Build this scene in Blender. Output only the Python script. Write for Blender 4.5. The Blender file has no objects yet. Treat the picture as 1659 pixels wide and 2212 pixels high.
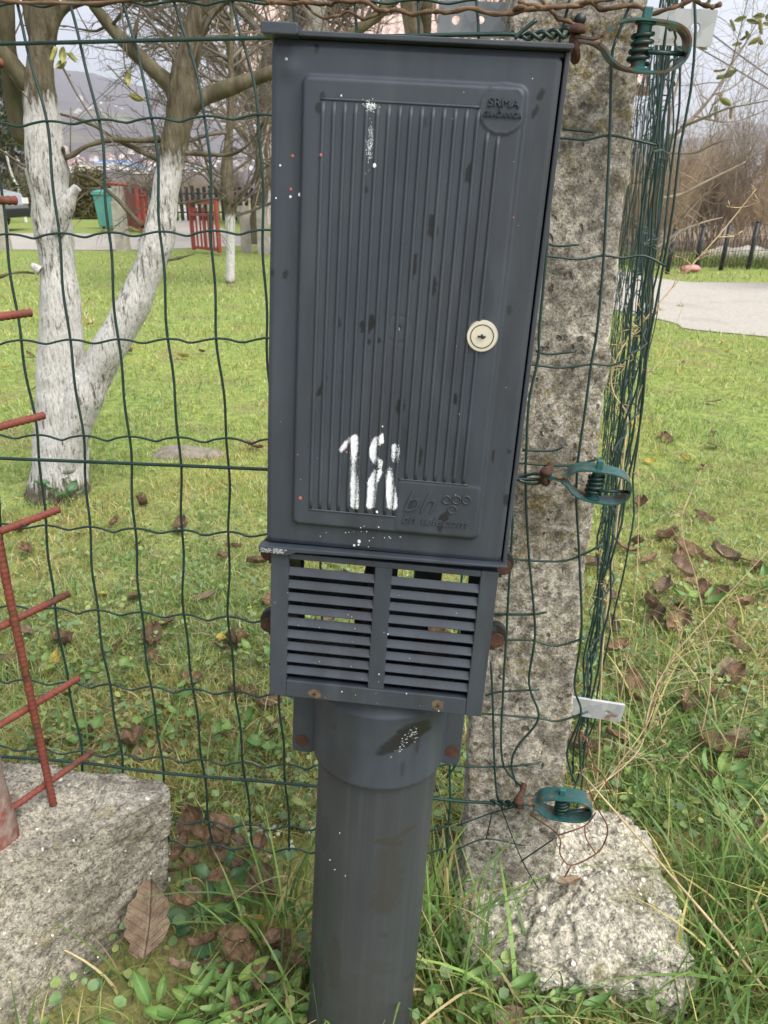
import bpy, math, random
import numpy as np
from mathutils import Vector, Matrix, noise as mnoise

random.seed(7)
rng = np.random.default_rng(7)
scene = bpy.context.scene
col = scene.collection
rad = math.radians

# ------------------------------------------------------------------ camera, sky, sun, exposure
PITCH = rad(22.5)
CAM_H = 0.86
cam_data = bpy.data.cameras.new("camera")
cam = bpy.data.objects.new("camera", cam_data)
col.objects.link(cam)
cam.location = (0, 0, CAM_H)
cam.rotation_euler = (rad(90) - PITCH, 0, 0)
cam_data.sensor_fit = 'VERTICAL'
cam_data.sensor_height = 36.0
cam_data.lens = 1662.0 / 2212.0 * 36.0
cam_data.clip_start = 0.02
cam_data.clip_end = 8000
cam_data.dof.use_dof = True
cam_data.dof.focus_distance = 0.66
cam_data.dof.aperture_fstop = 24.0
scene.camera = cam

SUN_VEC = Vector((0.55, -0.50, 0.95)).normalized()
sun_data = bpy.data.lights.new("sun", 'SUN')
sun_data.energy = 1.5
sun_data.angle = rad(45)
sun_data.color = (1.0, 0.94, 0.84)
sun = bpy.data.objects.new("sun", sun_data)
col.objects.link(sun)
sun.rotation_euler = SUN_VEC.to_track_quat('Z', 'Y').to_euler()
sun.location = (2, -2, 6)

world = bpy.data.worlds.new("World")
scene.world = world
world.use_nodes = True
wt = world.node_tree
for n in list(wt.nodes):
    wt.nodes.remove(n)
w_out = wt.nodes.new('ShaderNodeOutputWorld')
w_bg = wt.nodes.new('ShaderNodeBackground')
w_bg.inputs['Strength'].default_value = 0.1
w_sky = wt.nodes.new('ShaderNodeTexSky')
w_sky.sky_type = 'NISHITA'
w_sky.sun_disc = False
w_sky.sun_elevation = math.asin(SUN_VEC.z)
w_sky.sun_rotation = math.atan2(SUN_VEC.x, SUN_VEC.y)
w_sky.air_density = 1.0
w_sky.dust_density = 2.0
w_tc = wt.nodes.new('ShaderNodeTexCoord')
w_sep = wt.nodes.new('ShaderNodeSeparateXYZ')
wt.links.new(w_tc.outputs['Generated'], w_sep.inputs[0])
w_add = wt.nodes.new('ShaderNodeMath'); w_add.operation = 'ADD'; w_add.inputs[1].default_value = 0.22
w_abs = wt.nodes.new('ShaderNodeMath'); w_abs.operation = 'ABSOLUTE'
wt.links.new(w_sep.outputs['Z'], w_abs.inputs[0])
wt.links.new(w_abs.outputs[0], w_add.inputs[0])
w_div = wt.nodes.new('ShaderNodeVectorMath'); w_div.operation = 'DIVIDE'
w_cmb = wt.nodes.new('ShaderNodeCombineXYZ')
for i in range(3):
    wt.links.new(w_add.outputs[0], w_cmb.inputs[i])
wt.links.new(w_tc.outputs['Generated'], w_div.inputs[0])
wt.links.new(w_cmb.outputs[0], w_div.inputs[1])
w_noise = wt.nodes.new('ShaderNodeTexNoise')
w_noise.inputs['Scale'].default_value = 1.35
w_noise.inputs['Detail'].default_value = 8
w_noise.inputs['Roughness'].default_value = 0.55
w_noise.inputs['Distortion'].default_value = 0.35
wt.links.new(w_div.outputs[0], w_noise.inputs['Vector'])
w_ramp = wt.nodes.new('ShaderNodeValToRGB')
e = w_ramp.color_ramp.elements
e[0].position = 0.30; e[0].color = (0.50, 0.515, 0.575, 1)
e[1].position = 0.72; e[1].color = (0.95, 0.97, 1.0, 1)
m_ = w_ramp.color_ramp.elements.new(0.52); m_.color = (0.66, 0.68, 0.74, 1)
wt.links.new(w_noise.outputs['Fac'], w_ramp.inputs[0])
w_scl = wt.nodes.new('ShaderNodeVectorMath'); w_scl.operation = 'SCALE'; w_scl.inputs['Scale'].default_value = 3.7
wt.links.new(w_ramp.outputs[0], w_scl.inputs[0])
w_mix = wt.nodes.new('ShaderNodeMix'); w_mix.data_type = 'RGBA'; w_mix.inputs[0].default_value = 0.90
wt.links.new(w_sky.outputs[0], w_mix.inputs[6])
wt.links.new(w_scl.outputs[0], w_mix.inputs[7])
wt.links.new(w_mix.outputs[2], w_bg.inputs['Color'])
wt.links.new(w_bg.outputs[0], w_out.inputs['Surface'])

scene.view_settings.view_transform = 'Standard'
scene.view_settings.look = 'None'
scene.view_settings.gamma = 1.0
scene.view_settings.use_curve_mapping = False
scene.view_settings.exposure = 2.08
scene.render.engine = 'CYCLES'
scene.cycles.use_denoising = True
scene.cycles.max_bounces = 6
scene.cycles.diffuse_bounces = 3
scene.cycles.glossy_bounces = 2
scene.cycles.transmission_bounces = 3
scene.cycles.transparent_max_bounces = 6
scene.cycles.volume_bounces = 0

# ------------------------------------------------------------------ photo pixels (1659 x 2212 scale) -> directions and points
F_PX, CX, CY = 1662.0, 829.5, 1106.0
AR = np.array([1.0, 0, 0])
AF = np.array([0, math.cos(PITCH), -math.sin(PITCH)])
AU = np.array([0, math.sin(PITCH), math.cos(PITCH)])
CAM = np.array([0, 0, CAM_H])

def ray(x, y):
    return AR * (x - CX) / F_PX + AU * (CY - y) / F_PX + AF

def proj(P):
    d = np.asarray(P, float) - CAM
    z = d @ AF
    return CX + F_PX * (d @ AR) / z, CY - F_PX * (d @ AU) / z

def on_plane(x, y, p0, n):
    r = ray(x, y)
    return CAM + r * (((np.asarray(p0) - CAM) @ n) / (r @ n))

def at_y(x, y, Y):
    r = ray(x, y)
    return CAM + r * (Y / r[1])

def at_z(x, y, z=0.0):
    r = ray(x, y)
    return CAM + r * ((z - CAM_H) / r[2])

# crops of the photograph used while measuring
def c1(x, y): return .36377 * x, .36377 * y
def c2(x, y): return 548.6 + .4299 * x, .4299 * y
def c3(x, y): return 1097.2 + .33863 * x, .33863 * y
def c4(x, y): return .3638 * x, 548.6 + .3638 * y
def c5(x, y): return 548.6 + .3968 * x, 658.3 + .3968 * y
def c6(x, y): return 1042.4 + .3718 * x, 658.3 + .3718 * y
def d1(x, y): return .3638 * x, 1097.2 + .3638 * y
def dB(x, y): return 521.2 + .3968 * x, 1124.6 + .3968 * y
def d3(x, y): return 987.5 + .40477 * x, 1261.8 + .40477 * y
def d4(x, y): return .3968 * x, 1591.0 + .3968 * y
def d6(x, y): return 1042.4 + .3718 * x, 1645.8 + .3718 * y

# ------------------------------------------------------------------ object helpers
WM = {}

def tag(o, label=None, cat=None, group=None, kind=None):
    if label: o['label'] = label
    if cat: o['category'] = cat
    if group: o['group'] = group
    if kind: o['kind'] = kind
    return o

def thing(name, label, cat, loc=(0, 0, 0), group=None, M=None):
    o = bpy.data.objects.new(name, None)
    o.empty_display_size = 0.05
    col.objects.link(o)
    m = np.eye(4)
    if M is not None:
        m[:3, :3] = M
    m[:3, 3] = loc
    o.matrix_world = Matrix(m.tolist())
    WM[o.name] = m
    return tag(o, label, cat, group)

def mesh_obj(name, me, mats, parent=None):
    o = bpy.data.objects.new(name, me)
    col.objects.link(o)
    for m in (mats if isinstance(mats, (list, tuple)) else [mats]):
        me.materials.append(m)
    if parent is not None:
        o.parent = parent
        WM[o.name] = WM[parent.name]
    else:
        WM[o.name] = np.eye(4)
    return o

class MB:
    """collects shapes, builds ONE mesh object"""
    def __init__(s):
        s.v = []; s.f = []; s.n = 0; s.c = []; s.mi = []
    def add(s, V, F, colr=None, mi=0):
        V = np.asarray(V, float)
        s.v.append(V)
        s.f.extend([tuple(i + s.n for i in f) for f in F])
        s.mi.extend([mi] * len(F))
        if colr is not None:
            s.c.append(np.tile(np.asarray(list(colr) + [1.0]), (len(V), 1)))
        s.n += len(V)
    def box(s, c, size, M=None, mi=0):
        x, y, z = np.asarray(size) / 2.0
        V = np.array([[-x,-y,-z],[x,-y,-z],[x,y,-z],[-x,y,-z],[-x,-y,z],[x,-y,z],[x,y,z],[-x,y,z]])
        if M is not None:
            V = V @ np.asarray(M).T
        s.add(V + np.asarray(c), [(0,3,2,1),(4,5,6,7),(0,1,5,4),(1,2,6,5),(2,3,7,6),(3,0,4,7)], mi=mi)
    def bx(s, x0, x1, y0, y1, z0, z1, mi=0):
        s.box(((x0+x1)/2, (y0+y1)/2, (z0+z1)/2), (abs(x1-x0), abs(y1-y0), abs(z1-z0)), mi=mi)
    def tube(s, P, r, n=6, cap=True, colr=None, mi=0, twist=0.0):
        P = np.asarray(P, float)
        k = len(P)
        r = np.full(k, float(r)) if np.isscalar(r) else np.asarray(r, float)
        T = np.gradient(P, axis=0)
        T /= (np.linalg.norm(T, axis=1, keepdims=True) + 1e-12)
        a = np.array([0, 0, 1.0]) if abs(T[0][2]) < 0.9 else np.array([1.0, 0, 0])
        U = np.zeros((k, 3))
        u = np.cross(a, T[0]); u /= np.linalg.norm(u)
        for i in range(k):
            u = u - T[i] * (u @ T[i]); u /= (np.linalg.norm(u) + 1e-12)
            U[i] = u
        W = np.cross(T, U)
        th = np.arange(n) * 2 * math.pi / n + twist
        V = (P[:, None, :] + r[:, None, None] * (np.cos(th)[None, :, None] * U[:, None, :] + np.sin(th)[None, :, None] * W[:, None, :])).reshape(-1, 3)
        Fc = []
        for i in range(k - 1):
            for j in range(n):
                j2 = (j + 1) % n
                Fc.append((i*n+j, i*n+j2, (i+1)*n+j2, (i+1)*n+j))
        if cap:
            Fc.append(tuple(range(n - 1, -1, -1)))
            Fc.append(tuple((k-1)*n + j for j in range(n)))
        s.add(V, Fc, colr, mi)
    def lathe(s, prof, n=32, c=(0, 0, 0), M=None, cap=True, mi=0):
        """profile of (r, h) about local z"""
        th = np.arange(n) * 2 * math.pi / n
        V = np.array([[r * math.cos(t), r * math.sin(t), h] for r, h in prof for t in th])
        if M is not None:
            V = V @ np.asarray(M).T
        k = len(prof)
        Fc = [(i*n+j, i*n+(j+1) % n, (i+1)*n+(j+1) % n, (i+1)*n+j) for i in range(k-1) for j in range(n)]
        if cap:
            Fc.append(tuple(range(n-1, -1, -1)))
            Fc.append(tuple((k-1)*n + j for j in range(n)))
        s.add(V + np.asarray(c), Fc, mi=mi)
    def prism(s, outline, y0, y1, M=None, c=(0, 0, 0), mi=0):
        """outline of (x, z) pulled along y"""
        n = len(outline)
        V = np.array([[x, y0, z] for x, z in outline] + [[x, y1, z] for x, z in outline])
        if M is not None:
            V = V @ np.asarray(M).T
        Fc = [tuple(range(n)), tuple(range(2*n-1, n-1, -1))]
        Fc += [(i, i + n, (i+1) % n + n, (i+1) % n) for i in range(n)]
        s.add(V + np.asarray(c), Fc, mi=mi)
    def grid(s, X, Y, Z, mi=0):
        r, c_ = X.shape
        V = np.stack([X, Y, Z], -1).reshape(-1, 3)
        i = np.arange(r - 1)[:, None] * c_ + np.arange(c_ - 1)[None, :]
        q = np.stack([i, i + 1, i + 1 + c_, i + c_], -1).reshape(-1, 4)
        s.add(V, [tuple(t) for t in q.tolist()], mi=mi)
    def build(s, name, mat, parent=None, smooth=True, local=False, angle=None):
        V = np.concatenate(s.v) if s.v else np.zeros((0, 3))
        if parent is not None and not local:
            inv = np.linalg.inv(WM[parent.name])
            V = V @ inv[:3, :3].T + inv[:3, 3]
        me = bpy.data.meshes.new(name)
        me.from_pydata(V.tolist(), [], s.f)
        if smooth:
            me.polygons.foreach_set('use_smooth', [True] * len(me.polygons))
        if any(s.mi):
            me.polygons.foreach_set('material_index', s.mi)
        if s.c:
            a = me.color_attributes.new('Col', 'FLOAT_COLOR', 'POINT')
            a.data.foreach_set('color', np.concatenate(s.c).astype(np.float32).ravel())
        me.update()
        o = mesh_obj(name, me, mat, parent)
        if angle is not None:
            me.set_sharp_from_angle(angle=rad(angle))
        return o

def bevel(o, w, seg=2):
    m = o.modifiers.new('bevel', 'BEVEL')
    m.width = w; m.segments = seg; m.limit_method = 'ANGLE'; m.angle_limit = rad(40)
    return o

def fast_mesh(name, V, tris, mat, parent=None, C=None, quads=False):
    me = bpy.data.meshes.new(name)
    V = np.ascontiguousarray(V, dtype=np.float32); tris = np.ascontiguousarray(tris, dtype=np.int32)
    k = tris.shape[1]
    me.vertices.add(len(V)); me.vertices.foreach_set('co', V.ravel())
    me.loops.add(tris.size); me.loops.foreach_set('vertex_index', tris.ravel())
    me.polygons.add(len(tris)); me.polygons.foreach_set('loop_start', np.arange(0, tris.size, k, dtype=np.int32))
    me.polygons.foreach_set('loop_total', np.full(len(tris), k, dtype=np.int32))
    me.polygons.foreach_set('use_smooth', np.ones(len(tris), dtype=bool))
    if C is not None:
        a = me.color_attributes.new('Col', 'FLOAT_COLOR', 'POINT')
        a.data.foreach_set('color', np.ascontiguousarray(C, dtype=np.float32).ravel())
    me.update(calc_edges=True)
    me.validate()
    return mesh_obj(name, me, mat, parent)

def copy_tree(o, parent=None):
    c = o.copy(); col.objects.link(c)
    c.parent = parent
    WM[c.name] = WM.get(o.name, np.eye(4))
    for ch in [q for q in bpy.data.objects if q.parent == o]:
        copy_tree(ch, c)
    return c

def spline(P, per=6):
    """Catmull-Rom through points"""
    P = np.asarray(P, float)
    if len(P) < 3:
        t = np.linspace(0, 1, per + 1)[:, None]
        return P[0] * (1 - t) + P[-1] * t
    Q = np.vstack([2*P[0]-P[1], P, 2*P[-1]-P[-2]])
    out = []
    for i in range(1, len(Q) - 2):
        for t in np.arange(per) / per:
            out.append(0.5 * ((2*Q[i]) + (-Q[i-1]+Q[i+1])*t + (2*Q[i-1]-5*Q[i]+4*Q[i+1]-Q[i+2])*t*t + (-Q[i-1]+3*Q[i]-3*Q[i+1]+Q[i+2])*t**3))
    out.append(P[-1])
    return np.array(out)

def vnoise(V, scale, octaves=3, seed=0.0):
    """fractal noise at points (python loop over mathutils noise)"""
    off = Vector((seed * 13.1, seed * 7.7, seed * 3.3))
    return np.array([mnoise.fractal(Vector(p) * scale + off, 1.0, 2.0, octaves) for p in np.asarray(V).tolist()])

def rotm(yaw=0, pitch=0, roll=0):
    return np.array((Matrix.Rotation(yaw, 3, 'Z') @ Matrix.Rotation(pitch, 3, 'X') @ Matrix.Rotation(roll, 3, 'Y')))

# ------------------------------------------------------------------ materials
class NB:
    def __init__(s, name):
        s.m = bpy.data.materials.new(name)
        s.m.use_nodes = True
        s.t = s.m.node_tree
        s.t.nodes.clear()
        s.o = s.t.nodes.new('ShaderNodeOutputMaterial')
        s.tc = s.t.nodes.new('ShaderNodeTexCoord')
    def new(s, k, **kw):
        n = s.t.nodes.new(k)
        for a, b in kw.items():
            setattr(n, a, b)
        return n
    def put(s, sock, v):
        if v is None: return
        if isinstance(v, bpy.types.NodeSocket):
            s.t.links.new(v, sock)
        elif isinstance(v, (tuple, list)):
            sock.default_value = tuple(v) + ((1.0,) if len(v) == 3 and len(sock.default_value) == 4 else ())
        else:
            sock.default_value = v
    def obj(s, scale=(1, 1, 1), which='Object'):
        m = s.new('ShaderNodeMapping')
        m.inputs['Scale'].default_value = scale
        s.t.links.new(s.tc.outputs[which], m.inputs['Vector'])
        return m.outputs[0]
    def pos(s):
        return s.new('ShaderNodeNewGeometry').outputs['Position']
    def noise(s, scale, vec=None, detail=4, rough=0.55, dist=0.0):
        n = s.new('ShaderNodeTexNoise')
        n.inputs['Scale'].default_value = scale; n.inputs['Detail'].default_value = detail
        n.inputs['Roughness'].default_value = rough; n.inputs['Distortion'].default_value = dist
        s.put(n.inputs['Vector'], vec if vec is not None else s.tc.outputs['Object'])
        return n.outputs['Fac']
    def voro(s, scale, vec=None, feature='F1', out='Distance', rnd=1.0):
        n = s.new('ShaderNodeTexVoronoi', feature=feature)
        n.inputs['Scale'].default_value = scale; n.inputs['Randomness'].default_value = rnd
        s.put(n.inputs['Vector'], vec if vec is not None else s.tc.outputs['Object'])
        return n.outputs[out]
    def ramp(s, fac, stops, interp='LINEAR'):
        n = s.new('ShaderNodeValToRGB')
        cr = n.color_ramp; cr.interpolation = interp
        while len(cr.elements) < len(stops):
            cr.elements.new(0.5)
        for el, (p, c) in zip(cr.elements, stops):
            el.position = p
            el.color = (c, c, c, 1) if not isinstance(c, (tuple, list)) else tuple(c) + (1.0,)
        s.put(n.inputs[0], fac)
        return n.outputs[0]
    def mix(s, fac, a, b, mode='MIX'):
        n = s.new('ShaderNodeMix', data_type='RGBA', blend_type=mode)
        s.put(n.inputs[0], fac); s.put(n.inputs[6], a); s.put(n.inputs[7], b)
        return n.outputs[2]
    def math(s, op, a, b=0.0, clamp=False):
        n = s.new('ShaderNodeMath', operation=op, use_clamp=clamp)
        s.put(n.inputs[0], a); s.put(n.inputs[1], b)
        return n.outputs[0]
    def attr(s, name, out='Color'):
        n = s.new('ShaderNodeAttribute', attribute_name=name)
        return n.outputs[out]
    def bump(s, h, strength=0.5, dist=0.002, normal=None):
        n = s.new('ShaderNodeBump')
        n.inputs['Strength'].default_value = strength; n.inputs['Distance'].default_value = dist
        s.put(n.inputs['Height'], h)
        if normal is not None: s.put(n.inputs['Normal'], normal)
        return n.outputs[0]
    def sep(s, v):
        n = s.new('ShaderNodeSeparateXYZ'); s.put(n.inputs[0], v); return n.outputs
    def done(s, base, rough=0.7, normal=None, metal=0.0, spec=0.5, trans=0.0):
        b = s.new('ShaderNodeBsdfPrincipled')
        s.put(b.inputs['Base Color'], base); s.put(b.inputs['Roughness'], rough)
        s.put(b.inputs['Metallic'], metal); s.put(b.inputs['Specular IOR Level'], spec)
        if normal is not None: s.put(b.inputs['Normal'], normal)
        sh = b.outputs[0]
        if trans > 0:
            t = s.new('ShaderNodeBsdfTranslucent'); s.put(t.inputs['Color'], base)
            mx = s.new('ShaderNodeMixShader'); mx.inputs[0].default_value = trans
            s.t.links.new(sh, mx.inputs[1]); s.t.links.new(t.outputs[0], mx.inputs[2]); sh = mx.outputs[0]
        s.t.links.new(sh, s.o.inputs['Surface'])
        return s.m

MAT = {}

def simple(name, c, rough=0.7, metal=0.0, var=0.25, scale=30.0, bump=0.0, spec=0.5):
    b = NB(name)
    n = b.noise(scale, detail=5)
    dark = tuple(x * (1 - var) for x in c); lite = tuple(min(1, x * (1 + var)) for x in c)
    base = b.ramp(n, [(0.3, dark), (0.7, lite)])
    nm = b.bump(n, bump, 0.002) if bump else None
    MAT[name] = b.done(base, rough, nm, metal, spec)
    return MAT[name]

# weathered anthracite plastic; 'stain' attribute = wet or rubbed marks with their own shapes
b = NB('plastic')
n1 = b.noise(14, detail=5); n2 = b.noise(160, detail=3); n3 = b.noise(45, b.obj((1, 1, .25)), detail=4)
base = b.ramp(n1, [(0.3, (.027, .035, .049)), (0.7, (.037, .047, .065))])
base = b.mix(b.ramp(n3, [(0.46, 0.0), (0.72, 0.5)]), base, (.056, .065, .079))
n6 = b.noise(6, b.obj((3.2, 1, .55)), detail=6, rough=.7)
base = b.mix(b.ramp(n6, [(0.48, 0.0), (0.64, 0.6)]), base, (.022, .025, .030))
st = b.attr('stain', 'Fac')
base = b.mix(st, base, (.007, .008, .010))
rough = b.math('SUBTRACT', b.ramp(n1, [(0.3, .50), (0.7, .60)]), b.math('MULTIPLY', st, .12))
MAT['plastic'] = b.done(base, rough, b.bump(n2, .06, .0006), 0, .42)

b = NB('pipe_plastic')
n1 = b.noise(220, b.obj((1, 1, .015)), detail=4); n2 = b.noise(9, detail=5)
base = b.ramp(n2, [(0.3, (.027, .032, .040)), (0.7, (.038, .045, .055))])
base = b.mix(b.ramp(n1, [(0.50, 0.0), (0.72, 0.38)]), base, (.066, .074, .084))
n4 = b.noise(16, b.obj((1, 1, .5)), detail=6)
base = b.mix(b.ramp(n4, [(0.62, 0.0), (0.74, 0.35)]), base, (.045, .040, .032))
st = b.attr('stain', 'Fac')
base = b.mix(st, base, (.030, .029, .026))
MAT['pipe'] = b.done(base, b.math('ADD', .46, b.math('MULTIPLY', st, .25)), b.bump(n1, .05, .0004), 0, .42)

simple('white_paint', (.62, .65, .70), .6, var=.18, scale=400)
simple('red_speck', (.42, .10, .06), .7)
simple('grey_scuff', (.30, .31, .32), .8, var=.5, scale=300)
simple('smudge', (.030, .029, .027), .8, var=.4, scale=120)
simple('rubber', (.012, .012, .013), .6)
simple('nickel', (.66, .62, .53), .38, metal=.55, var=.08, scale=60)
simple('keyhole', (.01, .01, .01), .6)

b = NB('rust')
n1 = b.noise(180, detail=6, rough=.7); n2 = b.noise(40, detail=4)
base = b.ramp(n1, [(0.35, (.035, .019, .015)), (0.52, (.085, .036, .022)), (0.68, (.17, .075, .04))])
MAT['rust'] = b.done(b.mix(n2, base, (.05, .028, .022)), .85, b.bump(n1, .6, .001), .1, .3)

b = NB('rebar_red')
n1 = b.noise(90, detail=6, rough=.65); n2 = b.noise(18, detail=5)
red = b.ramp(n1, [(0.3, (.135, .036, .027)), (0.7, (.215, .060, .042))])
bare = b.ramp(n1, [(0.35, (.05, .025, .018)), (0.65, (.17, .07, .035))])
MAT['rebar'] = b.done(b.mix(b.ramp(n2, [(0.50, 0.0), (0.58, .9)]), red, bare), .62, b.bump(n1, .4, .0008), 0, .35)

b = NB('flaking_red')
n1 = b.noise(22, detail=7, rough=.65); n2 = b.noise(120, detail=5)
MAT['flaking_red'] = b.done(b.mix(b.ramp(n1, [(0.45, 0.0), (0.55, .9)]), (.20, .055, .045), b.ramp(n2, [(.3, (.20, .155, .13)), (.7, (.34, .28, .245))])), .75, b.bump(n1, .5, .002))

simple('fence_green', (.007, .032, .028), .42, var=.35, scale=60)
simple('fence_green_far', (.006, .028, .025), .5, var=.3, scale=20)
b = NB('tensioner_green')
n1 = b.noise(70, detail=6, rough=.6); n2 = b.noise(240, detail=4)
gr = b.ramp(n2, [(.3, (.014, .062, .062)), (.7, (.026, .088, .086))])
ru = b.ramp(n2, [(.3, (.07, .03, .02)), (.7, (.24, .12, .06))])
MAT['tensioner'] = b.done(b.mix(b.ramp(n1, [(.56, 0.0), (.61, 1.0)]), gr, ru), b.ramp(n1, [(.5, .35), (.65, .8)]), b.bump(n1, .2, .0006))
b = NB('tensioner_rusty')
n1 = b.noise(60, detail=6, rough=.6); n2 = b.noise(240, detail=4)
gr = b.ramp(n2, [(.3, (.014, .090, .092)), (.7, (.028, .125, .12))])
ru = b.ramp(n2, [(.3, (.045, .02, .016)), (.7, (.15, .065, .035))])
MAT['tensioner_rusty'] = b.done(b.mix(b.ramp(n1, [(.46, 0.0), (.53, 1.0)]), gr, ru), b.ramp(n1, [(.5, .4), (.65, .8)]), b.bump(n1, .3, .0006))

b = NB('galvanised')
n1 = b.voro(90, out='Color'); n2 = b.noise(35, detail=6, rough=.6); n3 = b.noise(160, detail=3)
g = b.mix(b.sep(n1)[0], (.34, .36, .39), (.46, .48, .51))
g = b.mix(b.ramp(n2, [(.60, 0.0), (.68, .9)]), g, b.ramp(n3, [(.3, (.14, .065, .035)), (.7, (.30, .17, .09))]))
MAT['galvanised'] = b.done(g, b.ramp(n2, [(.4, .45), (.7, .8)]), b.bump(n3, .15, .0008), .25)

# concrete of the fence post: pale cement, pits, grey and ochre lichen
b = NB('post_concrete')
n1 = b.noise(20, detail=8, rough=.66); n2 = b.noise(420, detail=5, rough=.78); n3 = b.noise(95, detail=7, rough=.74); n5 = b.noise(9, detail=5, rough=.65)
v2 = b.voro(75, b.mix(.05, b.tc.outputs['Object'], b.new('ShaderNodeTexNoise').outputs['Color']))
base = b.ramp(n3, [(.37, (.12, .112, .098)), (.44, (.23, .215, .185)), (.51, (.39, .36, .31)), (.59, (.58, .545, .48))])
base = b.mix(1.0, base, b.ramp(n2, [(.36, .42), (.48, .95), (.56, 1.1), (.66, 1.65)]), 'MULTIPLY')
base = b.mix(b.ramp(n1, [(.50, 0.0), (.60, .60)]), base, b.ramp(n2, [(.36, (.075, .070, .060)), (.62, (.23, .212, .178))]))
och = b.math('MULTIPLY', b.ramp(n5, [(.42, 0.0), (.58, 1.0)]), b.ramp(b.noise(85, detail=6, rough=.78), [(.52, 0.0), (.60, .85)]))
base = b.mix(och, base, b.ramp(n2, [(.36, (.11, .085, .022)), (.62, (.30, .235, .07))]))
pit = b.math('MULTIPLY', b.ramp(v2, [(.16, 1.0), (.26, 0.0)]), b.ramp(b.noise(48, detail=2), [(.50, 0.0), (.55, 1.0)]))
base = b.mix(b.math('MULTIPLY', pit, .7), base, (.045, .041, .035))
h = b.math('SUBTRACT', b.math('ADD', n2, b.math('MULTIPLY', n3, 1.2)), b.math('MULTIPLY', pit, 1.1))
MAT['post'] = b.done(base, .92, b.bump(h, 1.0, .0026), 0, .2)

# rough footing concrete with exposed gravel
def footing(name, white, moss, scale=1.0, st=.53):
    b = NB(name)
    n1 = b.noise((8 if st < .5 else 11) * scale, detail=8, rough=.72); n2 = b.noise(300, detail=5, rough=.78); n6 = b.noise(120 * scale, detail=6, rough=.75)
    wob = b.new('ShaderNodeTexNoise'); wob.inputs['Scale'].default_value = 90; wob.inputs['Detail'].default_value = 3; b.t.links.new(b.tc.outputs['Object'], wob.inputs['Vector'])
    vec = b.mix(.012, b.tc.outputs['Object'], wob.outputs['Color'], 'ADD')
    v = b.voro(150 * scale, vec); vc = b.voro(150 * scale, vec, out='Color')
    stone = b.ramp(b.sep(vc)[0], [(0, (.20, .185, .16)), (.45, (.42, .40, .35)), (.75, white), (1, tuple(min(1, w*1.2) for w in white))])
    mortar = b.ramp(n6, [(.36, (.16, .15, .125)), (.46, (.40, .38, .325)), (.56, tuple(w * .95 for w in white))])
    few = b.math('MULTIPLY', b.ramp(v, [(.30, 1.0), (.42, 0.0)]), b.ramp(b.sep(vc)[1], [(.52, 0.0), (.56, 1.0)]))
    base = b.mix(few, mortar, stone)
    base = b.mix(1.0, base, b.ramp(n2, [(.36, .50), (.5, 1.0), (.64, 1.45)]), 'MULTIPLY')
    base = b.mix(b.ramp(n1, [(st, 0.0), (st + .08, .75)]), base, b.ramp(n6, [(.38, (.085, .078, .064)), (.62, (.26, .245, .20))]))
    n3 = b.noise(7, detail=6, rough=.7)
    base = b.mix(b.ramp(n3, [(.56, 0.0), (.68, moss)]), base, b.ramp(n2, [(.36, (.05, .065, .012)), (.64, (.22, .20, .06))]))
    n8 = b.noise(4.5, detail=7, rough=.7); n9 = b.noise(16, detail=6, rough=.7)
    base = b.mix(b.ramp(n8, [(.48, 0.0), (.60, .10 if st > .5 else .38)]), base, b.ramp(n6, [(.38, (.11, .10, .08)), (.62, (.30, .275, .225))]))
    base = b.mix(b.ramp(n9, [(.56, 0.0), (.66, .55)]), base, b.ramp(n2, [(.36, (.16, .135, .05)), (.64, (.36, .31, .14))]))
    h = b.math('ADD', b.math('MULTIPLY', n2, .5), b.math('ADD', n6, b.math('MULTIPLY', few, .35)))
    MAT[name] = b.done(base, .95, b.bump(h, 1.0, .005), 0, .12)
footing('footing', (.70, .66, .54), .7, 1.0, .56)
footing('block', (.60, .555, .46), .55, 1.2, .475)

b = NB('bark')
n1 = b.noise(30, b.obj((1, 1, .22)), detail=7, rough=.65); n2 = b.noise(8, detail=4)
base = b.ramp(n1, [(.3, (.040, .033, .022)), (.5, (.095, .080, .052)), (.7, (.17, .15, .105))])
base = b.mix(b.ramp(n2, [(.45, 0.0), (.65, .55)]), base, (.085, .090, .040))
MAT['bark'] = b.done(base, .9, b.bump(n1, 1.0, .006), 0, .2)

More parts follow.
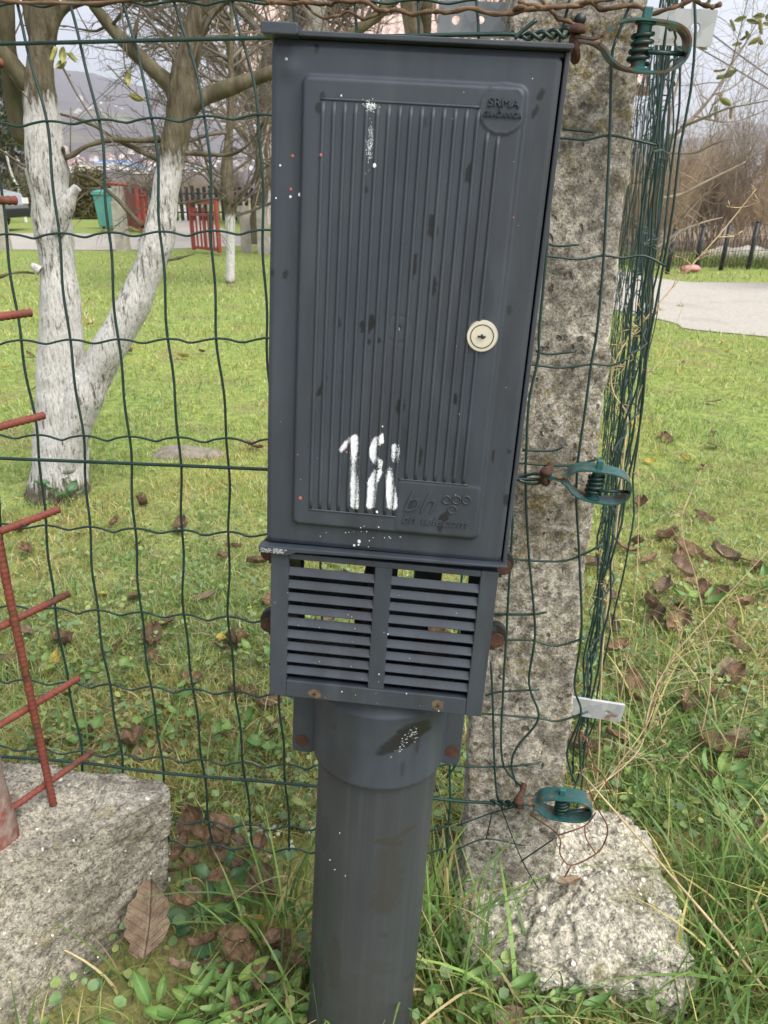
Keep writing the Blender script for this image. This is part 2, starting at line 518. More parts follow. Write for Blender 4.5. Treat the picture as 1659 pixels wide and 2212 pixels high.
def lime_bark(name, ztop, fade=.05, scale=1.0, dens=.525):
    b = NB(name)
    n1 = b.noise(60 * scale, b.obj((1, 1, .16)), detail=8, rough=.74); n2 = b.noise(9 * scale, detail=5)
    n3 = b.noise(130 * scale, b.obj((1, 1, .14)), detail=6, rough=.75)
    bark = b.ramp(n1, [(.35, (.060, .048, .034)), (.5, (.14, .115, .08)), (.65, (.23, .20, .145))])
    bark = b.mix(b.ramp(n2, [(.45, 0.0), (.65, .5)]), bark, (.095, .098, .048))
    lime = b.mix(1.0, b.ramp(n2, [(.3, (.62, .61, .595)), (.7, (.76, .75, .74))]), b.ramp(n3, [(.35, .80), (.65, 1.08)]), 'MULTIPLY')
    z = b.sep(b.pos())[2]
    hi = b.math('MULTIPLY', b.math('SUBTRACT', ztop, b.math('ADD', z, b.math('MULTIPLY', b.math('SUBTRACT', n3, .5), fade * 9))), 1.0 / fade, clamp=False)
    hi = b.math('MINIMUM', b.math('MAXIMUM', hi, 0.0), 1.0)
    foot = b.math('MINIMUM', b.math('MAXIMUM', b.math('MULTIPLY', b.math('SUBTRACT', b.math('ADD', z, b.math('MULTIPLY', b.math('SUBTRACT', n3, .5), .25)), .012), 22.0), 0.0), 1.0)
    worn = b.ramp(b.noise(3.6 * scale, detail=5, rough=.6), [(.40, .06), (.66, -.05)])
    cr = b.math('ADD', b.math('ADD', b.math('MULTIPLY', n1, .6), b.math('MULTIPLY', n3, .4)), worn)
    crack = b.math('MULTIPLY', b.ramp(cr, [(dens - .075, 0.10), (dens - .015, 1.0)]), b.ramp(b.noise(240 * scale, b.obj((1, 1, .3)), detail=4, rough=.7), [(.36, .45), (.50, 1.0)]))
    fac = b.math('MULTIPLY', b.math('MULTIPLY', hi, foot), crack)
    MAT[name] = b.done(b.mix(fac, bark, lime), .9, b.bump(b.math('ADD', n1, b.math('MULTIPLY', n3, .6)), 1.0, .012), 0, .12)
    return MAT[name]

def twig(name, c, var=.35, scale=6.0):
    b = NB(name)
    n = b.noise(scale, detail=3)
    MAT[name] = b.done(b.ramp(n, [(.3, tuple(x*(1-var) for x in c)), (.7, tuple(x*(1+var) for x in c))]), .9, None, 0, .15)
twig('twig_grey', (.13, .112, .092))
twig('twig_brown', (.25, .205, .16))
twig('twig_tan', (.36, .275, .19))
twig('dry_stalk', (.42, .33, .20), .3, 40)
twig('vine', (.13, .085, .055), .5, 60)
twig('rust_wire', (.12, .055, .035), .6, 80)

def leafy(name, trans=.35, rough=.6, spec=.3):
    b = NB(name)
    c = b.attr('Col')
    n = b.noise(120, detail=4)
    MAT[name] = b.done(b.mix(1.0, c, b.ramp(n, [(.3, .82), (.7, 1.15)]), 'MULTIPLY'), rough, None, 0, spec, trans)
leafy('grass', .40, .5, .35)
leafy('leaf_green', .28, .5, .35)
leafy('dead_leaf_litter', .15, .85, .15)
leafy('needles', .15, .7, .2)

def dead_leaf(name, c1_, c2_, c3_):
    b = NB(name)
    n = b.noise(4.5, detail=6, rough=.65); n2 = b.noise(40, detail=4)
    oi = b.new('ShaderNodeObjectInfo').outputs['Random']
    sx, sy, sz = b.sep(b.tc.outputs['Object'])
    ax = b.math('ABSOLUTE', sx)
    rib = b.ramp(ax, [(.004, 1.0), (.016, 0.0)])
    vein = b.ramp(b.math('SINE', b.math('MULTIPLY', b.math('SUBTRACT', sy, b.math('MULTIPLY', ax, .9)), 58.0)), [(.80, 0.0), (1.0, .55)])
    vv = b.math('MAXIMUM', rib, vein)
    base = b.ramp(n, [(.32, c1_), (.52, c2_), (.72, c3_)])
    base = b.mix(b.math('MULTIPLY', vv, .5), base, tuple(x * .55 for x in c1_))
    base = b.mix(1.0, base, b.ramp(oi, [(0, .7), (1, 1.3)]), 'MULTIPLY')
    MAT[name] = b.done(base, .8, b.bump(b.math('SUBTRACT', n2, b.math('MULTIPLY', vv, 1.5)), .5, .02), 0, .2, .15)
dead_leaf('leaf_brown', (.095, .058, .036), (.205, .135, .084), (.34, .24, .155))
dead_leaf('leaf_tan', (.14, .098, .066), (.25, .185, .13), (.38, .295, .215))
dead_leaf('leaf_yellow', (.30, .24, .05), (.52, .42, .10), (.62, .55, .22))

simple('moss', (.20, .17, .030), .95, var=.5, scale=180, bump=.8)
simple('soil', (.24, .165, .095), .95, var=.35, scale=90, bump=.6)
simple('stone', (.20, .175, .145), .9, var=.3, scale=30, bump=.4)
simple('pebble', (.62, .60, .54), .85, var=.3, scale=60)
simple('bin_teal', (.085, .29, .25), .45, var=.12, scale=4)
simple('gate_red', (.27, .046, .032), .6, var=.25, scale=6)
simple('old_post', (.33, .31, .27), .9, var=.25, scale=8, bump=.4)
simple('dark_metal', (.016, .018, .022), .5, var=.3, scale=10)
simple('pole_concrete', (.50, .49, .45), .85, var=.12, scale=6)
simple('cable', (.16, .16, .17), .6)
simple('roof_tile', (.46, .35, .31), .85, var=.3, scale=3)
simple('wall_pink', (.56, .48, .45), .9, var=.08, scale=2)
simple('wall_white', (.78, .77, .74), .9, var=.06, scale=.2)
simple('wall_cream', (.66, .60, .48), .9, var=.06, scale=.2)
simple('roof_red', (.30, .155, .125), .9, var=.2, scale=.2)
simple('roof_blue', (.07, .17, .42), .7, var=.1, scale=.2)
simple('glass_dark', (.02, .024, .028), .12)
simple('car_silver', (.33, .35, .37), .3, metal=.4, var=.05)
simple('litter_pink', (.55, .22, .24), .6)
simple('tree_white', (.68, .67, .64), .9, var=.2, scale=30)
# ------------------------------------------------------------------ ground, road, hills
def gz(x, y):
    x = np.asarray(x, float); y = np.asarray(y, float)
    h = .010*np.sin(3.1*x+1.3)*np.cos(2.7*y+.4) + .007*np.sin(6.3*x+2.2*y+.7) + .005*np.cos(11.0*y-4.1*x) + .003*np.sin(19*x+3)*np.sin(17*y)
    f = np.clip((4.6 - np.hypot(x, y)) / 1.2, 0, 1)
    return h * f

us = np.linspace(-1, 1, 181); vs = np.linspace(-.72, 1, 200)
gx = 2400 / math.sinh(10.5) * np.sinh(10.5 * us)
gy = 1.2 + 2850 / math.sinh(10.5) * np.sinh(10.5 * vs)
X, Y = np.meshgrid(gx, gy)
g = MB(); g.grid(X, Y, gz(X, Y))
b = NB('lawn_ground')
p = b.pos()
n1 = b.noise(3.0, p, detail=8, rough=.62); n2 = b.noise(26, p, detail=7, rough=.65); n3 = b.noise(150, p, detail=4, rough=.7); n4 = b.noise(.35, p, detail=6)
green = b.ramp(n2, [(.28, (.10, .145, .040)), (.48, (.185, .25, .068)), (.62, (.28, .32, .09)), (.78, (.39, .38, .15))])
brown = b.ramp(n3, [(.3, (.11, .082, .052)), (.7, (.28, .22, .14))])
lawn = b.mix(b.ramp(n1, [(.52, 0.0), (.66, .6)]), green, brown)
fine = b.ramp(n3, [(.25, .55), (.5, 1.0), (.75, 1.35)])
lawn = b.mix(1.0, lawn, fine, 'MULTIPLY')
yy = b.sep(p)[1]
near = b.ramp(b.math('MULTIPLY', b.math('SUBTRACT', 2.6, yy), .6, clamp=True), [(0, 0.0), (1, .8)])
under = b.mix(b.ramp(n2, [(.46, .15), (.62, .85)]), b.ramp(n3, [(.3, (.17, .17, .065)), (.7, (.38, .35, .14))]), brown)
lawn = b.mix(near, lawn, under)
far = b.ramp(b.math('MULTIPLY', b.math('SUBTRACT', yy, 38.0), .02, clamp=True), [(0, 0.0), (1, 1.0)])
lawn = b.mix(far, lawn, b.ramp(n4, [(.35, (.16, .12, .085)), (.55, (.21, .17, .115)), (.7, (.11, .14, .05))]))
thk = b.math('MULTIPLY', b.math('MULTIPLY', b.math('SUBTRACT', b.sep(p)[0], 1.0), 1.0, clamp=True), b.math('MULTIPLY', b.math('SUBTRACT', yy, 10.6), 1.5, clamp=True))
lawn = b.mix(thk, lawn, b.ramp(n2, [(.35, (.13, .10, .07)), (.65, (.27, .22, .16))]))
def spot(cx, cy, r, soft):
    d = b.new('ShaderNodeVectorMath', operation='DISTANCE'); b.put(d.inputs[0], p); d.inputs[1].default_value = (cx, cy, 0)
    return b.math('MULTIPLY', b.math('SUBTRACT', b.math('ADD', r, b.math('MULTIPLY', b.math('SUBTRACT', n2, .5), .35)), d.outputs['Value']), 1.0 / soft, clamp=True)
soil = b.ramp(n3, [(.3, (.16, .105, .058)), (.5, (.27, .185, .105)), (.72, (.40, .29, .18))])
lawn = b.mix(spot(.60, .98, .15, .05), lawn, soil)
lawn = b.mix(spot(-.17, .90, .10, .05), lawn, b.ramp(n3, [(.3, (.10, .085, .02)), (.7, (.26, .22, .055))]))
MAT['lawn'] = b.done(lawn, .95, b.bump(b.math('ADD', n3, n2), .6, .006), 0, .12)
tag(g.build('ground', MAT['lawn']), 'lawn and meadow ground reaching to the hills', 'ground', kind='structure')

b = NB('road_surface')
p = b.pos()
n1 = b.noise(1.1, p, detail=6, rough=.6); n2 = b.noise(40, p, detail=6, rough=.7); n3 = b.noise(6, b.obj((1, .35, 1)), detail=5)
pale = b.ramp(n2, [(.3, (.30, .28, .25)), (.7, (.46, .435, .395))])
asph = b.ramp(n2, [(.3, (.12, .12, .12)), (.7, (.20, .195, .19))])
x_ = b.sep(p)[0]; y_ = b.sep(p)[1]
# worn asphalt shows on the far half of the lane near the wire fence
m1 = b.math('MULTIPLY', b.math('SUBTRACT', b.math('ADD', y_, b.math('MULTIPLY', n3, 1.2)), 7.9), 1.6, clamp=True)
m2 = b.math('MULTIPLY', b.math('SUBTRACT', x_, 3.0), .8, clamp=True)
base = b.mix(b.math('MULTIPLY', b.math('MULTIPLY', m1, m2), .9), pale, asph)
base = b.mix(b.ramp(n1, [(.55, 0.0), (.7, .5)]), base, (.27, .24, .20))
MAT['road'] = b.done(base, .95, b.bump(n2, .5, .01), 0, .15)

def strip(name, A, B, z, mat, label, cat, per=10):
    A = spline(A, per); B = spline(B, per)
    n = 9
    t = np.linspace(0, 1, n)[None, :]
    jit = np.zeros((len(A), 2))
    jA = A + jit; jB = B
    X = jA[:, :1] * (1 - t) + jB[:, :1] * t; Y = jA[:, 1:] * (1 - t) + jB[:, 1:] * t
    m = MB(); m.grid(X, Y, np.full(X.shape, z))
    o = m.build(name, mat)
    # faces up
    me = o.data
    if len(me.polygons) and me.polygons[0].normal.z < 0:
        me.flip_normals()
    return tag(o, label, cat, kind='structure')

def G2(x, y):
    q = at_z(x, y, 0); return (q[0], q[1])
strip('road', [(14, 1.0), (6.5, 2.6), G2(1659, 729), G2(1418, 690), (1.1, 8.3), (-.3, 10.8), (-2.0, 13.2), G2(560, 531), G2(300, 540), G2(0, 540), (-22, 14.0)],
      [(16, 6.4), (9, 8.0), G2(1659, 612), G2(1436, 604), (2.6, 11.0), (1.2, 14.0), (-.6, 16.5), (-3.2, 17.6), G2(300, 508), G2(0, 504), (-26, 19.0)], .006, MAT['road'],
      'pale gravel lane curving past the lawn', 'road')
strip('driveway', [G2(575, 524), G2(500, 503), G2(455, 482), G2(424, 464), (-13.5, 60)], [G2(300, 512), G2(345, 497), G2(372, 480), G2(392, 464), (-16, 60)], .010, MAT['road'],
      'pale gravel drive leading off between the red gates', 'road', 6)

sky_pts = [(-400, 190), (-150, 150), (0, 142), (115, 148), (200, 156), (290, 183), (340, 200), (430, 246), (520, 285), (600, 312), (800, 335), (1000, 335), (1200, 318), (1400, 300), (1480, 300), (1540, 292), (1580, 272), (1605, 264), (1640, 270), (1700, 285), (1850, 300), (2100, 310)]
saz = []; sel = []
for (a, c) in sky_pts:
    r_ = ray(a, c); saz.append(math.atan2(r_[0], r_[1])); sel.append(math.atan2(r_[2], math.hypot(r_[0], r_[1])))
R0, R1 = 500.0, 2450.0
def elev_of(az, r):
    t = np.clip((r - R0) / (R1 - R0), 0, 1)
    return np.interp(az, saz, sel) * t ** .8
az = np.linspace(-.72, .72, 260); rr = np.concatenate([np.linspace(R0, R1, 70), np.linspace(R1 + 40, 2600, 4)])
A, R_ = np.meshgrid(az, rr)
Z = R_ * np.tan(elev_of(A, R_))
fall = np.clip((R_ - R1) / 150, 0, 1); Z = Z * (1 - .35 * fall)
Xh = R_ * np.sin(A); Yh = R_ * np.cos(A)
nz = np.array([mnoise.fractal(Vector((x / 210, y / 210, 3.0)), 1.0, 2.0, 5) for x, y in zip(Xh.ravel(), Yh.ravel())]).reshape(Xh.shape)
amp = np.clip((R_ - 900) / 900, 0, 1) * 13
Z = Z + nz * amp - .6 * (R_ < R0 + 5)
h = MB(); h.grid(Xh, Yh, Z)
b = NB('hillside')
p = b.pos()
n1 = b.noise(.006, p, detail=8, rough=.6); n2 = b.noise(.05, p, detail=6, rough=.7); n3 = b.noise(.0022, p, detail=5)
wood = b.ramp(n2, [(.3, (.060, .047, .050)), (.7, (.125, .100, .095))])
field = b.ramp(n2, [(.3, (.13, .15, .06)), (.7, (.22, .22, .10))])
zz = b.sep(p)[2]
low = b.ramp(b.math('MULTIPLY', zz, 1 / 260.0, clamp=True), [(0, 1.0), (.75, .7), (1, 0.0)])
f = b.math('MULTIPLY', b.ramp(b.math('ADD', b.math('MULTIPLY', n1, .6), b.math('MULTIPLY', n3, .4)), [(.545, 0.0), (.60, .75)]), low)
MAT['hills'] = b.done(b.mix(f, wood, field), .95, None, 0, .1)
o = h.build('hills', MAT['hills'])
if o.data.polygons[0].normal.z < 0: o.data.flip_normals()
tag(o, 'wooded mountain ridge beyond the valley', 'hills', kind='structure')

def on_hill(x, y):
    """the point of the hillside seen at this pixel"""
    r_ = ray(x, y); a = math.atan2(r_[0], r_[1]); el = math.atan2(r_[2], math.hypot(r_[0], r_[1]))
    R = np.linspace(R0, R1, 800)
    k = int(np.argmin(np.abs(elev_of(a, R) - el)))
    r = R[k]
    return np.array([r * math.sin(a), r * math.cos(a), r * math.tan(float(elev_of(a, r)))])
# ------------------------------------------------------------------ the telecom cabinet on its pipe
CY_, CP_, CR_ = rad(-5.236), rad(-2.978), rad(3.290)
CM = rotm(CY_, CP_, CR_)
CT = np.array([0.01092, 0.52854, 0.86689 - .95 + CAM_H])
cabinet = thing('telecom_cabinet', 'dark grey plastic telecom cabinet with white number 18 on a round pipe', 'cabinet', CT, M=CM)

def cl(px, py, d=0.0):
    """local (x, z) on the cabinet plane lying d behind the front"""
    n = CM[:, 1]
    q = CM.T @ (on_plane(px, py, CT + n * d, n) - CT)
    return q[0], q[2]

def to_px(P):
    """pixels of local points"""
    P = np.asarray(P) @ CM.T + CT - CAM
    z = P @ AF
    return CX + F_PX * (P @ AR) / z, CY - F_PX * (P @ AU) / z

def hash_noise(x, y, s):
    return np.array([mnoise.noise(Vector((a / s, c / s, 1.7))) for a, c in zip(np.ravel(x), np.ravel(y))])

def stain_attr(o, ells):
    """marks with a shape of their own: (cx, cy, rx, ry, angle, strength) measured in the photograph"""
    n = len(o.data.vertices)
    co = np.zeros(n * 3, dtype=np.float32); o.data.vertices.foreach_get('co', co); co = co.reshape(-1, 3)
    px, py = to_px(co)
    val = np.zeros(n)
    for (cx, cy, rx, ry, ang, st) in ells:
        a = rad(ang); dx, dy = px - cx, py - cy
        u = (dx * math.cos(a) + dy * math.sin(a)) / rx; v = (-dx * math.sin(a) + dy * math.cos(a)) / ry
        q = u * u + v * v
        idx = np.where(q < 2.2)[0]
        if len(idx) == 0: continue
        w = q[idx] + .55 * hash_noise(px[idx], py[idx], 7.0) + .3 * hash_noise(px[idx], py[idx], 2.5)
        val[idx] = np.maximum(val[idx], np.clip((1.0 - w) * 3.5, 0, 1) * st)
    at = o.data.attributes.new('stain', 'FLOAT', 'POINT')
    at.data.foreach_set('value', val.astype(np.float32))

def rrect(x0, x1, z0, z1, r, seg=5):
    out = []
    for (cx, cz, a0) in ((x1 - r, z0 + r, -90), (x1 - r, z1 - r, 0), (x0 + r, z1 - r, 90), (x0 + r, z0 + r, 180)):
        for k in range(seg + 1):
            a = rad(a0 + 90 * k / seg); out.append((cx + r * math.cos(a), cz + r * math.sin(a)))
    return out

# body shell: back, four walls
HW, HZ = .0905, .1665
m = MB()
m.bx(-HW, HW, .110, .113, -HZ, HZ)
m.bx(-HW, -HW + .003, .0035, .110, -HZ, HZ)
m.bx(HW - .003, HW, -.001, .110, -HZ, HZ)
m.bx(-HW + .003, HW - .003, .002, .110, HZ - .003, HZ)
m.bx(-HW + .003, HW - .003, .002, .110, -HZ, -HZ + .003)
bevel(m.build('body', MAT['plastic'], cabinet, local=True, smooth=False), .0008)
m = MB()
m.prism(rrect(-.0940, .0915, .1668, .1698, .0012, 2), -.006, .115)
bevel(m.build('lid', MAT['plastic'], cabinet, local=True, smooth=False), .0006)
m = MB()
m.prism(rrect(-.0948, -.0722, .1662, .1728, .0015, 3), -.0105, .004)
bevel(m.build('hinge_cap', MAT['plastic'], cabinet, local=True, smooth=False), .0008)
m = MB()
m.prism([(-.0945, -.1722), (-.0945, -.1668), (.0905, -.1650), (.0912, -.1668), (.060, -.1678), (-.040, -.1694), (-.066, -.1702), (-.0705, -.1722), (-.073, -.1732)], -.007, .004)
bevel(m.build('sill', MAT['plastic'], cabinet, local=True, smooth=False), .0007)
m = MB()
for k in range(60):
    x = random.uniform(-.0935, -.0735); z = random.uniform(-.1716, -.1682); s_ = random.uniform(.0002, .0008)
    m.box((x, -.0072, z), (s_ * 3.0, .0003, s_))
m.build('scuff', MAT['grey_scuff'], cabinet, local=True, smooth=False)['kind'] = 'stuff'

# door: one moulded sheet with a raised field
DX0, DX1, DZ0, DZ1 = -.0898, .0862, -.1648, .1642
PX0, PX1, PZ0, PZ1 = -.0712, .0682, -.1490, .1477
def sd_rr(x, z, x0, x1, z0, z1, r):
    qx = np.abs(x - (x0 + x1) / 2) - ((x1 - x0) / 2 - r); qz = np.abs(z - (z0 + z1) / 2) - ((z1 - z0) / 2 - r)
    return np.hypot(np.maximum(qx, 0), np.maximum(qz, 0)) + np.minimum(np.maximum(qx, qz), 0) - r
def sm(t):
    t = np.clip(t, 0, 1); return t * t * (3 - 2 * t)
def door_h(x, z):
    h = .0042 * sm(-sd_rr(x, z, PX0, PX1, PZ0, PZ1, .006) / .0032)
    h = h + .0012 * (sm(-sd_rr(x, z, DX0, DX1, DZ0, DZ1, .005) / .003) - 1)
    # shallow dent by the upper hinge and slight warping of the sheet
    h = h + .0012 * np.exp(-(((x + .079) / .008) ** 2 + ((z - .150) / .006) ** 2))
    h = h + .0005 * np.sin(x * 33 + 1) * np.sin(z * 21)
    # logo field, a shallow step
    h = h + .0006 * sm(-sd_rr(x, z, .0065, .0655, -.1455, -.1065, .003) / .0008)
    # round badge and the round seat of the plugged hole
    rb = np.hypot(x - .0537, z - .1334)
    h = h + .0007 * sm((.0142 - rb) / .0007) + .0006 * np.exp(-((rb - .0138) / .0005) ** 2)
    rh = np.hypot(x + .0009, z + .0013)
    h = h - .0004 * np.exp(-((rh - .0091) / .0005) ** 2) - .0012 * np.exp(-(rh / .0018) ** 2)
    return h
xs = np.linspace(DX0, DX1, 190); zs = np.linspace(DZ0, DZ1, 330)
X, Zg = np.meshgrid(xs, zs)
inside = sd_rr(X, Zg, DX0, DX1, DZ0, DZ1, .005)
H_ = door_h(X, Zg)
# pull the corners in to the rounded outline
cxs, czs = (DX0 + DX1) / 2, (DZ0 + DZ1) / 2
over = np.maximum(inside, 0)
Xc = X - np.sign(X - cxs) * over * .72; Zc = Zg - np.sign(Zg - czs) * over * .72
m = MB()
m.grid(Xc, -.0015 - H_, Zc)
nr, nc = X.shape
ring = [(0, j) for j in range(nc)] + [(i, nc - 1) for i in range(1, nr)] + [(nr - 1, j) for j in range(nc - 2, -1, -1)] + [(i, 0) for i in range(nr - 2, 0, -1)]
V = []
for (i, j) in ring:
    V.append((Xc[i, j], -.0015 - H_[i, j], Zc[i, j]))
for (i, j) in ring:
    V.append((Xc[i, j], .0045, Zc[i, j]))
k = len(ring)
m.add(V, [(q, (q + 1) % k, (q + 1) % k + k, q + k) for q in range(k)])
door = m.build('door', MAT['plastic'], cabinet, local=True)
stain_attr(door, [(1013, 375, 9, 26, 10, 1), (935, 482, 10, 20, 0, 1), (936, 500, 11, 18, 0, 1), (893, 575, 8, 33, 10, 1), (935, 620, 9, 22, 5, 1),
    (865, 878, 10, 20, 5, 1), (983, 862, 6, 12, 0, 1), (905, 985, 8, 22, 5, .9), (790, 410, 6, 8, 0, 1), (700, 822, 5, 14, 25, 1), (690, 845, 5, 14, 25, 1),
    (800, 700, 9, 22, 15, 1), (783, 705, 6, 14, 0, .9), (732, 697, 5, 12, 0, .9), (818, 735, 5, 7, 0, 1), (797, 738, 4, 7, 0, 1), (690, 232, 10, 14, 20, .8), (697, 210, 7, 12, 0, .8),
    (1168, 205, 8, 16, 25, 1), (1155, 243, 6, 18, 25, 1), (617, 592, 6, 10, 20, .9), (588, 590, 4, 10, 0, .8), (958, 1120, 11, 16, 20, .9), (950, 1140, 6, 12, 0, .8),
    (884, 1090, 8, 14, 20, .6), (684, 100, 5, 16, 5, .9), (1100, 670, 6, 12, 0, .6), (1045, 695, 5, 12, 0, .5), (1095, 1080, 9, 14, 0, .8), (870, 955, 12, 40, 0, .25), (960, 700, 30, 140, 0, .22), (990, 990, 18, 70, 5, .28),
    (1048, 640, 20, 60, 0, .25), (640, 300, 14, 120, 0, .15), (682, 600, 4, 6, 0, .6), (1065, 985, 4, 18, 5, .8), (1100, 975, 4, 6, 0, .8), (918, 225 + 40, 6, 12, 0, .6)])

# the moulded ribs, each a half-round bar standing on the raised field
RIBX = np.linspace(-.0563, .0527, 17)
RB, RH = .00135, .0016
def rib_span(x):
    top = .1325 if x < .040 else (.1334 - math.sqrt(max(.0148 ** 2 - (x - .0537) ** 2, 0)) if abs(x - .0537) < .0148 else .1325)
    bot = -.1345 if x < .0065 else -.1065
    return bot, top
rows = 40
for x in RIBX:
    z0, z1 = rib_span(x)
    lean = -.0002
    m = MB()
    ts = np.linspace(0, 1, rows); zz_ = z0 + (z1 - z0) * ts
    th = np.linspace(0, math.pi, 7)
    V = []
    for i, z in enumerate(zz_):
        endf = min(1.0, min(z - z0, z1 - z) / .0012 + .25)
        for a in th:
            xx = x + RB * math.cos(a)
            V.append((xx, -.0015 - float(door_h(np.array(xx), np.array(z))) - RH * math.sin(a) * endf + .00015, z))
    Fc = [(i*7+j, i*7+j+1, (i+1)*7+j+1, (i+1)*7+j) for i in range(rows - 1) for j in range(6)]
    m.add(V, Fc + [tuple(range(6, -1, -1)), tuple((rows-1)*7 + j for j in range(7))])
    m.build('rib', MAT['plastic'], door, local=True)
    # hairline ledge closing the field at the top and bottom
for (xa, xb, z, nm) in ((-.0580, .0395, .1337, 'rib_rail'), (-.0575, .0065, -.1349, 'rib_rail'), (.0065, .0560, -.1062, 'rib_rail')):
    m = MB()
    P = [(x, -.0015 - float(door_h(np.array(x), np.array(z))) + .0001, z) for x in np.linspace(xa, xb, 24)]
    m.tube(P, .0008, 6)
    m.build(nm, MAT['plastic'], door, local=True)
rib_h = lambda x: sum(RH * np.sqrt(np.clip(1 - ((x - q) / RB) ** 2, 0, 1)) for q in RIBX)

# raised lettering
def text_part(txt, x0, x1, z0, z1, name, bold=0.0, shear=0.0, ext=.0006, y=None):
    cu = bpy.data.curves.new(name, 'FONT')
    cu.body = txt; cu.size = 1.0; cu.extrude = .02; cu.offset = bold; cu.shear = shear; cu.resolution_u = 3
    cu.bevel_depth = .005; cu.bevel_resolution = 0
    to = bpy.data.objects.new(name, cu); col.objects.link(to)
    dg = bpy.context.evaluated_depsgraph_get()
    me = bpy.data.meshes.new_from_object(to.evaluated_get(dg))
    bpy.data.objects.remove(to); 
    n = len(me.vertices); co = np.zeros(n * 3, dtype=np.float32); me.vertices.foreach_get('co', co); co = co.reshape(-1, 3)
    lo, hi = co.min(0), co.max(0)
    nx = x0 + (co[:, 0] - lo[0]) / (hi[0] - lo[0]) * (x1 - x0)
    nzv = z0 + (co[:, 1] - lo[1]) / (hi[1] - lo[1]) * (z1 - z0)
    dep = (co[:, 2] - lo[2]) / (hi[2] - lo[2])
    ny = -.0015 - door_h(nx, nzv) + .0002 - dep * (ext + .0002)
    out = np.stack([nx, ny, nzv], -1).astype(np.float32)
    me.vertices.foreach_set('co', out.ravel()); me.update()
    me.materials.clear()
    return mesh_obj(name, me, MAT['plastic'], door)
text_part('SRMA', .0445, .0634, .1345, .1392, 'maker_lettering', .0, 0, .0014)
text_part('GRAČANICA', .0423, .0655, .1288, .1330, 'maker_lettering', -.006, 0, .0013)
text_part('bh', .0118, .0350, -.1295, -.1135, 'brand_lettering', -.012, .35, .0010)
text_part('bh telecom', .0112, .0590, -.1385, -.1318, 'brand_lettering', .006, .28, .0009)
for (x, z) in ((.0421, -.1182), (.0491, -.1176), (.0561, -.1170), (.0469, -.1252)):
    m = MB(); P = []
    for k in range(25):
        a = 2 * math.pi * k / 24
        xx, zz_ = x + .0029 * math.cos(a), z + .0029 * math.sin(a)
        P.append((xx, -.0015 - float(door_h(np.array(xx), np.array(zz_))) - .0002, zz_))
    m.tube(P, .00062, 6, cap=False)
    m.build('brand_ring', MAT['plastic'], door, local=True)

# stencilled spray paint, lying on ribs and field
def paint_patch(name, x0, x1, z0, z1, cell, dens, mat, parent, lift=.00025):
    nx = int((x1 - x0) / cell); nzn = int((z1 - z0) / cell)
    xs = np.linspace(x0, x1, nx + 1); zs = np.linspace(z0, z1, nzn + 1)
    X, Zp = np.meshgrid(xs, zs)
    Yp = -.0015 - door_h(X, Zp) - rib_h(X) - lift
    Xm = (X[:-1, :-1] + X[1:, 1:]) / 2; Zm = (Zp[:-1, :-1] + Zp[1:, 1:]) / 2
    p_ = dens(Xm, Zm)
    nn = hash_noise(Xm * 1000, Zm * 1000, .55).reshape(Xm.shape) * .5 + .5
    r1 = rng.random(Xm.shape)
    keep = p_ > (.55 * nn + .45 * r1)
    i, j = np.where(keep)
    c_ = nx + 1
    q = np.stack([i * c_ + j, i * c_ + j + 1, (i + 1) * c_ + j + 1, (i + 1) * c_ + j], -1)
    used, inv = np.unique(q, return_inverse=True)
    V = np.stack([X, Yp, Zp], -1).reshape(-1, 3)[used]
    return fast_mesh(name, V, inv.reshape(q.shape), mat, parent)
def seg_d(x, z, ax, az_, bx_, bz, w):
    dx, dz = bx_ - ax, bz - az_
    t = np.clip(((x - ax) * dx + (z - az_) * dz) / (dx * dx + dz * dz), 0, 1)
    return np.hypot(x - ax - t * dx, z - az_ - t * dz) - w
def one(x, z):
    d = np.minimum(seg_d(x, z, -.0362, -.0880, -.0290, -.0790, .0022), seg_d(x, z, -.0262, -.0788, -.0240, -.1285, .0034))
    streak = .82 + .25 * np.sin(x * 2 * math.pi / .0068 + 1.2)
    mid = 1 - .45 * np.exp(-((z + .100) / .009) ** 2)
    return sm((.0012 - d) / .0034) * streak * mid * 1.02
def eight(x, z):
    def arc(cx, cz, rx, rz, w, lo, hi):
        a = np.degrees(np.arctan2((z - cz) / rz, (x - cx) / rx)) % 360
        rr_ = np.hypot((x - cx) / rx, (z - cz) / rz)
        d = np.abs(rr_ - 1) * (rx + rz) / 2 - w
        return np.where(((a >= lo) & (a <= hi)) | ((a + 360 >= lo) & (a + 360 <= hi)), d, .01)
    d = arc(-.0045, -.0868, .0082, .0100, .0038, 100, 262)
    d = np.minimum(d, seg_d(x, z, .0030, -.0825, .0034, -.0950, .0034))
    d = np.minimum(d, seg_d(x, z, -.0085, -.1020, -.0125, -.1105, .0040))
    d = np.minimum(d, seg_d(x, z, -.0118, -.1105, -.0122, -.1270, .0040))
    d = np.minimum(d, seg_d(x, z, -.0005, -.1010, .0035, -.1260, .0044))
    streak = .80 + .3 * np.sin(x * 2 * math.pi / .0068 + 1.2)
    thin = 1 - .5 * np.exp(-(((x - .004) / .006) ** 2 + ((z + .100) / .012) ** 2)) - .35 * np.exp(-((z + .097) / .005) ** 2)
    return sm((.0011 - d) / .0036) * streak * thin * 1.0
paint_patch('number_paint', -.040, -.018, -.1335, -.0735, .00033, one, MAT['white_paint'], door)
paint_patch('number_paint', -.0185, .0120, -.1335, -.0725, .00033, eight, MAT['white_paint'], door)
def top_streak(x, z):
    q = np.exp(-((x + .0262) / .0030) ** 2) * np.clip(1 - np.abs(z - .110) / .030, 0, 1)
    head = np.exp(-(((x + .027) / .008) ** 2 + ((z - .1318) / .0035) ** 2))
    return .46 * q + .42 * head
